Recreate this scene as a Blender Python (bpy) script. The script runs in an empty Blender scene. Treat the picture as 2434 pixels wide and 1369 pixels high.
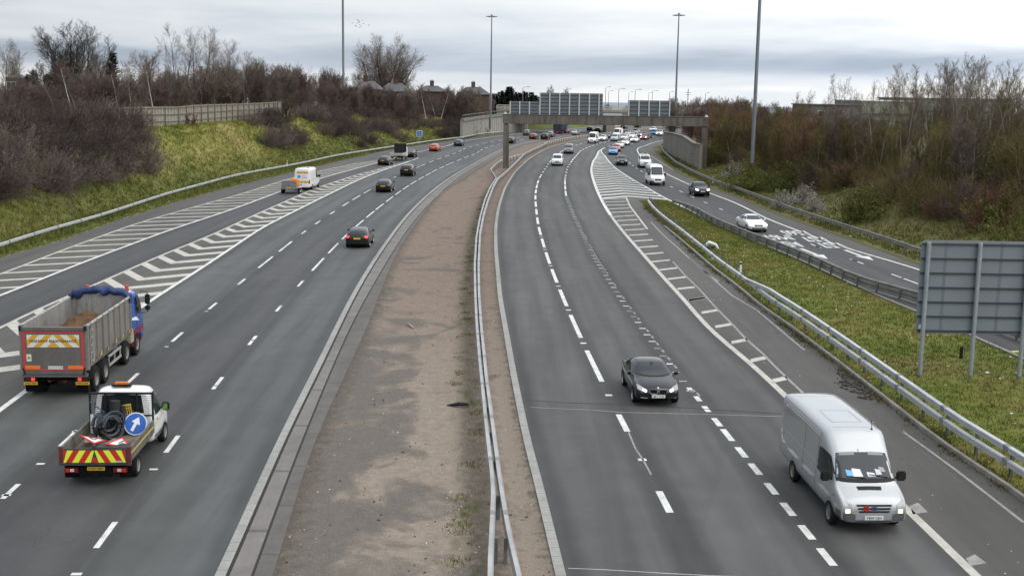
import bpy, bmesh, math, random
import numpy as np
from mathutils import Vector, Matrix
from mathutils.bvhtree import BVHTree

sc = bpy.context.scene
COL = sc.collection
rad = math.radians

# ---------------------------------------------------------------- camera
F, CH, YH, ROLL = 2850.0, 12.0, 215.0, 0.0156      # focal length and horizon row in photo pixels, eye height
PITCH = math.atan((684.5 - YH) / F)
cp, sp, cr, sr = math.cos(PITCH), math.sin(PITCH), math.cos(ROLL), math.sin(ROLL)
cam = bpy.data.cameras.new("camera")
cam.sensor_fit = 'HORIZONTAL'; cam.sensor_width = 36.0; cam.lens = F / 2434 * 36
cam.clip_start = 0.5; cam.clip_end = 30000
co = bpy.data.objects.new("camera", cam); COL.objects.link(co)
rx = Vector((cr, sr * sp, sr * cp)); up = Vector((-sr, cr * sp, cr * cp)); fw = Vector((0, cp, -sp))
co.matrix_world = Matrix(((rx.x, up.x, -fw.x, 0), (rx.y, up.y, -fw.y, 0), (rx.z, up.z, -fw.z, CH), (0, 0, 0, 1)))
sc.camera = co

# ---------------------------------------------------------------- light
sc.view_settings.view_transform = 'Standard'; sc.view_settings.look = 'None'
sc.view_settings.exposure = 0.22; sc.view_settings.gamma = 1.0
SUN_EL, SUN_AZ = rad(50), rad(122)                  # azimuth clockwise from +Y
world = bpy.data.worlds.new("World"); sc.world = world; world.use_nodes = True
nt = world.node_tree; nt.nodes.clear()
N, L = nt.nodes.new, nt.links.new
def mathn(nt, op, a, b=None, c=None, clamp=False):
    n = nt.nodes.new('ShaderNodeMath'); n.operation = op; n.use_clamp = clamp
    for i, q in enumerate((a, b, c)):
        if q is None: continue
        if isinstance(q, (int, float)): n.inputs[i].default_value = q
        else: nt.links.new(q, n.inputs[i])
    return n.outputs[0]
def ramp(nt, fac, stops, interp='LINEAR'):
    r = nt.nodes.new('ShaderNodeValToRGB'); e = r.color_ramp.elements; r.color_ramp.interpolation = interp
    while len(e) < len(stops): e.new(0.5)
    for q, (p_, c_) in zip(e, stops):
        q.position = p_; q.color = (c_ if len(c_) == 4 else (*c_, 1)) if not isinstance(c_, (int, float)) else (c_, c_, c_, 1)
    if fac is not None: nt.links.new(fac, r.inputs[0])
    return r.outputs[0]
def noise(nt, vec, scale, detail=4, rough=.55, dist=0.0):
    n = nt.nodes.new('ShaderNodeTexNoise'); n.inputs['Scale'].default_value = scale
    n.inputs['Detail'].default_value = detail; n.inputs['Roughness'].default_value = rough; n.inputs['Distortion'].default_value = dist
    if vec is not None: nt.links.new(vec, n.inputs['Vector'])
    return n.outputs['Fac']
def mixc(nt, fac, a, b, mode='MIX'):
    n = nt.nodes.new('ShaderNodeMix'); n.data_type = 'RGBA'; n.blend_type = mode
    for s_, q in ((n.inputs[0], fac), (n.inputs[6], a), (n.inputs[7], b)):
        if isinstance(q, (int, float)): s_.default_value = q if s_.type == 'VALUE' else (q, q, q, 1)
        elif isinstance(q, tuple): s_.default_value = (*q, 1) if len(q) == 3 else q
        else: nt.links.new(q, s_)
    return n.outputs[2]
def mapping(nt, vec, scale=(1, 1, 1), loc=(0, 0, 0), rot=(0, 0, 0)):
    m = nt.nodes.new('ShaderNodeMapping'); m.inputs['Scale'].default_value = scale; m.inputs['Location'].default_value = loc
    m.inputs['Rotation'].default_value = rot
    nt.links.new(vec, m.inputs['Vector']); return m.outputs[0]

sky = N('ShaderNodeTexSky'); sky.sky_type = 'NISHITA'; sky.sun_disc = False
sky.sun_elevation = SUN_EL; sky.sun_rotation = SUN_AZ; sky.air_density = 1.5; sky.dust_density = 2.0
tc = N('ShaderNodeTexCoord'); sep = N('ShaderNodeSeparateXYZ'); L(tc.outputs['Generated'], sep.inputs[0])
zc = mathn(nt, 'MAXIMUM', sep.outputs[2], 0.0)
den = mathn(nt, 'ADD', zc, 0.06)
cx = mathn(nt, 'DIVIDE', sep.outputs[0], den); cy = mathn(nt, 'DIVIDE', sep.outputs[1], den)
cmb = N('ShaderNodeCombineXYZ'); L(cx, cmb.inputs[0]); L(cy, cmb.inputs[1]); L(mathn(nt, 'MULTIPLY', zc, 5.0), cmb.inputs[2])
cl1 = noise(nt, mapping(nt, cmb.outputs[0], (.24, .13, 1), (3.3, 1.0, 0)), 1.0, 6, .52, .6)
cl2 = noise(nt, mapping(nt, cmb.outputs[0], (.62, .36, 1), (7.3, 2.0, 0)), 1.0, 6, .55, .3)
clf = mathn(nt, 'ADD', mathn(nt, 'MULTIPLY', cl1, .76), mathn(nt, 'MULTIPLY', cl2, .24))
# flat sheets of layered stratus, seen edge-on low down: a lighter gap near the skyline, a grey band over it
lay = ramp(nt, mathn(nt, 'ADD', zc, mathn(nt, 'ADD', mathn(nt, 'MULTIPLY', mathn(nt, 'SUBTRACT', cl2, .5), .016), mathn(nt, 'MULTIPLY', mathn(nt, 'SUBTRACT', cl1, .5), .012))),
           [(0.0, .60), (.007, .63), (.012, .56), (.0165, .415), (.024, .405), (.034, .50), (.05, .58), (.068, .66), (.09, .66), (.2, .5), (1, .5)])
lsep = N('ShaderNodeSeparateColor'); L(lay, lsep.inputs[0])
clv = mathn(nt, 'ADD', mathn(nt, 'ADD', clf, mathn(nt, 'MULTIPLY', sep.outputs[0], .10)), mathn(nt, 'SUBTRACT', lsep.outputs[0], .5))
cloud = ramp(nt, clv, [(.28, (.40, .47, .565)), (.42, (.57, .64, .735)), (.53, (.755, .805, .865)), (.66, (.95, .96, .96)), (.8, (1.06, 1.06, 1.05))])
lum = mathn(nt, 'ADD', .88, mathn(nt, 'MULTIPLY', mathn(nt, 'POWER', zc, .9), .75))
lum = mathn(nt, 'MULTIPLY', lum, mathn(nt, 'ADD', 1.0, mathn(nt, 'MULTIPLY', sep.outputs[0], .38)))   # the sun stands behind the cloud on the right
cl = mixc(nt, 1.0, cloud, lum, 'MULTIPLY'); 
vm = N('ShaderNodeVectorMath'); vm.operation = 'SCALE'; L(cl, vm.inputs[0]); vm.inputs['Scale'].default_value = 10.0
mx = mixc(nt, .94, sky.outputs[0], vm.outputs[0])
bg = N('ShaderNodeBackground'); bg.inputs['Strength'].default_value = 0.1; L(mx, bg.inputs['Color'])
wo = N('ShaderNodeOutputWorld'); L(bg.outputs[0], wo.inputs['Surface'])
sl = bpy.data.lights.new("sun", 'SUN'); sl.energy = 1.1; sl.angle = rad(65); sl.color = (1, .965, .91)
so = bpy.data.objects.new("sun", sl); COL.objects.link(so); so.location = (0, -50, 100)
sd = Vector((math.sin(SUN_AZ) * math.cos(SUN_EL), math.cos(SUN_AZ) * math.cos(SUN_EL), math.sin(SUN_EL)))
so.rotation_euler = (-sd).to_track_quat('-Z', 'Y').to_euler()

# ---------------------------------------------------------------- helpers
def P(u, v, z=0.0):
    """photo pixel -> point of the horizontal plane at height z"""
    dx, dy = (u - 1217) / F, (684.5 - v) / F
    X, Y = dx * cr - dy * sr, dx * sr + dy * cr
    t = (z - CH) / (-sp + Y * cp)
    return (X * t, (cp + Y * sp) * t)
def PD(u, v, D):
    """photo pixel -> point at ground distance D (metres along +Y)"""
    dx, dy = (u - 1217) / F, (684.5 - v) / F
    X, Y = dx * cr - dy * sr, dx * sr + dy * cr
    t = D / (cp + Y * sp)
    return Vector((X * t, D, CH + (-sp + Y * cp) * t))

def mat(name, col, rough=.6, metal=0.0, coat=0.0, spec=.5, nscale=0, namt=.0, bump=0.0, bscale=None, emit=None, estr=0, col2=None, rand=0.0, trans=0.0):
    m = bpy.data.materials.new(name); m.use_nodes = True; nt = m.node_tree; b = nt.nodes['Principled BSDF']
    b.inputs['Base Color'].default_value = (*col, 1); b.inputs['Roughness'].default_value = rough
    b.inputs['Metallic'].default_value = metal; b.inputs['Coat Weight'].default_value = coat; b.inputs['Coat Roughness'].default_value = .06
    b.inputs['Specular IOR Level'].default_value = spec
    if trans: b.inputs['Transmission Weight'].default_value = trans
    m.diffuse_color = (*col, 1)
    out = None
    if nscale:
        t = nt.nodes.new('ShaderNodeTexCoord'); f = noise(nt, t.outputs['Object'], nscale, 6, .6)
        f = ramp(nt, f, [(.3, 0.0), (.7, 1.0)])
        out = mixc(nt, f, tuple(c * (1 - namt) for c in col), tuple(min(1, c * (1 + namt)) for c in (col2 or col)))
    if rand:
        oi = nt.nodes.new('ShaderNodeObjectInfo')
        k = mathn(nt, 'ADD', 1 - rand, mathn(nt, 'MULTIPLY', oi.outputs['Random'], 2 * rand))
        out = mixc(nt, 1.0, out if out is not None else tuple(col), k, 'MULTIPLY')
    if out is not None: nt.links.new(out, b.inputs['Base Color'])
    if bump:
        t = nt.nodes.new('ShaderNodeTexCoord'); f2 = noise(nt, t.outputs['Object'], bscale or nscale * 4 or 10, 5, .6)
        bn = nt.nodes.new('ShaderNodeBump'); bn.inputs['Strength'].default_value = bump; bn.inputs['Distance'].default_value = .05
        nt.links.new(f2, bn.inputs['Height']); nt.links.new(bn.outputs[0], b.inputs['Normal'])
    if emit: b.inputs['Emission Color'].default_value = (*emit, 1); b.inputs['Emission Strength'].default_value = estr
    return m

def link(name, me, m=None, parent=None):
    o = bpy.data.objects.new(name, me); COL.objects.link(o)
    if m is not None and me is not None:
        for q in (m if isinstance(m, (list, tuple)) else [m]): me.materials.append(q)
    if parent is not None: o.parent = parent
    return o
def empty(name, loc=(0, 0, 0), rz=0.0):
    o = bpy.data.objects.new(name, None); COL.objects.link(o); o.location = loc; o.rotation_euler = (0, 0, rz); o.empty_display_size = .2
    return o
def tag(o, label=None, cat=None, group=None, kind=None):
    if label: o['label'] = label
    if cat: o['category'] = cat
    if group: o['group'] = group
    if kind: o['kind'] = kind
    return o
def sharp(me, ang=38):
    bm = bmesh.new(); bm.from_mesh(me)
    for f in bm.faces: f.smooth = True
    for e in bm.edges:
        e.smooth = not (len(e.link_faces) != 2 or e.calc_face_angle(0) > rad(ang))
    bm.to_mesh(me); bm.free()
class MB:
    def __init__(s): s.v = []; s.f = []; s.mi = []; s.uv = None
    def add(s, vs, fs, mi=0):
        n = len(s.v); s.v += [tuple(q) for q in vs]; s.f += [tuple(i + n for i in q) for q in fs]; s.mi += [mi] * len(fs); return s
    def box(s, c, d, rz=0.0, mi=0, M=None, taper=1.0):
        x, y, z = d[0] / 2, d[1] / 2, d[2] / 2
        vs = [Vector((i * x * (taper if k > 0 else 1), j * y * (taper if k > 0 else 1), k * z)) for k in (-1, 1) for j in (-1, 1) for i in (-1, 1)]
        R = Matrix.Rotation(rz, 3, 'Z') if M is None else M
        vs = [R @ q + Vector(c) for q in vs]
        return s.add(vs, [(0, 2, 3, 1), (4, 5, 7, 6), (0, 1, 5, 4), (2, 6, 7, 3), (0, 4, 6, 2), (1, 3, 7, 5)], mi)
    def quad(s, a, b, c, d, mi=0): return s.add([a, b, c, d], [(0, 1, 2, 3)], mi)
    def poly(s, pts, mi=0): return s.add(pts, [tuple(range(len(pts)))], mi)
    def tube(s, pts, r, n=6, mi=0, caps=True):
        pts = [Vector(q) for q in pts]; rs = r if isinstance(r, (list, tuple)) else [r] * len(pts)
        vs, fs = [], []
        for i, q in enumerate(pts):
            t = (pts[min(i + 1, len(pts) - 1)] - pts[max(i - 1, 0)]).normalized()
            a = t.cross(Vector((0, 0, 1)) if abs(t.z) < .95 else Vector((1, 0, 0))).normalized(); b = a.cross(t)
            vs += [q + (a * math.cos(2 * math.pi * k / n) + b * math.sin(2 * math.pi * k / n)) * rs[i] for k in range(n)]
        for i in range(len(pts) - 1):
            fs += [(i * n + k, i * n + (k + 1) % n, (i + 1) * n + (k + 1) % n, (i + 1) * n + k) for k in range(n)]
        if caps: fs += [tuple(range(n))[::-1], tuple(range((len(pts) - 1) * n, len(pts) * n))]
        return s.add(vs, fs, mi)
    def extrude_path(s, path, prof, mi=0, closed=True):
        """profile (offset to the right of travel, height) swept along a list of (x, y, z)"""
        path = [Vector(q) for q in path]; n = len(prof); vs = []
        for i, q in enumerate(path):
            t = path[min(i + 1, len(path) - 1)] - path[max(i - 1, 0)]; t.z = 0; t.normalize(); r = Vector((t.y, -t.x, 0))
            vs += [q + r * a + Vector((0, 0, b)) for a, b in prof]
        fs = []
        for i in range(len(path) - 1):
            for k in range(n if closed else n - 1):
                fs.append((i * n + k, i * n + (k + 1) % n, (i + 1) * n + (k + 1) % n, (i + 1) * n + k))
        if closed: fs += [tuple(range(n))[::-1], tuple(range((len(path) - 1) * n, len(path) * n))]
        return s.add(vs, fs, mi)
    def mesh(s, name, smooth=None):
        me = bpy.data.meshes.new(name); me.from_pydata(s.v, [], s.f); me.update()
        if any(s.mi): me.polygons.foreach_set('material_index', s.mi)
        bm = bmesh.new(); bm.from_mesh(me); bmesh.ops.recalc_face_normals(bm, faces=bm.faces); bm.to_mesh(me); bm.free()
        if smooth: sharp(me, smooth)
        return me
    def build(s, name, m, parent=None, smooth=None):
        return link(name, s.mesh(name, smooth), m, parent)
def text_mesh(txt, size=1.0, extrude=0.0, bold=0.0, spacing=1.0):
    cu = bpy.data.curves.new("lettering", 'FONT'); cu.body = txt; cu.size = size; cu.extrude = extrude; cu.align_x = 'CENTER'; cu.align_y = 'CENTER'
    cu.offset = bold; cu.space_character = spacing; cu.resolution_u = 3
    o = bpy.data.objects.new("lettering", cu); COL.objects.link(o)
    me = bpy.data.meshes.new_from_object(o.evaluated_get(bpy.context.evaluated_depsgraph_get()))
    bpy.data.objects.remove(o); bpy.data.curves.remove(cu); return me
def copy_tree(o, parent=None):
    c = o.copy(); COL.objects.link(c)
    if parent is not None: c.parent = parent
    for ch in o.children: copy_tree(ch, c)
    return c
# ---------------------------------------------------------------- road lines: x as a smooth function of y
class Line:
    def __init__(s, px, z=0.0, sm=1.0, extra=()):
        w = sorted([(P(u, v, z)[1], P(u, v, z)[0]) for u, v in px] + [(b, a) for a, b in extra])
        Y = np.array([q[0] for q in w]); X = np.array([q[1] for q in w])
        g = np.arange(-60, 640, 2.0)
        k = min(3, len(Y) - 1); s0 = (X[k] - X[0]) / (Y[k] - Y[0]); s1 = (X[-1] - X[-1 - k]) / (Y[-1] - Y[-1 - k])
        x = np.interp(g, Y, X)
        x = np.where(g < Y[0], X[0] + (g - Y[0]) * s0, x); x = np.where(g > Y[-1], X[-1] + (g - Y[-1]) * s1, x)
        out = np.empty_like(x)
        for i, y in enumerate(g):
            sg = sm * (1.5 + .035 * max(y, 0)); wt = np.exp(-.5 * ((g - y) / sg) ** 2)
            a, b = np.sqrt(wt), (g - y)
            A = np.stack([a, a * b, a * b * b], 1); c, *_ = np.linalg.lstsq(A, a * x, rcond=None); out[i] = c[0]
        s.g, s.x, s.y0, s.y1 = g, out, Y[0], Y[-1]
    def __call__(s, y): return float(np.interp(y, s.g, s.x))
    def dir(s, y):
        d = Vector((s(y + 1.5) - s(y - 1.5), 3.0, 0)); return d.normalized()
    def off(s, d, y0=-60, y1=640):
        """parallel curve d metres to the right"""
        n = Line.__new__(Line); pts = []
        for y, x in zip(s.g, s.x):
            t = s.dir(y); pts.append((y - t.x * d, x + t.y * d))
        pts.sort(); n.g = s.g; n.x = np.interp(s.g, [q[0] for q in pts], [q[1] for q in pts]); n.y0, n.y1 = s.y0, s.y1
        return n
    def splice(s, o, y):
        """own shape up to y, then the other line"""
        n = Line.__new__(Line); n.g = s.g; t = np.clip((s.g - (y - 12)) / 24, 0, 1); n.x = s.x * (1 - t) + o.x * t; n.y0, n.y1 = s.y0, o.y1
        return n
LE = Line(sm=2.6, px=[(511, 1369), (608, 1159), (681, 992.4), (736.6, 900), (822.3, 722), (874.7, 634.8), (924.7, 562.4), (974.7, 500), (1024.6, 455), (1062, 426), (1108, 398.7), (1156.7, 372), (1208, 348), (1249, 338), (1315, 327), (1381, 318.6), (1440, 312), (1510, 305)])
AL = Line([(0, 652), (164, 589), (328.7, 530), (473, 489), (591.6, 456), (660.6, 433), (740, 411), (897, 378)])
AR = Line([(0, 702.6), (197, 623.7), (394, 550), (558.8, 495.6), (660, 457.6), (750, 427.5), (897, 387), (990, 362), (1024, 355.6), (1072, 345.4), (1105.6, 339), (1156.7, 331.3), (1192, 327.5)])
BL = Line([(0, 779.8), (100, 730), (172, 701), (217, 680), (312, 638.5), (394.4, 602.4), (500, 560), (625, 502.4), (750, 447.5), (850, 415), (905, 401.5), (985, 379)])
BR = Line([(0, 975), (80, 914), (357, 715), (474.6, 640), (594.6, 560), (625, 540), (750, 477.4), (850, 428.7), (910, 405), (985, 380.5)])
L1 = Line([(0, 1190), (160, 1044.5), (320, 894.7), (422, 799.8), (507, 726), (576, 668), (631, 623.6), (678.6, 586), (719.8, 553.6), (756.8, 528), (789.8, 506), (821.5, 485.4), (871.5, 455.7), (938.4, 421.2), (994.6, 397), (1029.6, 383), (1072, 368), (1101.8, 359.5), (1130, 352.6)])
L2 = Line([(252, 1270.6), (409.7, 1053.7), (517, 910), (599.5, 810), (662, 733), (713.6, 674.8), (755.6, 628.6), (792.3, 589.8), (821, 561), (854, 531.6), (902, 491.7), (946, 458.7), (982.9, 433.7), (1033.4, 406), (1063.8, 391.7), (1092.8, 380), (1118.9, 370), (1145, 361.5), (1183, 351)])
RE = Line([(1346, 1369), (1332.4, 1314), (1310, 1227), (1285, 1127), (1260, 1042), (1246, 970), (1232.4, 912), (1213.7, 812), (1193.7, 705), (1188.7, 650), (1183.7, 605), (1182, 570), (1182, 540), (1186, 505), (1192, 480), (1202.5, 447.5), (1225, 410), (1259, 377.8), (1298.6, 354.8), (1336.4, 343), (1380, 333), (1420, 327.5), (1470, 321), (1530, 313.5), (1590, 306)])
R1 = Line([(1579.7, 1192), (1480.2, 1005), (1412.3, 870), (1368, 775.7), (1337.3, 705), (1317.6, 656), (1301.8, 613.6), (1290.9, 578), (1282.9, 550), (1277.6, 525), (1273.4, 486), (1272.4, 470), (1273.4, 455), (1278.6, 432.5), (1283, 422), (1306.8, 384.8), (1331.5, 364.6), (1367.6, 348)])
R2 = Line([(1966, 1323.5), (1917.7, 1265), (1872, 1210), (1837, 1162), (1793, 1114), (1732.6, 1037), (1658.4, 947.3), (1584.6, 857), (1528.4, 781), (1482, 718.5), (1447, 663.5), (1409.8, 607), (1365, 515), (1346, 469), (1343.3, 446), (1343, 425), (1348.7, 399), (1364.3, 376), (1385.7, 359.7), (1412, 346.5)])
R3 = Line([(2320, 1369), (2216, 1267), (2148, 1202), (1862, 937), (1815, 890), (1685, 781), (1634.6, 722), (1612, 697), (1574.6, 657), (1539.7, 617), (1509.7, 583.6), (1484.7, 555), (1457, 520), (1436, 487.4), (1420, 455), (1410, 427.5), (1405, 405), (1410, 382.5), (1430, 359.7)])
SL = Line([(1433, 356), (1440.5, 376), (1460.4, 398.5), (1497.6, 423.4), (1537.4, 445.7), (1569.7, 465.6), (1602, 481), (1700, 531), (1782, 567), (1853, 596), (1937, 632), (2025, 674), (2083, 700), (2171, 735)])
SD = Line([(1475.7, 362), (1495.9, 387.6), (1512.7, 400), (1524.5, 407.7), (1595.7, 444.7), (1619, 455.6), (1646, 468), (1676.4, 482), (1714.6, 497.6), (1759, 517), (1873.5, 560.4), (1945.4, 587), (2028.7, 618.9), (2131, 655.7)])
SR = Line([(1512.6, 352), (1517.5, 366), (1532, 378.7), (1582, 413), (1646.7, 443), (1696.3, 463), (1750, 483), (1827, 522), (1996.6, 585.5), (2179, 638.5)])
IR = Line([(1569.7, 466.8), (1597, 475.5), (1646.7, 490.4), (1700, 520), (1782, 553), (1853, 578.7), (1937.4, 611.5), (2025, 651.7), (2083.4, 671.8), (2171, 692)], z=.65, sm=.7)
IL = Line([(1537, 471), (1549.7, 490), (1574.6, 512.4), (1624.6, 550), (1662, 580), (1710, 618.7), (1785, 672), (1824.8, 705), (1899.8, 752.4), (2024.7, 839.8), (2124.6, 912.3), (2283, 1027), (2434, 1119.5)], z=.6, sm=.7)
RG = Line([(1512, 470), (1555, 510), (1600, 548), (1650, 600), (1735, 667.5), (1807, 722), (1882, 780), (1950, 837), (2012, 877), (2075, 935), (2225, 1029.5), (2300, 1089.5), (2434, 1177)], sm=.6)
SB = Line([(1567, 334), (1577, 359), (1604.4, 383.6), (1646.7, 406), (1696.3, 428), (1763.6, 450), (1869.5, 490), (1979.7, 526), (2102.6, 564), (2185, 592)], z=.65, sm=.7)
LB = Line([(0, 579.4), (108.5, 545), (236.6, 510), (401, 457), (565, 413.4), (711, 387.5), (804.5, 367), (921, 349), (1038, 332), (1155, 320), (1196, 317)], z=.65)
LG = Line([(0, 610.6), (131.5, 574.5), (236.6, 536), (328.7, 507), (427, 477.5), (558.8, 441), (800, 384), (930, 355), (1040, 338), (1160, 324.5)])
CB = Line([(1160, 1042), (1151, 950), (1141, 862), (1135, 775), (1130.5, 700), (1128.7, 630), (1132.5, 567), (1143, 515), (1155, 477), (1168, 446), (1182, 423), (1202, 409.7), (1247, 366), (1299, 341.4), (1348.7, 331.5), (1398, 324), (1448, 318), (1497.6, 311.6), (1572, 301.7)], z=.68, sm=.7)
LS = Line(sm=2.2, px=[(600, 1366), (662.7, 1181), (777, 900), (840, 760), (890, 672), (935, 595), (985, 523), (1035, 470), (1075, 436), (1120, 405), (1170, 380)])
LD = Line(sm=2.2, px=[(651.6, 1366), (707, 1177), (740, 1055), (810.6, 918), (894.7, 722), (939.7, 604.8), (997, 520), (1062, 437.5), (1095, 412), (1150, 386)])
# far away the lanes run parallel to the inner edges
L2 = L2.splice(LE.off(-3.75), 235); L1 = L1.splice(LE.off(-7.45), 235); BR = BR.splice(LE.off(-11.1), 205); AR = AR.splice(LE.off(-14.6), 270)
BL = BL.splice(BR, 200); AL = AL.splice(AR, 205); LG = LG.splice(LE.off(-18.2), 300); LB = LB.splice(LE.off(-19.6), 305)
R1 = R1.splice(RE.off(3.75), 230); R2 = R2.splice(RE.off(7.4), 230); R3 = R3.splice(RE.off(11.1), 232)
SL = SL.splice(R3.off(.3), 240); SD = SD.splice(R3.off(3.8), 238); SR = SR.splice(R3.off(7.6), 262)
SG = SB.off(-1.5); SG = SG.splice(SR.off(2.6), 262); SB = SB.splice(SR.off(4.2), 268)
CB = CB.splice(RE.off(-2.1), 250)
def ys(a, b, k=1.0):
    o = [a]
    while o[-1] < b: o.append(min(b, o[-1] + k * (2.0 if o[-1] < 110 else 3.5 if o[-1] < 250 else 6)))
    return o
def strip(mb, A, B, y0, y1, z=0.0, n=1, mi=0, k=1.0, uvs=None):
    Y = ys(y0, y1, k); rows = []
    for y in Y:
        a, b = A(y), B(y)
        rows.append([(a + (b - a) * i / n, y, z) for i in range(n + 1)])
    for i in range(len(Y) - 1):
        if rows[i][-1][0] - rows[i][0][0] < .03 and rows[i + 1][-1][0] - rows[i + 1][0][0] < .03: continue
        for j in range(n):
            mb.add([rows[i][j], rows[i][j + 1], rows[i + 1][j + 1], rows[i + 1][j]], [(0, 1, 2, 3)], mi)
            if uvs is not None: uvs += [(j / n, Y[i]), ((j + 1) / n, Y[i]), ((j + 1) / n, Y[i + 1]), (j / n, Y[i + 1])]
def flat_build(mb, name, mats, uvs=None, kind='structure'):
    me = bpy.data.meshes.new(name); me.from_pydata(mb.v, [], mb.f)
    if any(mb.mi): me.polygons.foreach_set('material_index', mb.mi)
    if uvs:
        l = me.uv_layers.new(name='lane'); l.data.foreach_set('uv', [c for q in uvs for c in q])
    me.update(); o = link(name, me, mats)
    if kind: o['kind'] = kind
    return o
def asphalt(name, col, tint, track=.22, lane=True, patch=.18, speck=.35, rough=.7):
    m = bpy.data.materials.new(name); m.use_nodes = True; nt = m.node_tree; b = nt.nodes['Principled BSDF']
    t = nt.nodes.new('ShaderNodeTexCoord'); ob = t.outputs['Object']
    big = noise(nt, mapping(nt, ob, (.16, .02, 1)), 1.0, 5, .6, .3)
    med = noise(nt, ob, .55, 4, .6); fine = noise(nt, ob, 22, 3, .7); gr = noise(nt, ob, 75, 2, .7)
    c = mixc(nt, ramp(nt, big, [(.35, 0.0), (.65, 1.0)]), col, tint)
    k = mathn(nt, 'ADD', 1 - patch / 2, mathn(nt, 'MULTIPLY', med, patch))
    k = mathn(nt, 'MULTIPLY', k, mathn(nt, 'ADD', 1 - speck / 2, mathn(nt, 'MULTIPLY', fine, speck)))
    k = mathn(nt, 'MULTIPLY', k, mathn(nt, 'ADD', .82, mathn(nt, 'MULTIPLY', gr, .36)))
    if lane:
        u = nt.nodes.new('ShaderNodeUVMap'); u.uv_map = 'lane'; s = nt.nodes.new('ShaderNodeSeparateXYZ'); nt.links.new(u.outputs[0], s.inputs[0])
        wob = noise(nt, mapping(nt, ob, (.5, .05, 1)), 1.0, 3, .5)
        uu = mathn(nt, 'ADD', s.outputs[0], mathn(nt, 'MULTIPLY', mathn(nt, 'SUBTRACT', wob, .5), .16))
        tr = ramp(nt, uu, [(0.0, .25), (.07, .05), (.22, .85), (.33, .9), (.5, .62), (.68, 1.0), (.78, .95), (.93, .2), (1, .3)], 'EASE')
        k = mathn(nt, 'MULTIPLY', k, mathn(nt, 'ADD', 1 - track * .6, mathn(nt, 'MULTIPLY', tr, track)))
    # oil drip darkening along the lane, patches of older and newer surfacing, fine cracks
    st = ramp(nt, noise(nt, mapping(nt, ob, (1.1, .045, 1), (2, 5, 0)), 1.0, 4, .6), [(.45, 1.0), (.62, .80)])
    vor = nt.nodes.new('ShaderNodeTexVoronoi'); vor.inputs['Scale'].default_value = 1.0; nt.links.new(mapping(nt, ob, (.22, .045, 1)), vor.inputs['Vector'])
    vs_ = nt.nodes.new('ShaderNodeSeparateColor'); nt.links.new(vor.outputs['Color'], vs_.inputs[0])
    k = mathn(nt, 'MULTIPLY', mathn(nt, 'MULTIPLY', k, st), mathn(nt, 'ADD', .93, mathn(nt, 'MULTIPLY', vs_.outputs[0], .14)))
    ck = nt.nodes.new('ShaderNodeTexVoronoi'); ck.feature = 'DISTANCE_TO_EDGE'; ck.inputs['Scale'].default_value = 1.0
    wv = nt.nodes.new('ShaderNodeVectorMath'); wv.operation = 'ADD'; nt.links.new(mapping(nt, ob, (.30, .10, 1)), wv.inputs[0])
    nz = nt.nodes.new('ShaderNodeTexNoise'); nz.inputs['Scale'].default_value = 1.3; nt.links.new(ob, nz.inputs['Vector']); sc_ = nt.nodes.new('ShaderNodeVectorMath'); sc_.operation = 'SCALE'; sc_.inputs['Scale'].default_value = .35; nt.links.new(nz.outputs['Color'], sc_.inputs[0]); nt.links.new(sc_.outputs[0], wv.inputs[1]); nt.links.new(wv.outputs[0], ck.inputs['Vector'])
    cf = mathn(nt, 'MULTIPLY', ramp(nt, ck.outputs['Distance'], [(0, 1.0), (.006, .8), (.014, 0.0)]), ramp(nt, noise(nt, ob, .12, 2, .5), [(.60, 0.0), (.70, .30)]))
    k = mathn(nt, 'MULTIPLY', k, mathn(nt, 'SUBTRACT', 1.0, cf))
    # pale grit lying on the surface
    gn = ramp(nt, noise(nt, ob, 9.0, 2, .8), [(.735, 0.0), (.76, 1.0)])
    c = mixc(nt, 1.0, c, k, 'MULTIPLY'); c = mixc(nt, mathn(nt, 'MULTIPLY', gn, .35), c, (.3, .3, .29))
    nt.links.new(c, b.inputs['Base Color']); b.inputs['Roughness'].default_value = rough; b.inputs['Specular IOR Level'].default_value = .35
    bn = nt.nodes.new('ShaderNodeBump'); bn.inputs['Strength'].default_value = .35; bn.inputs['Distance'].default_value = .012
    nt.links.new(gr, bn.inputs['Height']); nt.links.new(bn.outputs[0], b.inputs['Normal'])
    return m
M_LANE_L = asphalt('asphalt_main', (.062, .064, .063), (.080, .082, .080), .50, True, .52)
M_LANE_D = asphalt('asphalt_dark', (.047, .047, .048), (.061, .060, .060), .28, True, .52)
M_LANE_R = asphalt('asphalt_right', (.056, .055, .053), (.077, .075, .072), .62, True, .56)
M_SHOULD = asphalt('asphalt_shoulder', (.066, .061, .056), (.086, .080, .072), 0, False, .45)
M_HATCH = asphalt('asphalt_hatched', (.070, .066, .060), (.098, .092, .081), 0, False, .5)
mb = MB(); uv = []
def lane(A, B, y0, y1, mi, z=0.0): strip(mb, A, B, y0, y1, z, 6, mi, 1.0, uv)
Y0, Y1 = -50, 560
lane(LG, AL, Y0, Y1, 3); lane(AL, AR, Y0, 225, 4); lane(AR, BL, Y0, Y1, 1); lane(BL, BR, Y0, 215, 4)
lane(BR, L1, Y0, Y1, 0); lane(L1, L2, Y0, Y1, 1); lane(L2, LE, Y0, Y1, 0)
flat_build(mb, 'road', [M_LANE_L, M_LANE_D, M_LANE_R, M_SHOULD, M_HATCH], uv)
mb = MB(); uv = []
lane(RE, R1, Y0, Y1, 2); lane(R1, R2, Y0, Y1, 2); lane(R2, R3, Y0, Y1, 2)
YN, YA = 134.0, 252.0
lane(R3, RG, Y0, YN, 3); lane(R3, SL, YN, YA, 4); 
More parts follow.
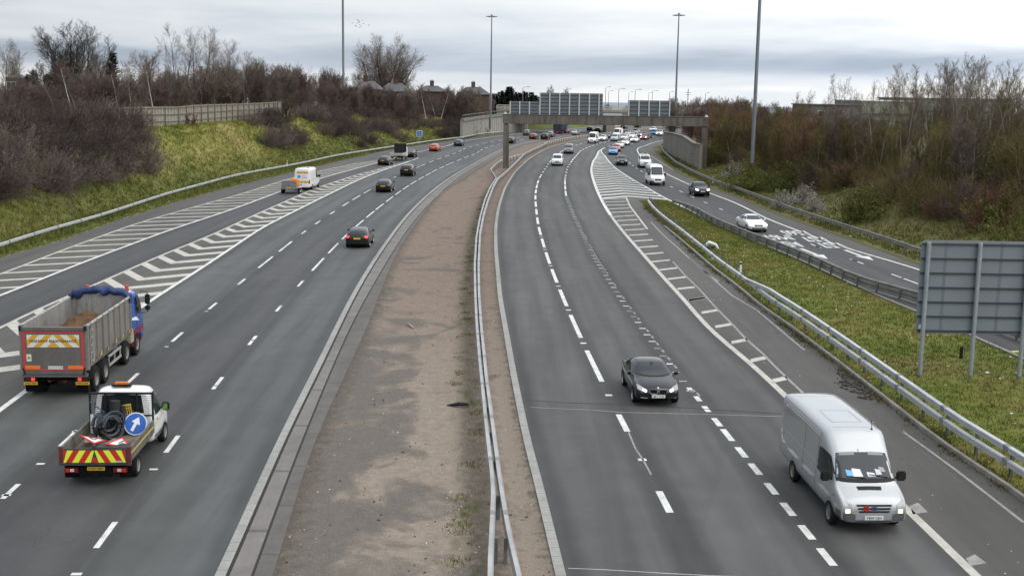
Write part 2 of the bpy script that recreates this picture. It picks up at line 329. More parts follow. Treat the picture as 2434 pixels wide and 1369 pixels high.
lane(SL.off(-.25), SD, Y0, Y1, 1); lane(SD, SR, Y0, Y1, 1); lane(SR, SG, Y0, Y1, 3)
flat_build(mb, 'road', [M_LANE_L, M_LANE_D, M_LANE_R, M_SHOULD, M_HATCH], uv)

# ---------------------------------------------------------------- markings
def paint(name, col, wear=.35, sc=3.0):
    m = bpy.data.materials.new(name); m.use_nodes = True; nt = m.node_tree; b = nt.nodes['Principled BSDF']
    t = nt.nodes.new('ShaderNodeTexCoord'); n1 = noise(nt, t.outputs['Object'], sc, 5, .75); n2 = noise(nt, t.outputs['Object'], 40, 2, .6)
    f = ramp(nt, mathn(nt, 'ADD', n1, mathn(nt, 'MULTIPLY', n2, .25)), [(.42, 1.0), (.75, 0.0)])
    nt.links.new(mixc(nt, mathn(nt, 'MULTIPLY', f, wear), col, (.14, .135, .125)), b.inputs['Base Color']); b.inputs['Roughness'].default_value = .75
    return m
M_WHITE = paint('white_line_paint', (.68, .68, .65), .58, 1.7); M_WORN = paint('worn_line_paint', (.50, .485, .44), .65, 1.6); M_PALE = paint('hatch_paint', (.50, .475, .42), .55, 1.2)
M_FAINT = paint('faint_line_paint', (.30, .295, .28), .9, 2.2); M_JOINT = mat('road_joint_seal', (.03, .03, .03), .8)
ZM = .005
mk = MB()
def stripe(A, y0, y1, w, mi=0, step=2.0, dx=0.0):
    n = max(1, int((y1 - y0) / step)); pts = []
    for i in range(n + 1):
        y = y0 + (y1 - y0) * i / n; d = A.dir(y); r = Vector((d.y, -d.x, 0)); q = Vector((A(y) + dx, y, ZM)); pts.append((q - r * w / 2, q + r * w / 2))
    for (a, b), (c, d) in zip(pts[:-1], pts[1:]): mk.quad(a, b, d, c, mi)
def DV(v, u=1217): return P(u, v)[1]
def yv(A, v):
    """the y at which line A crosses photo row v"""
    lo, hi = 10.0, 620.0
    for _ in range(40):
        m = (lo + hi) / 2; x = A(m)
        dzc = Vector((x, m, -CH)); Yc = dzc.dot(up) / dzc.dot(fw) * F; vv = 684.5 - Yc
        if vv > v: lo = m
        else: hi = m
    return lo
def dashes(A, vs, w=.16, mi=0):
    for a, b in vs: stripe(A, yv(A, a), yv(A, b), w, mi, 1.5)
stripe(AL, 20, 214, .2, 2); stripe(AR, 20, 520, .24, 0); stripe(BL, 20, 205, .22, 2); stripe(BR, 20, 212, .24, 0)
dashes(L2, [(1302, 1240), (1073, 1035), (925, 896), (820, 798), (740, 726), (681, 668.5), (643.6, 613.6), (602, 578), (568.6, 553.6), (540, 523.6), (517.4, 502.4), (498.7, 484.4), (480, 467.4), (463.7, 453.7), (451, 441), (438.7, 430), (427.5, 420), (418, 411), (409.5, 403), (401, 395.5), (394, 389.5)])
for y in np.arange(196, 470, 9.0): stripe(L2, y, y + 5.6, .17, 0)
dashes(L1, [(1185, 1150), (1060, 1022), (912, 887), (812, 790), (735, 720), (675, 663), (637, 610), (598, 574), (556, 549), (533, 525), (509.4, 502.4), (490, 481), (475.7, 465), (460, 451), (422.5, 420), (399, 395.5)])
for y in np.arange(190, 470, 9.0): stripe(L1, y, y + 5.0, .17, 0)
def studs(A, v0, v1, gap=18.0, off=0.0, w=.18):
    y, e = yv(A, v0) + off, yv(A, v1)
    while y < e: stripe(A, y, y + .14, w, 0); y += gap
for v in (1104, 1178.5, 1361, 1112.5, 1027): stripe(L2 if v in (1112.5, 1361, 1143) else L1, yv(L1, v), yv(L1, v) + .16, .26, 0)
studs(L2, 1150, 420, 9.0, 3.2); studs(L1, 960, 420, 9.0, 1.2)
dashes(R1, [(425.5, 418.7), (437, 428.7), (448, 439.5), (460, 451), (474.4, 464.4), (492, 479.4), (510.4, 497), (533, 517), (558.6, 540), (588.6, 567.4), (627, 600), (671.8, 640), (727.5, 688.5), (803, 748.7), (907, 833), (1025.5, 984.8), (1218, 1167)], .22)
for v in (1095, 941, 817, 738, 681, 632.5, 594, 563): stripe(R1, yv(R1, v), yv(R1, v) + .25, .28, 0)
for y in np.arange(166, 420, 6.5): stripe(R1, y, y + (1.9 if y < 205 else 4.5), .26, 0)
dashes(R2, [(428.7, 421), (439.5, 430), (451, 441.7), (466, 454), (931, 921), (953.5, 941.8), (979, 965), (1013, 993.5), (1047.7, 1020), (1087, 1062.5), (1128, 1101), (1175, 1147.6), (1225.6, 1194.4), (1281.8, 1247.6), (1344, 1302.5)], .22)
rng = random.Random(5)
for y in np.arange(166, 420, 6.5): stripe(R2, y, y + (1.9 if y < 205 else 4.5), .26, 0)
y = yv(R2, 930)
while y < yv(R2, 468):
    stripe(R2, y, y + .18, .34, 0 if rng.random() < .7 else 3, dx=-.02)
    if rng.random() < .75: stripe(R2, y - .75, y - .2, .10, 3, dx=.16)
    y += 1.62
stripe(R3, 15, 118, .28, 2); stripe(R3, 118, 262, .34, 0)
for y in np.arange(268, 430, 9): stripe(R3, y, y + 5, .17, 0)
stripe(SL, 128, 250, .26, 0); stripe(SL, 20, 128, .14, 3); stripe(SR, 20, 330, .24, 0)
for y in np.arange(41, 96, 9): stripe(SD, y, y + 2.2, .16, 0)
dashes(SD, [(499.5, 495.6), (519, 515), (563, 558), (589.5, 584.5), (622, 615.5), (660, 651.5), (446.5, 443), (457.6, 453.6), (470, 466), (484, 480), (389, 386.5), (395.5, 392.8), (401.5, 398.6), (409.5, 406)], .15)
for y in np.arange(228, 330, 9): stripe(SD, y, y + 3, .15, 0)
stripe(SR.off(2.0), 150, 172, .12, 3); stripe(SR.off(2.1), 190, 232, .12, 2)
# hatched bars
y = 33.0
while y < 205:
    w = AR(y) - AL(y)
    if w > .5:
        yl = y - .5 * w
        x0, x1 = AL(yl) + .1, AR(y) - .1; h = .30
        mk.quad((x0, yl - h, ZM), (x1, y - h, ZM), (x1, y + h, ZM), (x0, yl + h, ZM), 2)
    y += 3.4
y = 51.3
while y < 206:
    w = BR(y) - BL(y)
    if w > .45:
        fk = .45; yk, yl = y - .48 * w, y + .2 * w
        x1, xk, x0 = BR(y) - .12, BL(yk) + fk * w, BL(yl) + .1; h = .62
        if not (36 < y < 44):
            mk.quad((xk, yk - h, ZM), (x1, y - h, ZM), (x1, y + h, ZM), (xk, yk + h, ZM), 2)
            mk.quad((x0, yl - h, ZM), (xk, yk - h, ZM), (xk, yk + h, ZM), (x0, yl + h, ZM), 2)
    y += 3.55
y = 136.6
while y < 246:
    w = SL(y) - R3(y)
    if w > .5:
        yk = y + .47 * w; x0, xk, x1 = R3(y) + .15, R3(yk) + .44 * w, SL(y) - .1; h = .6
        mk.quad((x0, y - h, ZM), (xk, yk - h, ZM), (xk, yk + h, ZM), (x0, y + h, ZM), 0)
        mk.quad((xk, yk - h, ZM), (x1, y - h, ZM), (x1, y + h, ZM), (xk, yk + h, ZM), 0)
    y += 4.0
def z4(a, b): return (1100 + a / 4.003, 380 + b / 4.003)
def z7(a, b): return (1600 + a / 4.003, 600 + b / 4.003)
lad = [(z4(*a), z4(*b)) for a, b in [((1320, 376), (1540, 367)), ((1335, 404), (1550, 396)), ((1352, 434), (1570, 427)), ((1376, 468), (1585, 459)), ((1402, 502), (1610, 492)), ((1430, 541), (1635, 529)), ((1460, 580), (1660, 569)), ((1497, 623), (1690, 614)), ((1537, 669), (1725, 659)), ((1577, 719), (1760, 707)), ((1622, 774), (1805, 761)), ((1672, 834), (1855, 820)), ((1727, 898), (1905, 883)), ((1792, 970), (1965, 953)), ((1864, 1048), (2035, 1028)), ((1947, 1134), (2115, 1115)), ((2037, 1228), (2200, 1211)), ((2140, 1336), (2305, 1309))]]
lad += [(z7(*a), z7(*b)) for a, b in [((142, 456), (300, 432)), ((262, 574), (415, 548)), ((394, 708), (545, 682)), ((548, 858), (695, 828)), ((730, 1030), (870, 1000)), ((940, 1222), (1075, 1192))]]
for a, b in lad:
    (xa, ya), (xb, yb) = P(*a), P(*b); h = .34
    mk.quad((xa, ya - h, ZM), (xb, yb - h, ZM), (xb + .08, yb + h, ZM), (xa + .08, ya + h, ZM), 1)
def pxstripe(px, w, mi):
    q = [Vector((*P(u, v), ZM)) for u, v in px]
    for a, b in zip(q[:-1], q[1:]):
        d = (b - a).normalized(); r = Vector((d.y, -d.x, 0)) * w / 2; mk.quad(a - r, a + r, b + r, b - r, mi)
pxstripe([z4(1552, 355), z4(1590, 440), z4(1650, 520), z4(1756, 660)], .2, 1)
pxstripe([z4(1790, 590), z4(1890, 700), z4(2060, 850), z4(2270, 1040), z4(2434, 1160)], .12, 3)
pxstripe([z7(0, 90), z7(110, 215), z7(250, 350), z7(410, 530), z7(560, 680), z7(700, 830)], .12, 3)
pxstripe([z7(700, 830), z7(850, 960), z7(960, 1075), z7(1080, 1190), z7(1270, 1369)], .13, 3)
pxstripe([z7(160, 55), z7(400, 270), z7(560, 410), z7(790, 545), z7(1000, 720), z7(1250, 930)], .12, 3)
q8 = lambda a, b: (1826 + a / 4.003, 1027 + b / 4.003)
pxstripe([q8(1290, 0), q8(1500, 150), q8(1800, 370), q8(2100, 600), q8(2434, 860)], .11, 3)
for a, b in (((1345, 700), (1410, 780)), ((1880, 1200), (1960, 1270))):
    x0, y0_ = P(*q8(*a)); x1, y1_ = P(*q8(*b)); mk.quad((x0, y0_, ZM), (x1 - .1, y1_, ZM), (x1 + .40, y1_ + .2, ZM), (x0 + .35, y0_ + .3, ZM), 3)
pxstripe([(1350, 1350), (1430, 1353), (1580, 1362), (1700, 1368), (1900, 1374)], .04, 1)
pxstripe([(1250, 951), (1350, 957), (1500, 962), (1560, 965), (1870, 984)], .09, 4); pxstripe([(1262, 968), (1400, 974), (1480, 980), (1690, 985), (1868, 990)], .06, 3)
pxstripe([(1494, 1027), (1510, 1065), (1530, 1095), (1548, 1128)], .06, 3)
stripe(LG.off(.15), 20, 150, .12, 3)
flat_build(mk, 'road_markings', [M_WHITE, M_WORN, M_PALE, M_FAINT, M_JOINT])
# destination lettering and arrows on the slip road
tm = MB()
def road_text(txt, px, ln, wd, A):
    me = text_mesh(txt, 1.0, 0, .02, 1.02); x, y = P(*px); t = A.dir(y); f = -t; r = Vector((f.y, -f.x, 0))
    vs = np.array([v.co[:] for v in me.vertices]); w = np.ptp(vs[:, 0]); h = np.ptp(vs[:, 1]); vs[:, :2] -= (vs[:, :2].max(0) + vs[:, :2].min(0)) / 2
    pts = [Vector((x, y, ZM)) + r * float(v[0] * wd / w) + f * float(v[1] * ln / h) for v in vs]
    tm.add(pts, [tuple(p_.vertices) for p_ in me.polygons]); bpy.data.meshes.remove(me)
SM = SR.off(-1.8); SM2 = SL.off(1.9)
road_text("A560", (1893, 553.7), 3.3, 2.4, SM); road_text("A57", (1937.8, 568.8), 3.3, 2.2, SM); road_text("A57", (1977, 583), 3.3, 2.2, SM)
road_text("M67", (1847, 564.5), 3.3, 2.3, SM2); road_text("A57", (1875, 580.6), 3.3, 2.2, SM2)
for a, b in (((2008.8, 594.4), (2077, 619.4)), ((1903.6, 591), (1968, 616))):
    p0, p1 = Vector((*P(*a), ZM)), Vector((*P(*b), ZM)); f = (p1 - p0).normalized(); r = Vector((f.y, -f.x, 0)); l = (p1 - p0).length
    tm.poly([p0 - r * .16, p0 + f * l * .62 - r * .16, p0 + f * l * .62 + r * .16, p0 + r * .16]); tm.poly([p0 + f * l * .6 - r * .55, p1, p0 + f * l * .6 + r * .55])
o = flat_build(tm, 'road_markings', [M_WHITE])
# ---------------------------------------------------------------- ground
def ground_mat(name, cols, sc=1.0, streak=(1, 1, 1), bump=.5, rough=.95, low=None):
    """cols: list of (position, colour) over a noise field"""
    m = bpy.data.materials.new(name); m.use_nodes = True; nt = m.node_tree; b = nt.nodes['Principled BSDF']
    t = nt.nodes.new('ShaderNodeTexCoord'); ob = mapping(nt, t.outputs['Object'], streak)
    n1 = noise(nt, ob, .16 * sc, 4, .6, .4); n2 = noise(nt, ob, 1.1 * sc, 5, .65); n3 = noise(nt, t.outputs['Object'], 7, 4, .7)
    f = mathn(nt, 'ADD', mathn(nt, 'MULTIPLY', n1, .5), mathn(nt, 'ADD', mathn(nt, 'MULTIPLY', n2, .32), mathn(nt, 'MULTIPLY', n3, .22)))
    c = ramp(nt, f, cols); k = mathn(nt, 'ADD', .7, mathn(nt, 'MULTIPLY', n3, .6)); c = mixc(nt, 1.0, c, k, 'MULTIPLY')
    if low:   # lusher growth on the damp foot of the slope
        s = nt.nodes.new('ShaderNodeSeparateXYZ'); nt.links.new(t.outputs['Object'], s.inputs[0]); zz = mathn(nt, 'ADD', s.outputs[2], mathn(nt, 'MULTIPLY', mathn(nt, 'SUBTRACT', n1, .5), 5.0))
        c = mixc(nt, ramp(nt, mathn(nt, 'DIVIDE', zz, 5.0), [(.0, .85), (.35, .6), (.75, 0.0)]), c, mixc(nt, n2, low[0], low[1]))
    nt.links.new(c, b.inputs['Base Color']); b.inputs['Roughness'].default_value = rough; b.inputs['Specular IOR Level'].default_value = .2
    bn = nt.nodes.new('ShaderNodeBump'); bn.inputs['Strength'].default_value = bump; bn.inputs['Distance'].default_value = .12
    nt.links.new(n3, bn.inputs['Height']); nt.links.new(bn.outputs[0], b.inputs['Normal']); return m
G1, G2, STRAW, SOIL = (.062, .088, .014), (.10, .118, .022), (.21, .17, .065), (.055, .042, .026)
M_BANK = ground_mat('bank_grass', [(.34, (.062, .085, .016)), (.45, (.118, .135, .025)), (.55, (.20, .185, .05)), (.68, (.27, .22, .09))], 1.0, (1, .5, .5), low=((.062, .078, .018), (.120, .130, .034)))
M_VERGE = ground_mat('verge_grass', [(.36, SOIL), (.45, (.06, .085, .014)), (.58, (.10, .118, .02)), (.7, (.15, .13, .04))], 1.6)
M_ISLE = ground_mat('island_grass', [(.34, (.058, .085, .014)), (.46, (.100, .124, .020)), (.58, (.15, .142, .036)), (.70, (.178, .135, .058))], 1.3)
M_FIELD = ground_mat('field_soil', [(.3, (.045, .05, .022)), (.5, (.06, .062, .03)), (.7, (.085, .08, .04))], .6)
def grid_obj(name, rows, m, kind='structure'):
    nr, nc = len(rows), len(rows[0]); me = bpy.data.meshes.new(name)
    me.from_pydata([q for r in rows for q in r], [], [(i * nc + j, i * nc + j + 1, (i + 1) * nc + j + 1, (i + 1) * nc + j) for i in range(nr - 1) for j in range(nc - 1)])
    me.polygons.foreach_set('use_smooth', [True] * len(me.polygons)); me.update(); o = link(name, me, m); o['kind'] = kind; return o
def hn(x, y, s=1.0, seed=0):
    return (math.sin(x * .31 * s + seed) * math.sin(y * .27 * s + 1.3 * seed) + .5 * math.sin(x * .83 * s + 2.1 + seed) * math.sin(y * .71 * s + seed * .7) + .25 * math.sin(x * 1.9 * s + y * 1.3 * s + seed)) / 1.75
gx = [-6000, -3000, -1500, -800, -400, -200, -100, -60, -30, 0, 30, 60, 100, 200, 400, 800, 1500, 3000, 6000]
gy = [-800, -300, -100, 0, 100, 200, 300, 400, 440, 480, 540, 600, 700, 900, 1200, 1800, 2600, 3500, 5000, 7000, 9000]
def gz(x, y): return -.14 - (max(0, y - 440) * .014 if y > 440 else 0)
grid_obj('ground', [[(x, y, gz(x, y)) for x in gx] for y in gy], M_FIELD)
M_HILL = mat('far_hill', (.20, .235, .26), 1, nscale=.0015, namt=.2)  # distance haze painted in: hill colour drawn towards the sky grey
rows = []
for i in range(9):
    t = i / 8; y = 4600 + i * 220
    rows.append([(x, y, gz(x, y) - 8 + 40 * math.sin(t * math.pi) ** 1.3 * (.45 + .55 * abs(math.sin(x / 900 + .9)) * (1 + .2 * math.sin(x / 210)))) for x in range(-3000, 4001, 100)])
grid_obj('hills', rows, M_HILL)

def hc(y): return float(np.interp(y, [-60, 60, 100, 140, 160, 230, 290, 330, 400], [9, 8.6, 7.4, 6.6, 6.35, 6.3, 5.8, 5.3, 5.0]))
def sst(t): t = max(0, min(1, t)); return t * t * (3 - 2 * t)
OC = 14.0
def bank_z(y, o):
    if o < 3.4: return .03 + .04 * o
    z = .166 + (hc(y) - .166) * (.45 * sst((o - 3.4) / (OC - 3.4)) + .55 * min(1, (o - 3.4) / (OC - 3.4)))
    if o > OC: z = hc(y) + min(o - OC, 60) * -.004
    return z
def left_pt(y, o, dz=0.0):
    d = LG.dir(y); x = LG(y) - d.y * o; yy = y + d.x * o
    return Vector((x, yy, bank_z(y, o) + dz))
rows = []
offs = [0, .6, 1.5, 2.5, 3.4] + [3.4 + 10.6 * i / 14 for i in range(1, 15)] + [15, 18, 24, 35, 60, 110, 220, 500]
for y in ys(-60, 345, .8):
    r = []
    for o in offs:
        p_ = left_pt(y, o); p_.z += (.16 * hn(p_.x, p_.y, 1.6, 1) + .1 * hn(p_.x, p_.y, 4, 2)) * min(1, o / 3) ; r.append(tuple(p_))
    rows.append(r)
bank_left = grid_obj('embankment', rows, M_BANK)
def rb_z(y, o):
    h = float(np.interp(y, [-60, 60, 110, 160, 200, 260, 330], [2.5, 2.8, 3.4, 4.4, 4.2, 3.4, 2.5]))
    return .03 + .02 * o if o < 2.2 else .075 + h * sst((o - 2.2) / 16)
def right_pt(y, o, dz=0.0):
    d = SG.dir(y); return Vector((SG(y) + d.y * o, y - d.x * o, rb_z(y, o) + dz))
rows = []
offs2 = [0, .6, 1.4, 2.2] + [2.2 + 16 * i / 10 for i in range(1, 11)] + [22, 30, 50, 90, 200, 450]
for y in ys(-60, 330, 1.0):
    r = []
    for o in offs2:
        p_ = right_pt(y, o); p_.z += (.2 * hn(p_.x, p_.y, 1.3, 3) + .1 * hn(p_.x, p_.y, 4, 4)) * min(1, o / 3); r.append(tuple(p_))
    rows.append(r)
bank_right = grid_obj('embankment', rows, ground_mat('right_bank_grass', [(.38, (.075, .052, .03)), (.47, (.115, .092, .04)), (.58, (.105, .112, .032)), (.7, (.20, .145, .075))], 1.2))
# grass island between carriageway and slip road
def isle_pt(y, t):
    a, b = RG(y), SL(y) - .35; x = a + (b - a) * t
    return Vector((x, y, .01 + .22 * math.sin(math.pi * t) * min(1, (b - a) / 6) + (.05 * hn(x, y, 2.2, 5) if .02 < t < .98 else 0)))
rows = []
for y in ys(-50, 134.5, .7):
    rows.append([tuple(isle_pt(y, j / 26)) for j in range(27)])
isle = grid_obj('grass_island', rows, M_ISLE)
# ---------------------------------------------------------------- central reserve
LSf = LE.off(1.2); LDf = LE.off(2.1)
LS = LS.splice(LSf, 150); LD = LD.splice(LDf, 150)
def reserve_mat():
    m = bpy.data.materials.new('reserve_gravel'); m.use_nodes = True; nt = m.node_tree; b = nt.nodes['Principled BSDF']
    t = nt.nodes.new('ShaderNodeTexCoord'); ob = t.outputs['Object']; s = nt.nodes.new('ShaderNodeSeparateXYZ'); nt.links.new(ob, s.inputs[0])
    fine = noise(nt, ob, 16, 4, .75); med = noise(nt, ob, 2.2, 5, .65)
    big = noise(nt, mapping(nt, ob, (.38, .30, 1), (4.1, 2.4, 0)), 1.0, 6, .62, .5)
    near = ramp(nt, mathn(nt, 'DIVIDE', s.outputs[1], 160), [(.0, 1.0), (.27, .95), (.40, .35), (.48, .08), (1, 0)])
    brown = mixc(nt, ramp(nt, med, [(.3, 0.0), (.7, 1.0)]), (.142, .104, .080), (.205, .155, .122))
    tan = mixc(nt, ramp(nt, med, [(.3, 0.0), (.7, 1.0)]), (.195, .158, .124), (.275, .230, .184))
    base = mixc(nt, mathn(nt, 'MULTIPLY', near, .9), brown, tan)
    # asphalt showing through where the grit has washed away (strongest near, on the left)
    u = nt.nodes.new('ShaderNodeUVMap'); u.uv_map = 'lane'; su = nt.nodes.new('ShaderNodeSeparateXYZ'); nt.links.new(u.outputs[0], su.inputs[0])
    left = ramp(nt, su.outputs[0], [(0, .34), (.25, .17), (.55, .03), (.7, -.0), (1, 0)])
    bl = mathn(nt, 'ADD', mathn(nt, 'ADD', big, mathn(nt, 'MULTIPLY', med, .16)), mathn(nt, 'MULTIPLY', left, mathn(nt, 'ADD', near, .12)))
    pf = ramp(nt, bl, [(.645, 0.0), (.70, .52), (.76, .84)])
    base = mixc(nt, pf, base, mixc(nt, med, (.082, .073, .064), (.118, .106, .094)))
    edge = ramp(nt, mathn(nt, 'ADD', su.outputs[0], mathn(nt, 'MULTIPLY', mathn(nt, 'SUBTRACT', med, .5), .25)), [(.0, .9), (.03, .55), (.10, 0.0), (.66, 0.0), (.73, .75), (.80, .5), (.9, 0.0), (.97, .3), (1.0, .85)])
    base = mixc(nt, edge, base, mixc(nt, fine, (.060, .047, .034), (.098, .080, .06)))
    # moss and weeds along the barrier
    gm = ramp(nt, su.outputs[0], [(.60, 0.0), (.70, 1.0), (.74, 1.0), (.78, 0.0)])
    gn = ramp(nt, noise(nt, mapping(nt, ob, (1, .5, 1)), .8, 5, .7), [(.56, 0.0), (.64, 1.0)])
    base = mixc(nt, mathn(nt, 'MULTIPLY', mathn(nt, 'MULTIPLY', gm, gn), .8), base, (.058, .064, .018))
    k = mathn(nt, 'MULTIPLY', mathn(nt, 'ADD', .50, mathn(nt, 'MULTIPLY', fine, 1.0)), mathn(nt, 'ADD', .80, mathn(nt, 'MULTIPLY', noise(nt, ob, 5.0, 5, .7), .42))); base = mixc(nt, 1.0, base, k, 'MULTIPLY')
    sp1 = ramp(nt, noise(nt, ob, 13, 1, .9), [(.70, 0.0), (.74, 1.0)]); base = mixc(nt, mathn(nt, 'MULTIPLY', sp1, .6), base, (.36, .34, .31))
    sp2 = ramp(nt, noise(nt, ob, 10.3, 1, .9), [(.28, 1.0), (.32, 0.0)]); base = mixc(nt, mathn(nt, 'MULTIPLY', sp2, .55), base, (.04, .033, .027))
    nt.links.new(base, b.inputs['Base Color']); b.inputs['Roughness'].default_value = .9; b.inputs['Specular IOR Level'].default_value = .25
    bn = nt.nodes.new('ShaderNodeBump'); bn.inputs['Strength'].default_value = .5; bn.inputs['Distance'].default_value = .03
    nt.links.new(fine, bn.inputs['Height']); nt.links.new(bn.outputs[0], b.inputs['Normal']); return m
def slab_mat(name, a, b2, joint=2.4, stain=.4):
    m = bpy.data.materials.new(name); m.use_nodes = True; nt = m.node_tree; b = nt.nodes['Principled BSDF']
    t = nt.nodes.new('ShaderNodeTexCoord'); ob = t.outputs['Object']; s = nt.nodes.new('ShaderNodeSeparateXYZ'); nt.links.new(ob, s.inputs[0])
    n1 = noise(nt, ob, .9, 5, .65); n2 = noise(nt, ob, 9, 4, .7)
    c = mixc(nt, ramp(nt, n1, [(.32, 0.0), (.68, 1.0)]), a, b2); c = mixc(nt, 1.0, c, mathn(nt, 'ADD', .7, mathn(nt, 'MULTIPLY', n2, .6)), 'MULTIPLY')
    jf = mathn(nt, 'FRACT', mathn(nt, 'DIVIDE', s.outputs[1], joint)); jm = ramp(nt, jf, [(0, 1.0), (.03, .9), (.045, 0.0), (1, 0)])
    c = mixc(nt, mathn(nt, 'MULTIPLY', jm, .7), c, (.06, .055, .05))
    if stain:
        c = mixc(nt, mathn(nt, 'MULTIPLY', ramp(nt, noise(nt, mapping(nt, ob, (.8, .12, 1)), 1.0, 4, .6), [(.45, 0.0), (.7, 1.0)]), stain), c, (.075, .066, .055))
    nt.links.new(c, b.inputs['Base Color']); b.inputs['Roughness'].default_value = .85; return m
M_KERB = slab_mat('kerb_concrete', (.24, .235, .215), (.31, .305, .285), .62, .25)
M_SLAB = slab_mat('pale_concrete', (.135, .122, .112), (.185, .170, .158), 5.2, .3)
M_DSLAB = slab_mat('dark_concrete', (.085, .078, .071), (.12, .111, .102), 3.7, .5)
mb = MB(); uv = []
KL, KR = LE.off(.27), RE.off(-.27)
strip(mb, LE, KL, -50, 480, .02, 1, 0, 1, uv); strip(mb, KL.off(.09), LS, -50, 480, .004, 2, 1, 1, uv); strip(mb, LS.off(.07), LD, -50, 480, -.004, 2, 2, 1, uv)
strip(mb, KR, RE, -50, 480, .02, 1, 0, 1, uv)
flat_build(mb, 'drainage_channel', [M_KERB, M_SLAB, M_DSLAB], uv)
mb = MB(); uv = []; strip(mb, LE, RE, -50, 480, -.03, 12, 0, 1, None)
mb2 = MB(); uv = []; strip(mb2, LD, KR, -50, 480, -.014, 10, 0, 1, uv); 
flat_build(mb, 'road_base', [mat('joint_filler', (.035, .033, .03), .9)])
flat_build(mb2, 'central_reserve', [reserve_mat()], uv)

# ---------------------------------------------------------------- safety barriers
M_GALV = mat('galvanised_bright', (.50, .515, .52), .42, .35, nscale=1.5, namt=.12); M_GALV_D = mat('galvanised_weathered', (.20, .19, .17), .6, .3, nscale=1.2, namt=.35)
M_GALV_M = mat('galvanised_grey', (.36, .36, .35), .5, .35, nscale=1.0, namt=.2); M_POST = mat('barrier_post_steel', (.16, .165, .17), .6, .4, nscale=2, namt=.3)
M_CONC = mat('concrete_kerb', (.25, .235, .205), .9, nscale=1.5, namt=.3)
def resample(pts, step):
    pts = [Vector(q) for q in pts]; out = [pts[0].copy()]; acc = 0.0
    for a, b in zip(pts[:-1], pts[1:]):
        l = (b - a).length; t = step - acc
        while t <= l: out.append(a.lerp(b, t / l)); t += step
        acc = (acc + l) % step
    if (out[-1] - pts[-1]).length > .2: out.append(pts[-1].copy())
    return out
BEAM = [(-.07, -.16), (.03, -.16), (.07, -.10), (.03, -.03), (.03, .03), (.07, .10), (.03, .16), (-.07, .16)]
BOX = [(-.09, -.10), (.09, -.10), (.09, .08), (.06, .10), (-.06, .10), (-.09, .08)]
def barrier(name, label, pts, z, mrail, prof, pstep, pside, group=None, extra=None, zfun=None, ztop=None, mpost=None):
    """rail on posts; pts are ground points, pside the posts' offset to the right"""
    pts = [Vector((q[0], q[1], 0)) for q in pts]; root = empty(name, pts[0]); tag(root, label, 'safety barrier', group); o0 = pts[0]
    pts = [q - o0 for q in pts]; fine = resample(pts, 1.6); m = MB(); m.extrude_path([(q.x, q.y, z) for q in fine], prof); rl = m.build('rail', mrail, root, 30)
    if extra:
        for zz, a, b, mm in extra:
            pe = fine[a:b] if b else fine[a:]; m = MB(); k = len(pe)
            m.extrude_path([(q.x, q.y, zz if i > 3 else z + .02 + (zz - z) * i / 4) for i, q in enumerate(pe)], prof); m.build('rail', mm, root, 30)
    js = resample(pts, 4.8)[1:70]; jb = None
    for i, q in enumerate(js):
        t = (js[min(i + 1, len(js) - 1)] - js[max(i - 1, 0)]).normalized(); a = math.atan2(t.y, t.x)
        for zz in [z] + [e_[0] for e_ in (extra or []) if i * 4.8 > e_[1] * 1.6 + 6]:
            if jb is None: m = MB(); m.extrude_path([(-.16, 0, 0), (.16, 0, 0)], [(x_ * 1.06, y_ * 1.05) for x_, y_ in prof]); o = jb = m.build('joint_sleeve', mat('sleeve_steel', (.22, .225, .22), .55, .3, nscale=4, namt=.3), root)
            else: o = jb.copy(); COL.objects.link(o); o.parent = root
            o.location = q + Vector((0, 0, zz)); o.rotation_euler = (0, 0, a)
    ps = resample(pts, pstep); ps = ps[:100]
    base = None
    for i, q in enumerate(ps):
        t = (ps[min(i + 1, len(ps) - 1)] - ps[max(i - 1, 0)]).normalized(); r = Vector((t.y, -t.x, 0)); a = math.atan2(t.y, t.x)
        if base is None:
            h = (ztop or z) + .06; m = MB(); m.box((0, 0, h / 2 - .05), (.11, .09, h + .1)); m.box((0, .0 if pside == 0 else (.06 if pside > 0 else -.06), z), (.12, .12, .14)); base = m.build('post', mpost or M_POST, root); o = base
        else: o = base.copy(); COL.objects.link(o); o.parent = root
        o.location = q + r * pside; o.rotation_euler = (0, 0, a)
    return root
def linepts(A, y0, y1, st=2.0): return [(A(y), y) for y in np.arange(y0, y1 + .01, st)]
barrier('safety_barrier', 'long bright galvanised box beam barrier along the foot of the left grass bank', linepts(LB, 48, 345), .58, M_GALV, BOX, 3.2, -.14)
px = lambda L_, z: [P(u, v, z) for u, v in L_]
CLP = px([(1165.6, 1400), (1166.5, 1330), (1171, 1240), (1173, 1181), (1171, 1140), (1156, 1011), (1145, 900), (1141, 862), (1133.7, 775), (1130, 700), (1128.7, 630), (1132.5, 567), (1141, 520), (1152.5, 477.4), (1165, 447.5), (1180, 425), (1172, 413), (1166, 403.7), (1178, 392), (1191, 382.5), (1222, 372), (1243, 367.5)], .66)
CRP = px([(1240, 1400), (1226, 1340), (1206, 1251), (1189.6, 1151.4), (1171, 1011), (1156, 900), (1153.7, 875), (1143.7, 775), (1138.7, 700), (1137.5, 630), (1141.2, 555), (1150, 510), (1160, 477.4), (1172.4, 445), (1183.7, 425), (1202, 409.7), (1225, 388), (1247, 366)], .66)
barrier('safety_barrier', 'left rail of the double barrier on the central reserve, forking round the gantry leg', CLP, .62, M_GALV_M, BEAM, 3.2, .11, 'rails of the central barrier')
barrier('safety_barrier', 'right hand rail of the double barrier on the brown central reserve', CRP, .62, M_GALV_M, BEAM, 3.2, -.11, 'rails of the central barrier')
far = [P(1245, 367, .66), P(1299, 341.4, .66)] + linepts(CB, 262, 470, 6)
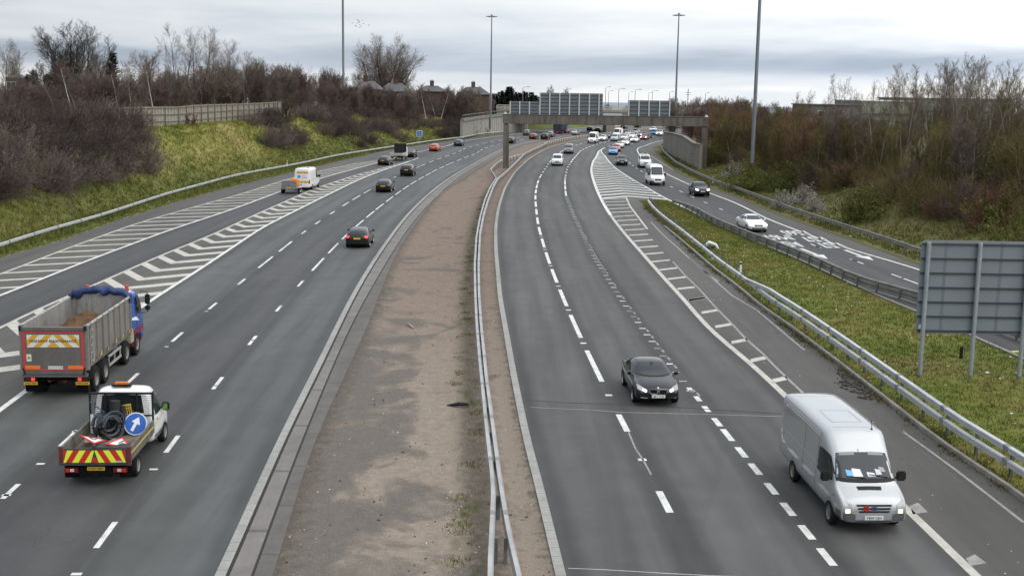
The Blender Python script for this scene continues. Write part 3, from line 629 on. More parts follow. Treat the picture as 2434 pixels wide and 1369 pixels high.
barrier('safety_barrier', 'dull grey barrier curving away beyond the gantry between the carriageways', far, .62, M_GALV_M, BEAM, 3.2, .12)
ilp = linepts(IL, 30, 128)[::-1]; n0 = int((128 - yv(IL, 690)) / 1.6)
b_il = barrier('safety_barrier', 'bright double rail barrier along the near edge of the grass island', ilp, .58, M_GALV, BOX, 2.4, -.16, extra=[(1.02, n0, None, M_GALV)], ztop=1.02, mpost=mat('painted_post_steel', (.10, .115, .14), .5, .4))
irp = linepts(IR, 46, 128)[::-1]
barrier('safety_barrier', 'weathered brown barrier with dark posts between grass island and slip road', irp, .58, M_GALV_D, BEAM, 2.4, .14, extra=[(.30, 2, None, M_GALV_D)])
barrier('safety_barrier', 'weathered low barrier below the bushes on the right verge of the slip road', linepts(SB, 66, 300)[::-1], .58, M_GALV_D, BEAM, 3.2, -.14)
# concrete edging under the island barrier
m = MB(); m.extrude_path([(q[0] - .42, q[1], .0) for q in ilp[10:]], [(-.07, -.05), (.07, -.05), (.07, .16), (-.07, .16)])
tag(m.build('kerb_edging', M_CONC), 'low concrete edging strip below the double rail barrier on the grass island', 'kerb')

# ---------------------------------------------------------------- concrete, walls
def concrete(name, a, b2, streak=.5, sc=1.0):
    m = bpy.data.materials.new(name); m.use_nodes = True; nt = m.node_tree; b = nt.nodes['Principled BSDF']
    t = nt.nodes.new('ShaderNodeTexCoord'); ob = t.outputs['Object']
    n1 = noise(nt, mapping(nt, ob, (1.6, 1.6, .12)), sc, 5, .65); n2 = noise(nt, ob, .5, 4, .6); n3 = noise(nt, ob, 6, 4, .7)
    c = mixc(nt, ramp(nt, n2, [(.3, 0.0), (.7, 1.0)]), a, b2); c = mixc(nt, mathn(nt, 'MULTIPLY', ramp(nt, n1, [(.46, 0.0), (.66, 1.0)]), streak), c, tuple(q * .38 for q in a))
    c = mixc(nt, 1.0, c, mathn(nt, 'ADD', .78, mathn(nt, 'MULTIPLY', n3, .44)), 'MULTIPLY')
    nt.links.new(c, b.inputs['Base Color']); b.inputs['Roughness'].default_value = .9; return m
M_GANT = concrete('gantry_concrete', (.105, .092, .078), (.15, .134, .116), .65); M_WALL = concrete('retaining_concrete', (.21, .188, .158), (.27, .245, .21), .7)
M_ABUT = concrete('abutment_concrete', (.27, .255, .225), (.33, .315, .285), .45); M_DECK = concrete('deck_concrete', (.22, .205, .175), (.28, .26, .225), .4)
GY = 188.5
gl, gr_ = PD(1202, 398, GY), PD(1671, 396, GY)
g = empty('sign_gantry', (gl.x, GY, 0)); tag(g, 'weathered concrete portal gantry spanning the right carriageway', 'gantry')
span = gr_.x - gl.x; zb = PD(1440, 298, GY).z; zt = PD(1440, 276.5, GY).z
def bevel_box(c, d, w=.05):
    bm = bmesh.new(); bmesh.ops.create_cube(bm, size=1.0); bmesh.ops.scale(bm, vec=d, verts=bm.verts); bmesh.ops.bevel(bm, geom=bm.edges[:], offset=w, segments=2, affect='EDGES'); bmesh.ops.translate(bm, vec=c, verts=bm.verts)
    me = bpy.data.meshes.new('m'); bm.to_mesh(me); bm.free(); return me
for x in (0, span):
    m = MB()
    hgt = zb - .12
    for (w0, w1, z0, z1) in ((.98, .82, -.3, hgt),):
        m.add([(x - w0 / 2, -.42, z0), (x + w0 / 2, -.42, z0), (x + w0 / 2, .42, z0), (x - w0 / 2, .42, z0), (x - w1 / 2, -.38, z1), (x + w1 / 2, -.38, z1), (x + w1 / 2, .38, z1), (x - w1 / 2, .38, z1)],
              [(3, 2, 1, 0), (4, 5, 6, 7), (0, 1, 5, 4), (1, 2, 6, 5), (2, 3, 7, 6), (3, 0, 4, 7)])
    m.build('leg', M_GANT, g)
    m = MB(); m.box((x, 0, zb - .06), (.66, .6, .13)); m.build('bearing', mat('bearing_rubber', (.02, .02, .02), .9), g)
link('beam', bevel_box((span / 2, 0, (zb + zt) / 2), (span + 1.1, .95, zt - zb), .04), M_GANT, g)
m = MB(); m.box((span / 2, 0, zt + .045), (span + 1.2, 1.05, .09)); m.build('coping', mat('coping_dark', (.10, .095, .085), .9), g)
for x in (-.2, span + .2):
    m = MB(); m.tube([(x, 0, zt + .08), (x, 0, zt + .42)], [.3, .12], 8); m.build('end_cap', mat('cap_light', (.42, .42, .40), .8), g)
M_SIGNBACK = mat('sign_back_alloy', (.145, .165, .175), .45, .35, nscale=.6, namt=.08); M_SIGNPOST = mat('sign_post_light', (.46, .475, .48), .45, .3); M_SLAT = mat('sign_rail_dark', (.045, .055, .06), .5, .3)
def gantry_sign(label, u0, u1, v0, v1, posts, rails, name='road_sign'):
    a, b = PD(u0, v1, GY - .1), PD(u1, v0, GY - .1); cx_ = (a.x + b.x) / 2; r = empty(name, (cx_, GY, zt + .09)); tag(r, label, 'road sign', 'signs on the gantry'); W, H = b.x - a.x, b.z - (zt + .09)
    link('panel', bevel_box((0, .1, H / 2), (W, .06, H - .02), .015), M_SIGNBACK, r)
    for k in range(rails):
        m = MB(); m.box((0, .045, H * (k + .3) / rails), (W - .1, .05, .13)); m.build('stiffener', M_SLAT, r)
    for u in posts:
        x = PD(u, v1, GY).x - cx_; m = MB(); m.box((x, -.08, H / 2), (.2, .02, H)); m.box((x, -.03, H / 2), (.04, .1, H)); m.box((x, .025, H / 2), (.2, .02, H)); m.build('post', M_SIGNPOST, r)
gantry_sign('low left panel of the gantry signs, seen from behind', 1211, 1280.5, 242, 276, (1212.5, 1235, 1258), 4)
gantry_sign('tall wide middle sign on the gantry, seen from behind', 1281.5, 1433.5, 223, 276, (1283, 1306, 1329.5, 1353, 1376, 1400, 1423), 6)
gantry_sign('separate right hand sign on the gantry, seen from behind', 1492, 1593, 240, 276, (1494, 1518, 1542, 1567, 1591), 4)
m = MB(); a, b = PD(1434, 276, GY), PD(1478, 271, GY); m.box(((a.x + b.x) / 2, GY, zt + .09 + .16), (b.x - a.x, .5, .32)); o = m.build('cable_tray', M_SIGNPOST); tag(o, 'low pale cable cabinet on top of the gantry beam between two signs', 'cabinet')

# retaining wall right
def P3(u, v, D): return PD(u, v, D)
wt = [(1577, 315, 250), (1600, 319, 231), (1622, 325, 214), (1649, 343, 196), (1664, 346, 187)]
r = empty('retaining_wall', (31, 250, 0)); tag(r, 'stained concrete retaining wall behind the barrier under the right end of the gantry', 'wall')
m = MB(); top, bot = [], []
for u, v, D in wt:
    q = PD(u, v, D); top.append(Vector((q.x - 31, q.y - 250, q.z))); bot.append(Vector((q.x - 31, q.y - 250, -.3)))
for i in range(len(top) - 1):
    a, b, c, d = bot[i], bot[i + 1], top[i + 1], top[i]; w = Vector((.5, 0, 0)); m.add([a, b, c, d, a + w, b + w, c + w, d + w], [(0, 1, 2, 3), (7, 6, 5, 4), (3, 2, 6, 7), (0, 3, 7, 4), (1, 5, 6, 2)])
m.build('wall', M_WALL, r)
m = MB(); m.extrude_path([t + Vector((.2, 0, .1)) for t in top], [(-.35, -.1), (.35, -.1), (.35, .1), (-.35, .1)]); m.build('coping', mat('coping_grey', (.16, .15, .135), .9), r)
a = PD(1582, 318, 262); b = PD(1640, 319, 262); m = MB(); m.box(((a.x + b.x) / 2, 262, a.z / 2 - .1), (b.x - a.x, .5, a.z)); m.box(((a.x + b.x) / 2, 262, a.z), (b.x - a.x + .3, .8, .22)); o = m.build('parapet_wall', mat('red_stained_concrete', (.20, .13, .105), .9, nscale=.5, namt=.4)); tag(o, 'reddish low wall behind the retaining wall by the right bank', 'wall')
# bridge beyond the gantry
BY = 352.0
r = empty('road_bridge', (0, BY, 0)); tag(r, 'low concrete road bridge crossing the motorway beyond the gantry', 'bridge')
xl, xr = PD(1180, 300, BY).x, PD(1760, 300, BY).x; zd0, zd1 = PD(1460, 277, BY).z, PD(1460, 267, BY).z
m = MB(); m.box(((xl + xr) / 2, 4, (zd0 + zd1) / 2 - .2), (xr - xl, 12, zd1 - zd0 + .3)); m.build('deck', M_DECK, r)
for yy in (-2.0, 9.8):
    m = MB(); m.box(((xl + xr) / 2, yy, zd1 + .12), (xr - xl, .4, .5)); m.build('plinth', M_DECK, r)
    m = MB()
    for zz in (.65, 1.0, 1.45): m.box(((xl + xr) / 2, yy, zd1 + zz), (xr - xl, .1, .11))
    x = xl
    while x < xr: m.box((x, yy, zd1 + .85), (.12, .12, 1.3)); x += 2.4
    m.build('parapet_rail', mat('parapet_paint', (.42, .40, .34), .6), r)
q = PD(1452, 317, BY - 8); m = MB(); m.box((q.x, 1.5, zd0 / 2 - .3), (2.2, 15, zd0 + .5)); m.build('pier', M_DECK, r)
# wing wall and abutment on the left
wl = [(1158, 290, 298), (1180, 286.5, 312), (1206, 282, 326), (1250, 276, 345), (1290, 276, 366)]
r = empty('abutment_wall', (0, 300, 0)); tag(r, 'pale ribbed concrete abutment wall at the left end of the far bridge', 'wall')
m = MB(); T = []
for u, v, D in wl:
    q = PD(u, v, D); x = LB(D) - .9; T.append(Vector((x, D - 300, q.z)))
for a, b in zip(T[:-1], T[1:]):
    w = Vector((-.6, 0, 0)); a0, b0 = Vector((a.x, a.y, -.2)), Vector((b.x, b.y, -.2)); m.add([a0, b0, b, a, a0 + w, b0 + w, b + w, a + w], [(0, 1, 2, 3), (7, 6, 5, 4), (3, 2, 6, 7), (0, 3, 7, 4), (1, 5, 6, 2)])
m.build('wall', M_ABUT, r)
m = MB()
for k in range(40):
    t = k / 39 * (len(T) - 1.001); i = int(t); q = T[i].lerp(T[i + 1], t - i); m.box((q.x + .03, q.y, q.z / 2), (.06, .12, q.z - .2))
m.build('rib', mat('rib_concrete', (.22, .21, .185), .9), r)
m = MB(); m.extrude_path([t + Vector((0, 0, .35)) for t in T], [(-.5, -.35), (.3, -.35), (.3, .35), (-.5, .35)]); m.build('coping', mat('coping_band', (.17, .165, .145), .9), r)
m = MB(); m.extrude_path([t + Vector((0, 0, 1.5)) for t in T], [(-.06, -.06), (.06, -.06), (.06, .06), (-.06, .06)])
for k in range(14):
    t = k / 13 * (len(T) - 1.001); i = int(t); q = T[i].lerp(T[i + 1], t - i); m.box((q.x, q.y, q.z + 1.05), (.1, .1, .9))
m.build('handrail', mat('handrail_steel', (.2, .2, .19), .6, .4), r)
rows = [[(x, y, -.1 + 2.6 * sst((y - 405) / 14 + .02 * math.sin(x * .3))) for x in np.linspace(-60, LG(430) - 3, 24)] for y in np.linspace(398, 440, 12)]
grid_obj('embankment', rows, M_BANK)

# ---------------------------------------------------------------- timber noise fence on the left bank
M_TIMB = mat('weathered_timber', (.27, .25, .20), .9, nscale=2.5, namt=.25); M_TIMB_D = mat('timber_post_dark', (.115, .10, .08), .9, nscale=2, namt=.3)
CREST = LG.off(-15.5)
def on_line(A, u, y0=60, y1=330):
    """y where line A meets photo column u (measured at eye level rows near v=280)"""
    best = None
    for y in np.arange(y0, y1, .25):
        q = PD(u, 285, y); d = abs(q.x - A(y))
        if best is None or d < best[0]: best = (d, y)
    return best[1]
ftop = lambda u: float(np.interp(u, [280, 370, 425, 460, 530, 600, 672], [256.5, 254, 254, 250, 248, 246, 242]))
fbot = lambda u: float(np.interp(u, [280, 370, 425, 480, 560, 650, 672], [300, 299, 298, 293, 284, 277, 276]))
us = [264, 280, 295, 327, 362, 393, 425, 444, 461.6, 479, 495, 511, 526, 539, 552.7, 566, 580, 592.5, 604.7, 616.4, 628, 639, 650, 660, 669]
r = empty('noise_fence', (-30, 150, 0)); tag(r, 'weathered timber noise fence with dark posts on top of the left bank', 'fence'); O = Vector((-30, 150, 0)); fp = []
for u in us:
    y = on_line(CREST, u); fp.append((PD(u, fbot(u) + 3, y) - O, PD(u, ftop(u), y) - O))
m = MB(); mr = MB(); first = None
for (b0, t0), (b1, t1) in zip(fp[:-1], fp[1:]):
    n = (t1 - t0).cross(Vector((0, 0, 1))).normalized(); n = n if n.y > 0 else -n; k = 9
    for i in range(k):
        a0, a1 = i / k + .008, (i + 1) / k - .008; w = n * (.03 if i % 2 else .0); pts = [b0.lerp(b1, a0), b0.lerp(b1, a1), t0.lerp(t1, a1), t0.lerp(t1, a0)]
        m.add([q + w for q in pts] + [q + w + n * .03 for q in pts], [(0, 1, 2, 3), (7, 6, 5, 4), (0, 4, 5, 1), (2, 6, 7, 3), (1, 5, 6, 2), (0, 3, 7, 4)])
    for s_ in (.25, .6, .93):
        mr.box((b0.lerp(t0, s_) + b1.lerp(t1, s_)) / 2 - n * .06, ((b1 - b0).length, .07, .1), math.atan2(b1.y - b0.y, b1.x - b0.x))
m.build('board_panel', M_TIMB, r); mr.build('rail', M_TIMB_D, r)
for b0, t0 in fp:
    h = t0.z - b0.z + .35; m = MB(); m.box((0, 0, h / 2), (.2, .26, h)); o = m.build('post', M_TIMB_D, r); o.location = b0 + Vector((.0, -.14, -.2)); o.rotation_euler = (0, 0, math.atan2((fp[-1][0] - fp[0][0]).y, (fp[-1][0] - fp[0][0]).x))

# ---------------------------------------------------------------- big sign on the island, seen from behind
M_BIGSIGN = mat('large_sign_back', (.205, .235, .265), .42, .3, nscale=.5, namt=.06); M_TUBE = mat('sign_tube_steel', (.33, .36, .385), .45, .5, nscale=3, namt=.12)
pa, pb, pc = P(2185, 905), P(2305, 907), P(2421, 909)
r = empty('road_sign', (pb[0], pb[1], 0)); tag(r, 'large grey sign seen from behind on steel posts on the grass island', 'road sign')
dirx = Vector((pc[0] - pa[0], pc[1] - pa[1], 0)).normalized(); ang = math.atan2(dirx.y, dirx.x); r.rotation_euler = (0, 0, ang)
inv = Matrix.Rotation(-ang, 3, 'Z'); loc = lambda q: inv @ (Vector((q[0], q[1], 0)) - Vector((pb[0], pb[1], 0)))
z0, z1 = PD(2300, 795, pb[1]).z, PD(2300, 574, pb[1]).z
xl_ = -2.42; xw = 7.2
pm = bmesh.new(); c = [(xl_ + .18, z1), (xl_ + .05, z1 - .05), (xl_, z1 - .18), (xl_, z0 + .18), (xl_ + .05, z0 + .05), (xl_ + .18, z0), (xl_ + xw - .1, z0), (xl_ + xw, z0 + .1), (xl_ + xw, z1 - .1), (xl_ + xw - .1, z1)]
m = MB(); n = len(c); m.add([(x, .16, z) for x, z in c] + [(x, .20, z) for x, z in c], [tuple(range(n)), tuple(range(n, 2 * n))[::-1]] + [(i, (i + 1) % n, n + (i + 1) % n, n + i) for i in range(n)]); m.build('panel', M_BIGSIGN, r)
for k in range(7):
    z = z0 + .12 + (z1 - z0 - .26) * k / 6
    m = MB(); m.box((xl_ + xw / 2, .145, z), (xw - .04, .03, .045)); m.box((xl_ + xw / 2, .12, z - .035), (xw - .04, .06, .03)); m.build('stiffener', M_SLAT, r)
for x in (xl_ + 1.05, xl_ + 3.4, xl_ + 5.6):
    m = MB(); m.box((x, .156, (z0 + z1) / 2), (.13, .006, z1 - z0 - .1)); m.build('joint_strip', mat('sign_joint', (.155, .18, .205), .45, .3), r)
for q in (pa, pb, pc, (pc[0] + (pc[0] - pb[0]), pc[1] + (pc[1] - pb[1]))):
    l = loc(q); m = MB(); m.tube([(l.x, l.y, -.3), (l.x, l.y, z1 - .06)], .095, 14); pt = m.build('post', M_TUBE, r, 40)
    m = MB(); m.tube([(l.x, l.y, -.3), (l.x, l.y, .3)], .105, 14); m.build('base_sleeve', mat('post_base_paint', (.14, .15, .16), .6), pt, 40)
m = MB(); m.box((xl_ + .17, .152, z0 + .28), (.1, .012, .18)); m.build('sticker', mat('sticker_white', (.75, .75, .73), .6), r)
# small blue sign on the left verge
q = PD(997, 318, 268); gz_ = .6
r = empty('information_sign', (q.x, 268, 0)); tag(r, 'small square blue sign with white border on the left verge', 'road sign')
m = MB(); m.box((0, 0, q.z), (1.25, .04, 1.35)); m.build('border', mat('sign_white', (.7, .71, .72), .5), r)
m = MB(); m.box((0, -.03, q.z), (1.05, .03, 1.15)); m.build('face', mat('sign_blue', (.045, .14, .50), .5), r)
m = MB(); m.poly([(-.22, -.05, q.z - .3), (.22, -.05, q.z - .3), (.08, -.05, q.z + .05), (.2, -.05, q.z + .3), (-.2, -.05, q.z + .3), (-.08, -.05, q.z + .05)]); m.build('symbol', mat('sign_symbol', (.16, .30, .62), .5), r)
m = MB(); m.tube([(0, .06, 0), (0, .06, q.z + .5)], .05, 8); m.build('post', M_TUBE, r)
# ---------------------------------------------------------------- lighting
M_MAST = mat('mast_steel', (.19, .215, .23), .5, .5); M_LAMPH = mat('luminaire_grey', (.20, .21, .215), .5, .2)
def mast(u, v, D, vtop, zbase, r0, r1, label, head=True):
    b, t = PD(u, v, D), PD(u, vtop, D); r = empty('lighting_mast', (b.x, D, zbase)); tag(r, label, 'lamp post', 'tall lighting masts'); h = t.z - zbase
    m = MB(); m.tube([(0, 0, -.5), (0, 0, h * .3), (0, 0, h * .65), (0, 0, h)], [r0, r0 * .85, (r0 + r1) / 2, r1], 12); m.build('pole', M_MAST, r, 40)
    if head:
        m = MB(); m.tube([(0, 0, h - .1), (0, 0, h + .45)], [.28, .2], 10); m.tube([(0, 0, h + .45), (0, 0, h + .6)], .3, 10)
        n = 16; ring = [(1.0 * math.cos(2 * math.pi * k / n), 1.0 * math.sin(2 * math.pi * k / n), h + .15) for k in range(n + 1)]; m.tube(ring, .05, 6)
        for k in range(4): a = k * math.pi / 2; m.tube([(0, 0, h + .2), (math.cos(a), math.sin(a), h + .15)], .04, 5)
        m.build('head_frame', M_LAMPH, r)
        for k in range(6):
            a = k * math.pi / 3; m = MB(); m.box((1.15 * math.cos(a), 1.15 * math.sin(a), h + .08), (.75, .34, .2), a); m.build('luminaire', M_LAMPH, r)
mast(1166, 270, 330, 41, 2.0, .28, .12, 'slender tall lighting mast left of the gantry with a ring of lamps')
mast(1605, 275, 300, 38, 0.0, .30, .13, 'tall lighting mast rising behind the right hand gantry sign')
mast(1789, 362, 150, -190, 4.0, .26, .15, 'thick lighting mast on the right bank, cut off at the top')
mast(817, 290, 288, -150, 5.0, .31, .20, 'lighting mast among dark bushes on the left bank, cut off at the top')
def lamp(u, v, D, du, zbase, label):
    t = PD(u, v, D); e = PD(u + du, v, D); r = empty('street_lamp', (t.x, D, zbase)); tag(r, label, 'lamp post', 'street lamps along the far road'); h = t.z - zbase; w = e.x - t.x
    m = MB(); m.tube([(0, 0, -.3), (0, 0, h - .3), (w * .08, 0, h), (w * .6, 0, h + .12)], [.12, .09, .06, .05], 6); m.build('pole', M_MAST, r)
    m = MB(); m.box((w * .78, 0, h + .12), (abs(w) * .5, .3, .16)); m.build('lamp_head', M_LAMPH, r)
FL = 'distant bent arm street lamp of the row above the bridge'
for u, v, D, du in ((1440, 208, 420, 12), (1447, 217, 520, 11), (1471, 212, 400, 15), (1495, 219, 560, 10), (1510, 214, 410, 15), (1542, 221, 600, 10), (1551, 217, 430, 14), (1592, 219, 480, 10), (1677, 222, 450, 9)): lamp(u, v, D, du, -1, FL)
lamp(1243, 208, 360, 17, 3, 'bent arm street lamp standing before dark evergreens above the low gantry sign'); lamp(1344, 213, 420, 14, 2, 'bent arm street lamp above the tall middle gantry sign')
t = PD(1636, 212, 420); r = empty('utility_pole', (t.x, 420, 0)); tag(r, 'distant utility pole with two crossbars above the bushes', 'pole'); m = MB(); m.tube([(0, 0, 0), (0, 0, t.z)], .14, 6); m.box((0, 0, t.z - 1.3), (2, .1, .12)); m.box((0, 0, t.z - 2.0), (1.4, .1, .12)); m.build('pole', M_MAST, r)
# ---------------------------------------------------------------- vegetation
def proj(p_):
    d = Vector(p_) - Vector((0, 0, CH)); z = d.dot(fw); return 1217 + F * d.dot(rx) / z, 684.5 - F * d.dot(up) / z
def bark(name, a, b2, rand=.18, rough=.95, sc=2.0):
    m = bpy.data.materials.new(name); m.use_nodes = True; nt = m.node_tree; b = nt.nodes['Principled BSDF']
    t = nt.nodes.new('ShaderNodeTexCoord'); f = ramp(nt, noise(nt, t.outputs['Object'], sc, 3, .6), [(.35, 0.0), (.65, 1.0)]); c = mixc(nt, f, a, b2)
    oi = nt.nodes.new('ShaderNodeObjectInfo'); c = mixc(nt, 1.0, c, mathn(nt, 'ADD', 1 - rand, mathn(nt, 'MULTIPLY', oi.outputs['Random'], 2 * rand)), 'MULTIPLY')
    nt.links.new(c, b.inputs['Base Color']); b.inputs['Roughness'].default_value = rough; b.inputs['Specular IOR Level'].default_value = .15; return m
B_DARK = bark('bark_dark', (.040, .035, .030), (.065, .056, .046)); B_TWIG = bark('twigs_grey_brown', (0.121, 0.098, 0.084), (0.205, 0.166, 0.136), .2, .95, .5)
B_PURP = bark('twigs_purple_brown', (0.094, 0.066, 0.062), (0.164, 0.115, 0.103), .22, .95, .35); B_OLIVE = bark('twigs_olive', (.096, .082, .034), (.185, .155, .064), .25, .95, .35)
B_RED = bark('twigs_red_brown', (.125, .070, .042), (.205, .125, .078), .2, .95, .35); B_BUSH = bark('twigs_dark_bush', (0.041, 0.032, 0.030), (0.113, 0.086, 0.076), .16, .95, .28)
B_BIRCH = bark('bark_birch', (.30, .28, .25), (.50, .48, .44), .08, .8, 1.4); B_PALE = bark('bark_grey_green', (.17, .16, .115), (.30, .285, .22), .2)
B_LEAF = bark('leaves_spring', (.062, .085, .014), (.12, .155, .026), .15, .7, .6); B_BLOS = bark('blossom', (.34, .325, .295), (.52, .50, .46), .1, .9, .8)
B_CONE = bark('needles_dark', (.012, .020, .012), (.03, .042, .02), .2, .9, .6); B_RUST = bark('leaves_rust', (.11, .035, .02), (.17, .06, .035), .1, .8, 1)
B_TIP = bark('twig_tips_dark', (.050, .040, .038), (.135, .105, .095), .2, .95, .16); B_TIP2 = bark('twig_tips_pale', (.10, .078, .066), (.23, .19, .155), .25, .95, .3)
def tubes(segs, n, sc=1.0):
    a = np.array([(*s[0], *s[1], s[2], s[3]) for s in segs]); p0, p1, r0, r1 = a[:, 0:3], a[:, 3:6], a[:, 6], a[:, 7]
    d = p1 - p0; l = np.linalg.norm(d, axis=1, keepdims=True) + 1e-9; d /= l
    ref = np.where(np.abs(d[:, 2:3]) > .9, np.array([[1., 0, 0]]), np.array([[0, 0, 1.]])); u = np.cross(d, ref); u /= np.linalg.norm(u, axis=1, keepdims=True); v = np.cross(d, u)
    N_ = len(a); V = np.empty((N_, 2 * n, 3))
    for k in range(n):
        q = u * math.cos(2 * math.pi * k / n) + v * math.sin(2 * math.pi * k / n); V[:, k] = p0 + q * r0[:, None]; V[:, n + k] = p1 + q * r1[:, None]
    b = (np.arange(N_) * 2 * n)[:, None]; F_ = np.concatenate([np.concatenate([b + k, b + (k + 1) % n, b + n + (k + 1) % n, b + n + k], 1) for k in range(n)], 0)
    return V.reshape(-1, 3), F_
def np_mesh(name, V, F_, m):
    me = bpy.data.meshes.new(name); nf, k = F_.shape; me.vertices.add(len(V)); me.vertices.foreach_set('co', V.astype(np.float32).ravel())
    me.loops.add(nf * k); me.loops.foreach_set('vertex_index', F_.astype(np.int32).ravel()); me.polygons.add(nf)
    me.polygons.foreach_set('loop_start', np.arange(0, nf * k, k, dtype=np.int32)); me.polygons.foreach_set('use_smooth', np.ones(nf, dtype=bool)); me.update(calc_edges=True)
    me.materials.append(m); return me
def rdir(d, ang, r):
    d = Vector(d).normalized(); a = d.cross(Vector((0, 0, 1)) if abs(d.z) < .9 else Vector((1, 0, 0))).normalized(); b = d.cross(a); t = r.uniform(0, 2 * math.pi)
    return (d * math.cos(ang) + (a * math.cos(t) + b * math.sin(t)) * math.sin(ang)).normalized()
def grow(r, p, d, Ln, rd, lv, cf, out):
    n = cf['seg'][lv]; st = Ln / n; rr = rd; last = lv == len(cf['seg']) - 1
    for i in range(n):
        d = (d + Vector((r.gauss(0, 1), r.gauss(0, 1), r.gauss(0, .6))) * cf['wob'][lv] + Vector((0, 0, cf['trop'][lv]))).normalized()
        q = p + d * st; r2 = max(rd * (1 - .8 * (i + 1) / n), cf.get('rmin', .008)); out.append((tuple(p), tuple(q), rr, r2, lv)); p, rr = q, r2
        if not last and (i + 1) / n > cf['start'][lv]:
            k = cf['kids'][lv]; k = int(k) + (r.random() < k - int(k))
            for _ in range(k):
                ln = Ln * cf['ratio'][lv] * (1.15 - .6 * i / n) * r.uniform(.7, 1.2); grow(r, p, rdir(d, rad(cf['ang'][lv]) * r.uniform(.7, 1.3), r), ln, max(rr * .6, cf.get('rmin', .008)), lv + 1, cf, out)
    return out
def make_tree(cf, seed, mt, mtw, stems=1, H=10.0, spread=.1, r0=None, split=1, env=None):
    r = random.Random(seed); out = []
    for k in range(stems):
        a = 2 * math.pi * (k + r.random() * .7) / max(stems, 1); sk = (.15 + .85 * ((k * .618 + .3) % 1)) if stems > 4 else 1.0; d = Vector((math.cos(a) * spread * sk, math.sin(a) * spread * sk, 1)).normalized(); fl = 1 - .22 * sk * min(1, spread)
        off = Vector((math.cos(a), math.sin(a), 0)) * (.12 * stems ** .5 if stems > 1 else 0) * H * .06
        grow(r, off, d, H * cf.get('trunk', .8) * r.uniform(.85, 1.05) * fl, r0 or H * .016, 0, cf, out)
    zt = max(s[1][2] for s in out); k = H / zt
    out = [(tuple(c * k for c in s[0]), tuple(c * k for c in s[1]), s[2], s[3], s[4]) for s in out]
    if env:   # keep the crown inside a rounded outline
        zc_, rz_, rx_ = env; keep = []
        for s in out:
            x, y, z = s[1]; e = (x * x + y * y) / rx_ ** 2 + ((z - zc_) / rz_) ** 2
            if s[4] == 0 or e < 1 + .16 * math.sin(5 * math.atan2(y, x) + z) + r.uniform(-.10, .10) or z < zc_ - rz_ * .3 and x * x + y * y < (rx_ * .5) ** 2: keep.append(s)
        out = keep; zt = max(s[1][2] for s in out if s[4] > 0); out = [s for s in out if s[4] > 0 or (s[1][2] < zt and s[1][0] ** 2 + s[1][1] ** 2 < rx_ ** 2)]; k = H / zt; out = [(tuple(c * k for c in s[0]), tuple(c * k for c in s[1]), s[2], s[3], s[4]) for s in out]
    a = [s for s in out if s[4] < split]; b = [s for s in out if s[4] >= split]
    return (np_mesh('trunk', *tubes(a, 6), mt), np_mesh('crown', *tubes(b, 3), mtw))
CF_OAK = dict(seg=[7, 7, 5, 4, 3], wob=[.06, .13, .17, .2, .2], trop=[.02, .05, .05, .04, .03], start=[.22, .2, .15, .1], kids=[3.0, 1.7, 1.6, 1.5], ratio=[.72, .55, .55, .5], ang=[44, 42, 40, 38], trunk=.62, rmin=.008)
CF_FAN = dict(seg=[10, 6, 5, 4], wob=[.06, .13, .16, .18], trop=[.035, .05, .04, .03], start=[.28, .1, .1], kids=[2.0, 2.1, 2.0], ratio=[.34, .5, .5], ang=[36, 36, 38], trunk=1.0, rmin=.008)
CF_TALL = dict(seg=[9, 7, 5, 4], wob=[.05, .12, .16, .18], trop=[.04, .09, .07, .04], start=[.28, .15, .1], kids=[2.0, 1.9, 1.8], ratio=[.36, .52, .5], ang=[42, 40, 38], trunk=.95, rmin=.0065)
CF_BIG = dict(seg=[11, 7, 5, 4], wob=[.06, .12, .15, .18], trop=[.05, .07, .05, .03], start=[.22, .1, .1], kids=[1.8, 1.7, 1.7], ratio=[.38, .5, .5], ang=[34, 36, 38], trunk=1.15, rmin=.0055)
CF_BIRCH = dict(seg=[10, 5, 4, 3], wob=[.045, .12, .16, .2], trop=[.05, .07, -.01, -.05], start=[.35, .1, .1], kids=[2.4, 2.0, 2.0], ratio=[.28, .5, .5], ang=[36, 36, 38], trunk=.97, rmin=.009)
CF_THICK = dict(seg=[8, 5, 4, 3], wob=[.09, .12, .15, .18], trop=[.06, .09, .06, .03], start=[.1, .05, .05], kids=[1.6, 1.8, 1.8], ratio=[.42, .5, .5], ang=[30, 34, 36], trunk=.95, rmin=.009)
CF_WOOD = dict(seg=[10, 5, 4, 3], wob=[.07, .12, .15, .18], trop=[.07, .10, .06, .03], start=[.18, .1, .1], kids=[1.9, 1.8, 1.8], ratio=[.30, .5, .5], ang=[34, 34, 36], trunk=.97, rmin=.008)
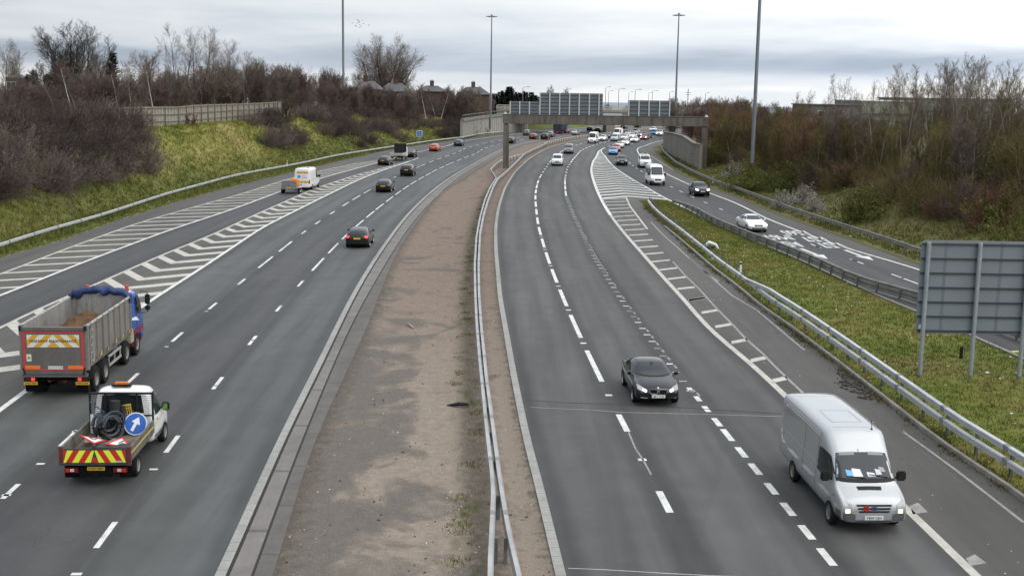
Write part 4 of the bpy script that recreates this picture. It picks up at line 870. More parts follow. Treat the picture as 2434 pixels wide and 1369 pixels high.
def make_bush(seed, m, R=3.0, Hh=2.8, stems=60, tw=9, rt=.013, up_=.35, leaf=None, nleaf=0, ls=.10, tip=None):
    r = random.Random(seed); out = []; tips = []; fin = []
    for k in range(stems):
        a, e = r.uniform(0, 2 * math.pi), math.asin(r.uniform(.02, 1) ** .8); d = Vector((math.cos(a) * math.cos(e), math.sin(a) * math.cos(e), math.sin(e)))
        p = Vector((math.cos(a), math.sin(a), 0)) * r.uniform(0, .35) * R; ln = (1 / math.sqrt((math.cos(e) / R) ** 2 + (math.sin(e) / Hh) ** 2)) * r.uniform(.62, 1.0) * (1 + .22 * math.sin(3 * a + seed) * math.cos(e)) - p.length * math.cos(e) * .8
        n = 6; rr = .035
        for i in range(n):
            d = (d + Vector((r.gauss(0, .13), r.gauss(0, .13), r.gauss(.02, .10)))).normalized(); q = p + d * ln / n; r2 = max(rt, rr * .78); out.append((tuple(p), tuple(q), rr, r2)); p, rr = q, r2
            if i > 0:
                for _ in range(tw // 3 + (r.random() < (tw % 3) / 3)):
                    dd = (rdir(d, rad(r.uniform(25, 70)), r) + Vector((0, 0, up_ * r.random()))).normalized(); q2 = p + dd * ln * r.uniform(.12, .26); dd2 = (dd + Vector((r.gauss(0, .3), r.gauss(0, .3), r.gauss(.1, .25)))).normalized(); q3 = q2 + dd2 * ln * r.uniform(.07, .18)
                    out.append((tuple(p), tuple(q2), rt, rt * .85)); fin.append((tuple(q2), tuple(q3), rt * .85, rt * .5)); tips.append((q2, q3))
                    for _ in range(3):
                        d3 = rdir(dd2, rad(r.uniform(25, 60)), r); b0 = q2.lerp(q3, r.random()); fin.append((tuple(b0), tuple(b0 + d3 * ln * r.uniform(.05, .12)), rt * .7, rt * .4))
    V, F_ = tubes(out + fin, 3); me = np_mesh('branches', V, F_, m)
    if tip is not None:
        me.materials.append(tip); k = np.zeros(len(F_), dtype=np.int32); n_ = len(out) + len(fin)
        for j in range(3): k[j * n_ + len(out):(j + 1) * n_] = 1
        me.polygons.foreach_set('material_index', k)
    if leaf is None: return [me]
    vs, fs = [], []
    for _ in range(nleaf):
        a, b = tips[r.randrange(len(tips))]; c = a.lerp(b, r.random()) + Vector((r.gauss(0, .08), r.gauss(0, .08), r.gauss(0, .08))); n = Vector((r.gauss(0, 1), r.gauss(0, 1), r.gauss(.6, 1))).normalized(); u_ = n.cross(Vector((r.random(), r.random(), .3))).normalized(); w = n.cross(u_); s_ = ls * r.uniform(.6, 1.3); i0 = len(vs)
        vs += [c - u_ * s_, c - w * s_ * .55, c + u_ * s_, c + w * s_ * .55]; fs.append((i0, i0 + 1, i0 + 2, i0 + 3))
    return [me, np_mesh('foliage', np.array([tuple(q) for q in vs]), np.array(fs), leaf)]
VR = random.Random(11)
def put(parts, name, loc, label, cat, group, s=1.0, sz=None, names=('trunk', 'crown'), lean=0.0):
    r = empty(name, loc, VR.uniform(0, 6.28)); r.scale = (s, s, sz or s); tag(r, label, cat, group)
    if lean: r.rotation_euler = (VR.gauss(0, lean), VR.gauss(0, lean), VR.uniform(0, 6.28))
    for n, me in zip(names, parts): link(n, me, None, r)
    return r
def gzl(x, y):
    """height of the left bank at a world point"""
    o = 0.0
    for _ in range(6):
        yl = y - LG.dir(y).x * o; d = LG.dir(yl); o = max(0, (LG(yl) - x) / d.y)
    return bank_z(yl, o)
def gzr(x, y):
    o = 0.0
    for _ in range(6):
        yl = y + SG.dir(y).x * o; d = SG.dir(yl); o = max(0, (x - SG(yl)) / d.y)
    return rb_z(yl, o)
def inpoly(u, v, pl):
    c = False; j = len(pl) - 1
    for i in range(len(pl)):
        (xi, yi), (xj, yj) = pl[i], pl[j]
        if (yi > v) != (yj > v) and u < (xj - xi) * (v - yi) / (yj - yi) + xi: c = not c
        j = i
    return c
# --- bushes on the left bank
BU = [make_bush(20 + i, B_BUSH, 3.1, 2.7, 74, 10, tip=B_TIP) for i in range(4)] + [make_bush(30 + i, B_PURP, 3.1, 3.0, 66, 10, tip=B_TIP2) for i in range(2)]
polys = [[(-60, 262), (120, 258), (280, 282), (345, 306), (375, 345), (352, 402), (290, 412), (250, 404), (160, 426), (125, 470), (60, 486), (-60, 490)],
         [(592, 272), (640, 268), (690, 300), (722, 352), (708, 366), (650, 358), (612, 318)], [(708, 252), (790, 258), (862, 285), (893, 320), (880, 336), (805, 342), (748, 308)],
         [(990, 275), (1050, 255), (1110, 240), (1150, 252), (1148, 318), (1080, 324), (1035, 316), (1005, 306)], [(865, 255), (990, 262), (990, 316), (935, 330), (880, 305)]]
for pi, pl in enumerate(polys):
    y = 62.0
    while y < 335:
        st = 3.3 if y < 160 else 4.1
        o = 4.5
        while o < 22:
            q = left_pt(y + VR.uniform(-.8, .8), o + VR.uniform(-.7, .7)); u, v = proj(q + Vector((0, 0, .9)))
            if inpoly(u, v, pl):
                s = VR.uniform(.75, 1.2) * (1.0 if pi == 0 else .95)
                b = BU[VR.randrange(4) if VR.random() < (.6 if pi == 0 else .85) else 4 + VR.randrange(2)]
                put(b, 'shrub', q - Vector((0, 0, .15)), ['leafless dark shrub in the large mass of bushes on the left bank', 'dark bare shrub below the right end of the timber fence', 'dark bare shrub between the timber fence and the lighting mast', 'dark bare shrub beside the abutment wall on the left bank', 'leafless shrub on the bank behind the small blue sign'][pi],
                    'shrub', ['bushes on the near left bank', 'bushes below the fence end', 'bushes beside the left mast', 'bushes beside the abutment', 'bushes behind the blue sign'][pi], s, s * VR.uniform(.85, 1.25), ('branches',))
            o += st * .95
        y += st
# --- thicket on top of the left bank
TH = [make_tree(CF_THICK, 40 + i, B_DARK, (B_PURP, B_TWIG, B_PURP, B_TWIG)[i], 5, 6.0, .28, .05) for i in range(4)]
sky_l = lambda u: float(np.interp(u, [-60, 0, 60, 130, 200, 260, 310, 360, 420, 560, 620, 650, 700, 760, 800, 840, 900, 960, 1000, 1060, 1130, 1200], [200, 205, 198, 190, 182, 172, 175, 162, 168, 152, 148, 166, 156, 158, 170, 200, 226, 228, 214, 220, 223, 226]))
def drop(u, D, ground):
    q = PD(u, 250, D); return Vector((q.x, D, ground(q.x, D)))
TL = 'bare brown thicket tree on top of the left bank behind the fence'
for k in range(175):
    u = VR.uniform(-60, 1190); D0 = float(np.interp(u, [-60, 250, 420, 680, 900, 1190], [118, 150, 190, 235, 285, 335])); D = D0 + VR.random() ** 1.5 * 75
    q = drop(u, D, gzl); h = 12 - (sky_l(u) + VR.uniform(-4, 42) - 215) * D / 2850 - q.z
    if h < 2.2 or q.z < 3.0: continue
    put(TH[VR.randrange(4)], 'thicket_tree', q, TL, 'tree', 'thicket along the top of the left bank', h / 6.0 * .9, h / 6.0, lean=.04)
for k in range(64):
    u = VR.uniform(815, 1165); D = float(np.interp(u, [815, 900, 970, 1000, 1180], [272, 276, 284, 318, 326])) + VR.uniform(0, 11); q = drop(u, D, gzl); h = 12 - (VR.uniform(200, 238) - 215) * D / 2850 - q.z
    if q.z < 1.0: continue
    put(TH[VR.randrange(4)], 'thicket_tree', q, 'bare bushy tree on the bank in front of the houses', 'tree', 'bare trees before the houses', h / 6.0 * .8, h / 6.0, lean=.04)
for k in range(40):
    u = VR.uniform(1588, 1800); D = VR.uniform(232, 420); q = PD(u, 250, D); q.z = 1.5; h = 12 - (VR.uniform(216, 246) - 215) * D / 2850 - 1.5
    put(TH[VR.choice([3, 3, 0, 1])], 'thicket_tree', q, 'distant brown tree beyond the right end of the gantry', 'tree', 'distant trees right of the gantry', h / 6.0 * .9, h / 6.0)
for k in range(16):
    u = VR.choice([VR.uniform(1432, 1446), VR.uniform(1474, 1500), VR.uniform(1500, 1600)]); D = VR.uniform(470, 560); q = PD(u, 250, D); q.z = -1; h = 12 - (VR.uniform(236, 250) - 215) * D / 2850 + 1
    put(TH[1], 'thicket_tree', q, 'distant bushy tree beyond the bridge between the gantry signs', 'tree', 'distant trees beyond the bridge', h / 6.0 * 1.3, h / 6.0)
# --- named trees of the left skyline
def skyline(parts, H0, u, vtop, D, label, w=1.0, name='bare_tree', rz=None, ground=gzl):
    q = drop(u, D, ground); h = PD(u, vtop, D).z - q.z; r = put(parts, name, q, label, 'tree', None, h / H0 * w, h / H0)
    if rz is not None: r.rotation_euler.z = rz
    return r
OAK = make_tree(CF_BIG, 3, B_DARK, B_DARK, 8, 10, .62, .15, env=(6.6, 3.6, 4.3)); OAK2 = make_tree(CF_BIG, 8, B_DARK, B_TWIG, 7, 10, .85, .11, env=(6.2, 3.9, 4.6))
CF_BIG['rmin'] = .008; FAN = make_tree(CF_BIG, 5, B_DARK, B_TWIG, 14, 17, .85, .20, env=(10.2, 7.0, 9.4)); TALL = [make_tree(CF_TALL, 60 + i, B_DARK, B_TWIG, 2, 14, .12, .15) for i in range(3)]
SLIM = make_tree(CF_TALL, 71, B_TWIG, B_TWIG, 5, 12, .1, .09)
skyline(OAK, 10, 165, 42, 165, 'large spreading bare tree with dark limbs, tallest at the far left of the skyline', 1.0)
skyline(OAK2, 10, 222, 122, 160, 'smaller bare tree leaning out to the right of the large spreading one', 1.15)
skyline(OAK2, 10, 98, 150, 168, 'low pale twiggy tree to the left of the large spreading one', 1.1)
iv = skyline(TALL[0], 14, 2, 88, 135, 'ivy covered bare tree at the left edge of the photo', .9, 'ivy_tree')
skyline(SLIM, 12, 36, 98, 260, 'narrow pale poplar standing far off behind the ivy covered tree', .6, 'poplar_tree')
skyline(OAK2, 10, 362, 108, 190, 'round crowned dark bare tree in the middle of the left skyline', 1.05, rz=2.0)
for u, v, D, i, w, lb in ((428, 52, 205, 0, .75, 'tall thin bare tree, first and highest of the clump right of the round dark tree'), (472, 60, 205, 1, .8, 'tall bare tree, second of the skyline clump'), (505, 72, 212, 2, .75, 'tall bare tree, third of the skyline clump'), (548, 88, 215, 0, .85, 'tall bare tree, fourth and lower in the skyline clump'), (585, 118, 220, 1, .9, 'low bare tree at the right end of the skyline clump')):
    skyline(TALL[i], 14, u, v, D, lb, w)
skyline(SLIM, 12, 618, 132, 225, 'dense twiggy tree just right of the skyline clump', .9); skyline(OAK, 10, 778, 155, 320, 'small gnarled bare tree just left of the tall lighting mast', .8)
skyline(FAN, 17, 918, 74, 330, 'huge fan shaped bare tree standing alone behind the red brick houses', 1.0, rz=.6)
skyline(OAK2, 10, 855, 165, 325, 'low wide bare tree at the left foot of the huge fan shaped tree', 1.1)
for u, v, D in ((1308, 197, 460), (1345, 203, 470), (700, 160, 270), (735, 170, 275), (970, 190, 370), (1068, 195, 380), (1015, 196, 375), (1100, 200, 385), (1140, 200, 390)):
    q = drop(u, D, lambda x, y: 4.0); h = PD(u, v, D).z - 4; put(SLIM if u > 960 else TALL[2], 'bare_tree', q, 'slender bare tree rising behind the houses and hedges', 'tree', 'slender bare trees on the skyline', h / 13 * .8, h / 12.5)
BI = [make_tree(CF_BIRCH, 80 + i, B_BIRCH, B_PURP, 1, 8, .0, .085) for i in range(3)]
for u, vb, ut, vt, D in ((143, 262, 118, 140, 128), (176, 272, 156, 130, 126), (196, 284, 168, 138, 124), (287, 264, 258, 148, 150), (366, 250, 360, 138, 190), (312, 252, 305, 190, 180), (330, 250, 318, 195, 185), (720, 275, 712, 175, 250), (818, 285, 812, 178, 215), (1013, 278, 1008, 196, 300), (1046, 270, 1052, 205, 310), (1036, 268, 1030, 208, 312), (690, 268, 684, 190, 262)):
    D = on_line(CREST, u) + 5 if u < 690 else max(D, 285); b, t = PD(u, vb, D), PD(ut, vt, D); b.z = min(b.z, gzl(b.x, D)); r = put(BI[VR.randrange(3)], 'birch_tree', b, 'white stemmed young birch on top of the left bank', 'tree', 'birches on the left bank', 1.0)
    d = t - b; l = d.length; r.rotation_mode = 'QUATERNION'; r.rotation_quaternion = d.to_track_quat('Z', 'Y'); r.scale = (l / 8 * 1.0,) * 3
# evergreens
def make_conifer(seed, H=9.0):
    r = random.Random(seed); out = []; tr = [((0, 0, 0), (0, 0, H), .16, .03)]; vs, fs = [], []
    for k in range(1500):
        z = H * (.12 + .88 * r.random() ** .85); R = 2.3 * (1 - (z / H) ** 1.6) * (.75 + .35 * math.sin(z * 3.1)) + .25; a = r.uniform(0, 6.28); rr = R * r.random() ** .45; c = Vector((math.cos(a) * rr, math.sin(a) * rr, z + r.uniform(-.2, .2)))
        d = Vector((math.cos(a), math.sin(a), r.uniform(-.1, .5))).normalized(); s_ = d.cross(Vector((0, 0, 1))).normalized() * r.uniform(.12, .22); e = c + d * r.uniform(.3, .6); i0 = len(vs); vs += [c - s_, c + s_, e + s_ * .4, e - s_ * .4]; fs.append((i0, i0 + 1, i0 + 2, i0 + 3))
    return (np_mesh('trunk', *tubes(tr, 6), B_DARK), np_mesh('crown', np.array([tuple(q) for q in vs]), np.array(fs), B_CONE))
CO = [make_conifer(i) for i in range(2)]
for k in range(34):
    u = 1172 + 125 * (k + VR.random()) / 34; v = float(np.interp(u, [1172, 1195, 1210, 1235, 1265, 1300], [222, 212, 208, 216, 220, 224])) + VR.uniform(-2, 14); D = VR.uniform(395, 440); q = PD(u, 250, D); q.z = 2.5; h = PD(u, v, D).z - 2.5
    put(CO[k % 2], 'pine_tree', q, 'dark evergreen pine in the row behind the low gantry sign', 'tree', 'evergreens beyond the bridge', h / 9)
for u, v, D in ((272, 128, 185), (262, 150, 180), (85, 170, 172), (70, 180, 170)):
    q = drop(u, D, gzl); h = PD(u, v, D).z - q.z; put(CO[0], 'pine_tree', q, 'dark evergreen standing among bare trees on the left bank', 'tree', 'evergreens on the left bank', h / 9 * .9, h / 9)
# red leaved shrub before the fence
y = on_line(CREST, 456) - 2.5; q = PD(456, 297, y); q.z = gzl(q.x, y)
put(make_bush(91, B_DARK, 1.3, 2.6, 16, 6, .014, .4, B_RUST, 500, .09), 'shrub', q, 'small red leaved shrub in front of the timber fence', 'shrub', None, .95, 1.0, ('branches', 'foliage'))
# --- right hand wood
WD = [make_tree(CF_WOOD, 100 + i, (B_PALE, B_DARK, B_PALE, B_DARK, B_PALE)[i], (B_OLIVE, B_RED, B_TWIG, B_OLIVE, B_PURP)[i], 2 if i % 2 else 3, 9.0, .14, .085) for i in range(5)]
CF_AIRY = dict(CF_WOOD, rmin=.0055, kids=[1.6, 1.6, 1.5], start=[.22, .1, .1])
WT = [make_tree(CF_AIRY, 150 + i, B_PALE, (B_TWIG, B_OLIVE, B_PURP)[i], 2, 9.0, .12, .075) for i in range(3)]
UB = [make_bush(120 + i, (B_OLIVE, B_RED, B_OLIVE, B_PURP)[i], 2.4, 3.2, 46, 9, .013, .5) for i in range(4)]
GB = [make_bush(130 + i, B_OLIVE, 2.2, 2.8, 40, 8, .012, .5, B_LEAF, 3000, .075) for i in range(2)]
sky_r = lambda u: float(np.interp(u, [1640, 1700, 1760, 1830, 1900, 1960, 2030, 2100, 2160, 2230, 2300, 2360, 2434, 2600], [242, 226, 216, 218, 212, 226, 238, 242, 238, 230, 224, 232, 222, 205]))
LW = ['olive twigged bare tree in the dense wood on the right bank', 'reddish brown bare tree in the dense wood on the right bank', 'grey brown bare tree in the dense wood on the right bank']
def right_spot(u, D): q = PD(u, 250, D); return Vector((q.x, D, gzr(q.x, D)))
edge = lambda u: float(np.interp(u, [1640, 1700, 1780, 1860, 1960, 2100, 2250, 2434, 2700], [215, 190, 168, 148, 130, 117, 105, 92, 80]))
for k in range(185):
    u = VR.uniform(1655, 2640) if k > 40 else VR.uniform(1655, 1950); D = edge(u) + 5 + VR.random() ** 1.4 * 62; q = right_spot(u, D); dd = (D - edge(u)) / 60
    h = 12 - (sky_r(u) + VR.uniform(0, 40) + (1 - min(1, dd)) * 22 - 215) * D / 2850 - q.z
    if h < 2.5: continue
    i = VR.choice([0, 3, 2, 4, 0]) if u > 1960 else VR.choice([1, 1, 4, 3, 1] if D > edge(u) + 25 else [0, 3, 1, 0])
    put(WD[i], 'woodland_tree', q, {0: LW[0], 3: LW[0], 1: LW[1], 2: LW[2], 4: LW[2]}[i], 'tree', {0: 'olive trees of the right hand wood', 3: 'olive trees of the right hand wood', 1: 'reddish trees of the right hand wood', 2: 'grey brown trees of the right hand wood', 4: 'grey brown trees of the right hand wood'}[i], h / 9 * VR.uniform(.95, 1.3), h / 9, lean=.05)
for u, v, D, i in ((1992, 172, 165, 2), (2135, 146, 150, 0), (2285, 126, 140, 2), (2320, 122, 138, 4), (2250, 140, 142, 2), (2180, 160, 150, 4), (2360, 150, 135, 0), (2085, 188, 155, 4), (2430, 140, 128, 2), (2020, 200, 160, 2), (2060, 205, 150, 0), (2110, 175, 158, 2), (2155, 165, 146, 4), (2205, 150, 148, 0), (2232, 158, 139, 2), (2265, 135, 150, 4), (2300, 140, 132, 0), (2340, 134, 144, 2), (2390, 175, 138, 4), (2412, 158, 131, 0), (1900, 215, 172, 4), (1950, 212, 168, 2)):
    q = right_spot(u, D); h = PD(u, v, D).z - q.z; put(WT[i % 3], 'woodland_tree', q, 'tall bare tree standing out above the wood on the right bank', 'tree', 'tall trees above the right hand wood', h / 9 * .8, h / 9)
for k in range(34):
    u = VR.uniform(1940, 2450); v = float(np.interp(u, [1940, 2060, 2140, 2220, 2300, 2370, 2450], [215, 205, 165, 165, 135, 160, 165])) + VR.uniform(0, 55); D = edge(u) + VR.uniform(14, 50); q = right_spot(u, D); h = PD(u, v, D).z - q.z
    put(WT[k % 3], 'woodland_tree', q, 'thin airy bare tree among the tall ones in the wood on the right bank', 'tree', 'airy trees of the right hand wood', h / 9 * .85, h / 9, lean=.04)
for k in range(112):
    u = VR.uniform(1665, 2560); D = edge(u) + VR.random() ** 1.3 * 30 + (9 if 1770 < u < 1960 or 2010 < u < 2085 else 0); q = right_spot(u, D); s = VR.uniform(.75, 1.25); i = VR.randrange(4)
    put(UB[i], 'shrub', q - Vector((0, 0, .2)), ['olive leafless undergrowth shrub along the edge of the right hand wood', 'reddish leafless undergrowth shrub along the edge of the right hand wood', 'olive leafless undergrowth shrub along the edge of the right hand wood', 'greyish leafless undergrowth shrub along the edge of the right hand wood'][i], 'shrub', ['olive undergrowth', 'reddish undergrowth', 'olive undergrowth', 'greyish undergrowth'][i], s, s * VR.uniform(.9, 1.3), ('branches',))
for u, v, D, s, lb in ((1800, 425, 150, 1.55, 'bright green leafing shrub left of the white blossom on the right bank'), (1838, 425, 146, 1.2, 'green leafing shrub beside the foot of the thick mast'), (1905, 400, 140, 1.3, 'yellow green leafing shrub above the white blossom'), (2045, 500, 112, 1.25, 'bright green leafing shrub standing alone before the wood'), (2380, 480, 98, 1.2, 'green leafing shrub at the right edge above the large sign'), (2420, 560, 86, 1.1, 'low green shrub just above the right end of the large sign'), (2360, 400, 112, 1.5, 'tall green tinged shrub inside the wood at the right'), (1720, 405, 190, 1.3, 'olive green shrub against the right leg of the gantry')):
    q = PD(u, v, D); q.z = gzr(q.x, D) - .1; put(GB[VR.randrange(2)], 'shrub', q, lb, 'shrub', None, s, s * 1.05, ('branches', 'foliage'))
BL_ = make_bush(140, B_TWIG, 1.9, 2.4, 40, 8, .010, .5, B_BLOS, 3000, .06)
for u, v, D, s, lb in ((1862, 478, 127, .8, 'shrub in white blossom hanging over the right verge barrier'), (1905, 454, 131, .85, 'shrub in sparse white blossom behind the blossoming one at the barrier'), (1742, 402, 168, .9, 'pale grey blossoming shrub right of the gantry leg'), (1942, 484, 123, .7, 'small shrub with a few white flowers right of the blossom')):
    q = PD(u, v, D); q.z = gzr(q.x, D) - .1; put(BL_, 'shrub', q, lb, 'shrub', None, s, s, ('branches', 'foliage'))
# --- grass
def grass(name, label, pts, m, hgt, n=5, w=.03):
    r = np.random.default_rng(len(pts)); P_ = np.array(pts); k = len(P_); base = np.repeat(P_, n, 0) + r.normal(0, .12, (k * n, 3)) * [1, 1, 0]; a = r.uniform(0, 6.28, k * n); h = hgt * r.uniform(.5, 1.3, k * n); t = r.normal(0, .4, (k * n, 2)) * h[:, None]
    s_ = np.stack([np.cos(a), np.sin(a), 0 * a], 1) * w; top = base + np.concatenate([t, h[:, None]], 1); V = np.stack([base - s_, base + s_, top + s_ * .2, top - s_ * .2], 1).reshape(-1, 3)
    o = link(name, np_mesh(name, V, np.arange(len(V)).reshape(-1, 4), m)); o['kind'] = 'stuff'; o['label'] = label; return o
GM = ground_mat('grass_blades', [(.36, (.058, .088, .014)), (.46, (.11, .135, .022)), (.56, (.20, .185, .05)), (.68, (.28, .23, .10))], 1.0, (1, .5, .5), 0, low=((.062, .078, .018), (.120, .130, .034)))
GM2 = ground_mat('grass_blades_short', [(.36, (.058, .085, .014)), (.46, (.106, .128, .022)), (.57, (.155, .145, .038)), (.69, (.20, .15, .065))], 1.3, (1, 1, 1), 0)
pts = []
for k in range(26000):
    y = 62 + 250 * VR.random() ** 1.3; o = VR.uniform(.25, 15); pts.append(tuple(left_pt(y, o, -.02)))
grass('grass', 'rough green and straw coloured grass on the left bank', pts, GM, .36, 5, .035)
pts = [tuple(isle_pt(30 + 104 * VR.random() ** 1.2, VR.random())) for k in range(20000)]
grass('grass', 'short patchy grass on the island between carriageway and slip road', pts, GM2, .09, 5, .02)
pts = [tuple(right_pt(60 + 180 * VR.random() ** 1.2, VR.uniform(.5, 14), -.02)) for k in range(14000)]
grass('grass', 'rough grass on the right verge of the slip road', pts, GM, .26, 5, .03)
pts = []
for k in range(150):
    y = 28 + 110 * VR.random() ** 1.1; x = (CB(y) if y > 47 else P(1150, 1250)[0]) - .25 - abs(VR.gauss(0, .30))
    for _ in range(12 if VR.random() < .3 else 2): pts.append((x + VR.gauss(0, .12), y + VR.gauss(0, .2), -.02))
grass('weeds', 'weeds growing along the foot of the central barrier', pts, GM2, .085, 6, .014)
# ---------------------------------------------------------------- vehicles: shared pieces
M_TYRE = mat('tyre_rubber', (.013, .013, .013), .85, spec=.2, nscale=4, namt=.2); M_RIM = mat('wheel_alloy', (.36, .365, .37), .35, .7); M_RIMD = mat('wheel_steel_dirty', (.20, .19, .175), .6, .3, nscale=5, namt=.3)
M_TRIM = mat('black_trim', (.014, .014, .015), .6, spec=.25); M_GREYTRIM = mat('grey_bumper', (.085, .09, .095), .6); M_UNDER = mat('underbody', (.007, .007, .007), .9, spec=.1); M_ARCH = mat('wheel_arch', (.006, .006, .006), .95, spec=.1)
def glass_mat(name, col, rough=.04):
    m = mat(name, col, rough, 0, 0, .42); return m
M_GLASS = glass_mat('window_glass', (.016, .020, .022)); M_WIND = glass_mat('windscreen_glass', (.014, .020, .025), .05)
M_HL = mat('headlamp_lens', (.30, .31, .32), .12, .2, .5); M_HLON = mat('headlamp_lit', (.8, .78, .7), .2, emit=(1, .93, .78), estr=4.0); M_HLWARM = mat('headlamp_warm_lit', (.8, .7, .5), .2, emit=(1, .80, .45), estr=2.0)
M_TL = mat('tail_lamp', (.13, .008, .008), .2, 0, .5); M_TLON = mat('tail_lamp_lit', (.5, .03, .03), .3, emit=(1, .04, .03), estr=1.4); M_AMB = mat('amber_lens', (.55, .16, .02), .3)
M_PLW = mat('number_plate_white', (.68, .68, .66), .5); M_PLY = mat('number_plate_yellow', (.62, .40, .03), .5); M_BLACK = mat('lettering_black', (.015, .015, .015), .6); M_CHROME = mat('chrome', (.34, .34, .34), .25, 1.0)
def car_paint(name, col, metal=.0, rough=.34, dirt=.12):
    m = bpy.data.materials.new(name); m.use_nodes = True; nt = m.node_tree; b = nt.nodes['Principled BSDF']
    t = nt.nodes.new('ShaderNodeTexCoord'); n1 = noise(nt, t.outputs['Object'], 1.6, 4, .6); s = nt.nodes.new('ShaderNodeSeparateXYZ'); nt.links.new(t.outputs['Object'], s.inputs[0])
    low = ramp(nt, s.outputs[2], [(.22, 1.0), (.75, 0.0)]); f = mathn(nt, 'MULTIPLY', mathn(nt, 'ADD', mathn(nt, 'MULTIPLY', low, .8), .12), n1)
    nt.links.new(mixc(nt, mathn(nt, 'MULTIPLY', f, dirt * 5, clamp=True), col, (.10, .09, .078)), b.inputs['Base Color'])
    b.inputs['Metallic'].default_value = metal; b.inputs['Roughness'].default_value = rough; b.inputs['Coat Weight'].default_value = 1.0; b.inputs['Coat Roughness'].default_value = .08; b.inputs['Coat IOR'].default_value = 1.40; b.inputs['Specular IOR Level'].default_value = .12; return m
PAINT = {k: car_paint('paint_' + k, c, mt, r, .02 if k in ('black', 'dark', 'navy', 'maroon') else .10) for k, (c, mt, r) in dict(black=((.006, .006, .007), 0, .45), dark=((.014, .016, .02), 0, .45), white=((.78, .78, .77), 0, .4), silver=((.50, .51, .52), .55, .38), grey=((.14, .145, .15), .5, .38), red=((.32, .018, .014), .1, .35), orange=((.50, .085, .03), .1, .35), blue=((.09, .30, .62), .1, .35), maroon=((.17, .015, .022), .2, .35), navy=((.03, .045, .10), .3, .35)).items()}
SEC = 10
def section(w, zb, zs, zt, wt, wb=None):
    wb = wb or w * .84; wm = w * .97; u = .42
    return [(0, zb), (wb, zb), (w * .965, zb + .09), (w, zb + .30 * (zs - zb)), (w, zb + .78 * (zs - zb)), (wm, zs), (wm + (wt - wm) * u, zs + (zt - zs) * .45), (wt + .035, zt - .085), (wt * .86, zt - .012), (0, zt + .012)]
class Body:
    """lofted shell; keeps a BVH so that panes, lamps and trim can be laid on its skin"""
    def __init__(s, stations, sub=1, name='body', crease=()):
        vs, fs = [], []; n = SEC * 2 - 2
        for x, sec in stations:
            half = [(x, y, z) for y, z in sec]; vs += half + [(x, -y, z) for y, z in sec[-2:0:-1]]
        for i in range(len(stations) - 1):
            for k in range(n): fs.append((i * n + k, i * n + (k + 1) % n, (i + 1) * n + (k + 1) % n, (i + 1) * n + k))
        for b, sg in ((0, 1), ((len(stations) - 1) * n, -1)):
            for k in range(SEC - 1):
                if k == 0: q = (b, b + 1, b + n - 1)
                elif k == SEC - 2: q = (b + k, b + k + 1, b + n - k)
                else: q = (b + k, b + k + 1, b + n - k - 1, b + n - k)
                fs.append(q)
        me = bpy.data.meshes.new(name); me.from_pydata(vs, [], fs); bm = bmesh.new(); bm.from_mesh(me); bmesh.ops.recalc_face_normals(bm, faces=bm.faces); bm.to_mesh(me); bm.free()
        if sub:
            o = bpy.data.objects.new('m', me); COL.objects.link(o); md = o.modifiers.new('s', 'SUBSURF'); md.levels = sub; md.render_levels = sub
            me2 = bpy.data.meshes.new_from_object(o.evaluated_get(bpy.context.evaluated_depsgraph_get())); bpy.data.objects.remove(o); bpy.data.meshes.remove(me); me = me2; me.name = name
        sharp(me, 50); s.me = me; bm = bmesh.new(); bm.from_mesh(me); s.bvh = BVHTree.FromBMesh(bm); bm.free()
    AX = {'front': (Vector((9, 0, 0)), Vector((-1, 0, 0)), lambda a, b: Vector((0, a, b))), 'rear': (Vector((-9, 0, 0)), Vector((1, 0, 0)), lambda a, b: Vector((0, a, b))),
          'left': (Vector((0, 9, 0)), Vector((0, -1, 0)), lambda a, b: Vector((a, 0, b))), 'right': (Vector((0, -9, 0)), Vector((0, 1, 0)), lambda a, b: Vector((a, 0, b))), 'top': (Vector((0, 0, 9)), Vector((0, 0, -1)), lambda a, b: Vector((a, b, 0)))}
    def hit(s, ax, a, b, off=.006):
        o, d, f = s.AX[ax]; q = o + f(a, b); h = s.bvh.ray_cast(q, d)
        if h[0] is None: h = s.bvh.find_nearest(f(a, b) + o * .1); 
        return h[0] + h[1] * off if h[1].dot(d) < 0 else h[0] - h[1] * off
    def patch(s, mb, ax, top, bot, n=6, m=4, off=.006, mi=0):
        """pane between two edge polylines given in the axis' plane, moulded to the skin"""
        def at(pl, t):
            t *= len(pl) - 1; i = min(int(t), len(pl) - 2); f = t - i; return (pl[i][0] + (pl[i + 1][0] - pl[i][0]) * f, pl[i][1] + (pl[i + 1][1] - pl[i][1]) * f)
        vs = []
        for j in range(m + 1):
            for i in range(n + 1):
                a, b = at(top, i / n), at(bot, i / n); t = j / m; vs.append(s.hit(ax, a[0] + (b[0] - a[0]) * t, a[1] + (b[1] - a[1]) * t, off))
        mb.add(vs, [(j * (n + 1) + i, j * (n + 1) + i + 1, (j + 1) * (n + 1) + i + 1, (j + 1) * (n + 1) + i) for j in range(m) for i in range(n)], mi); return mb
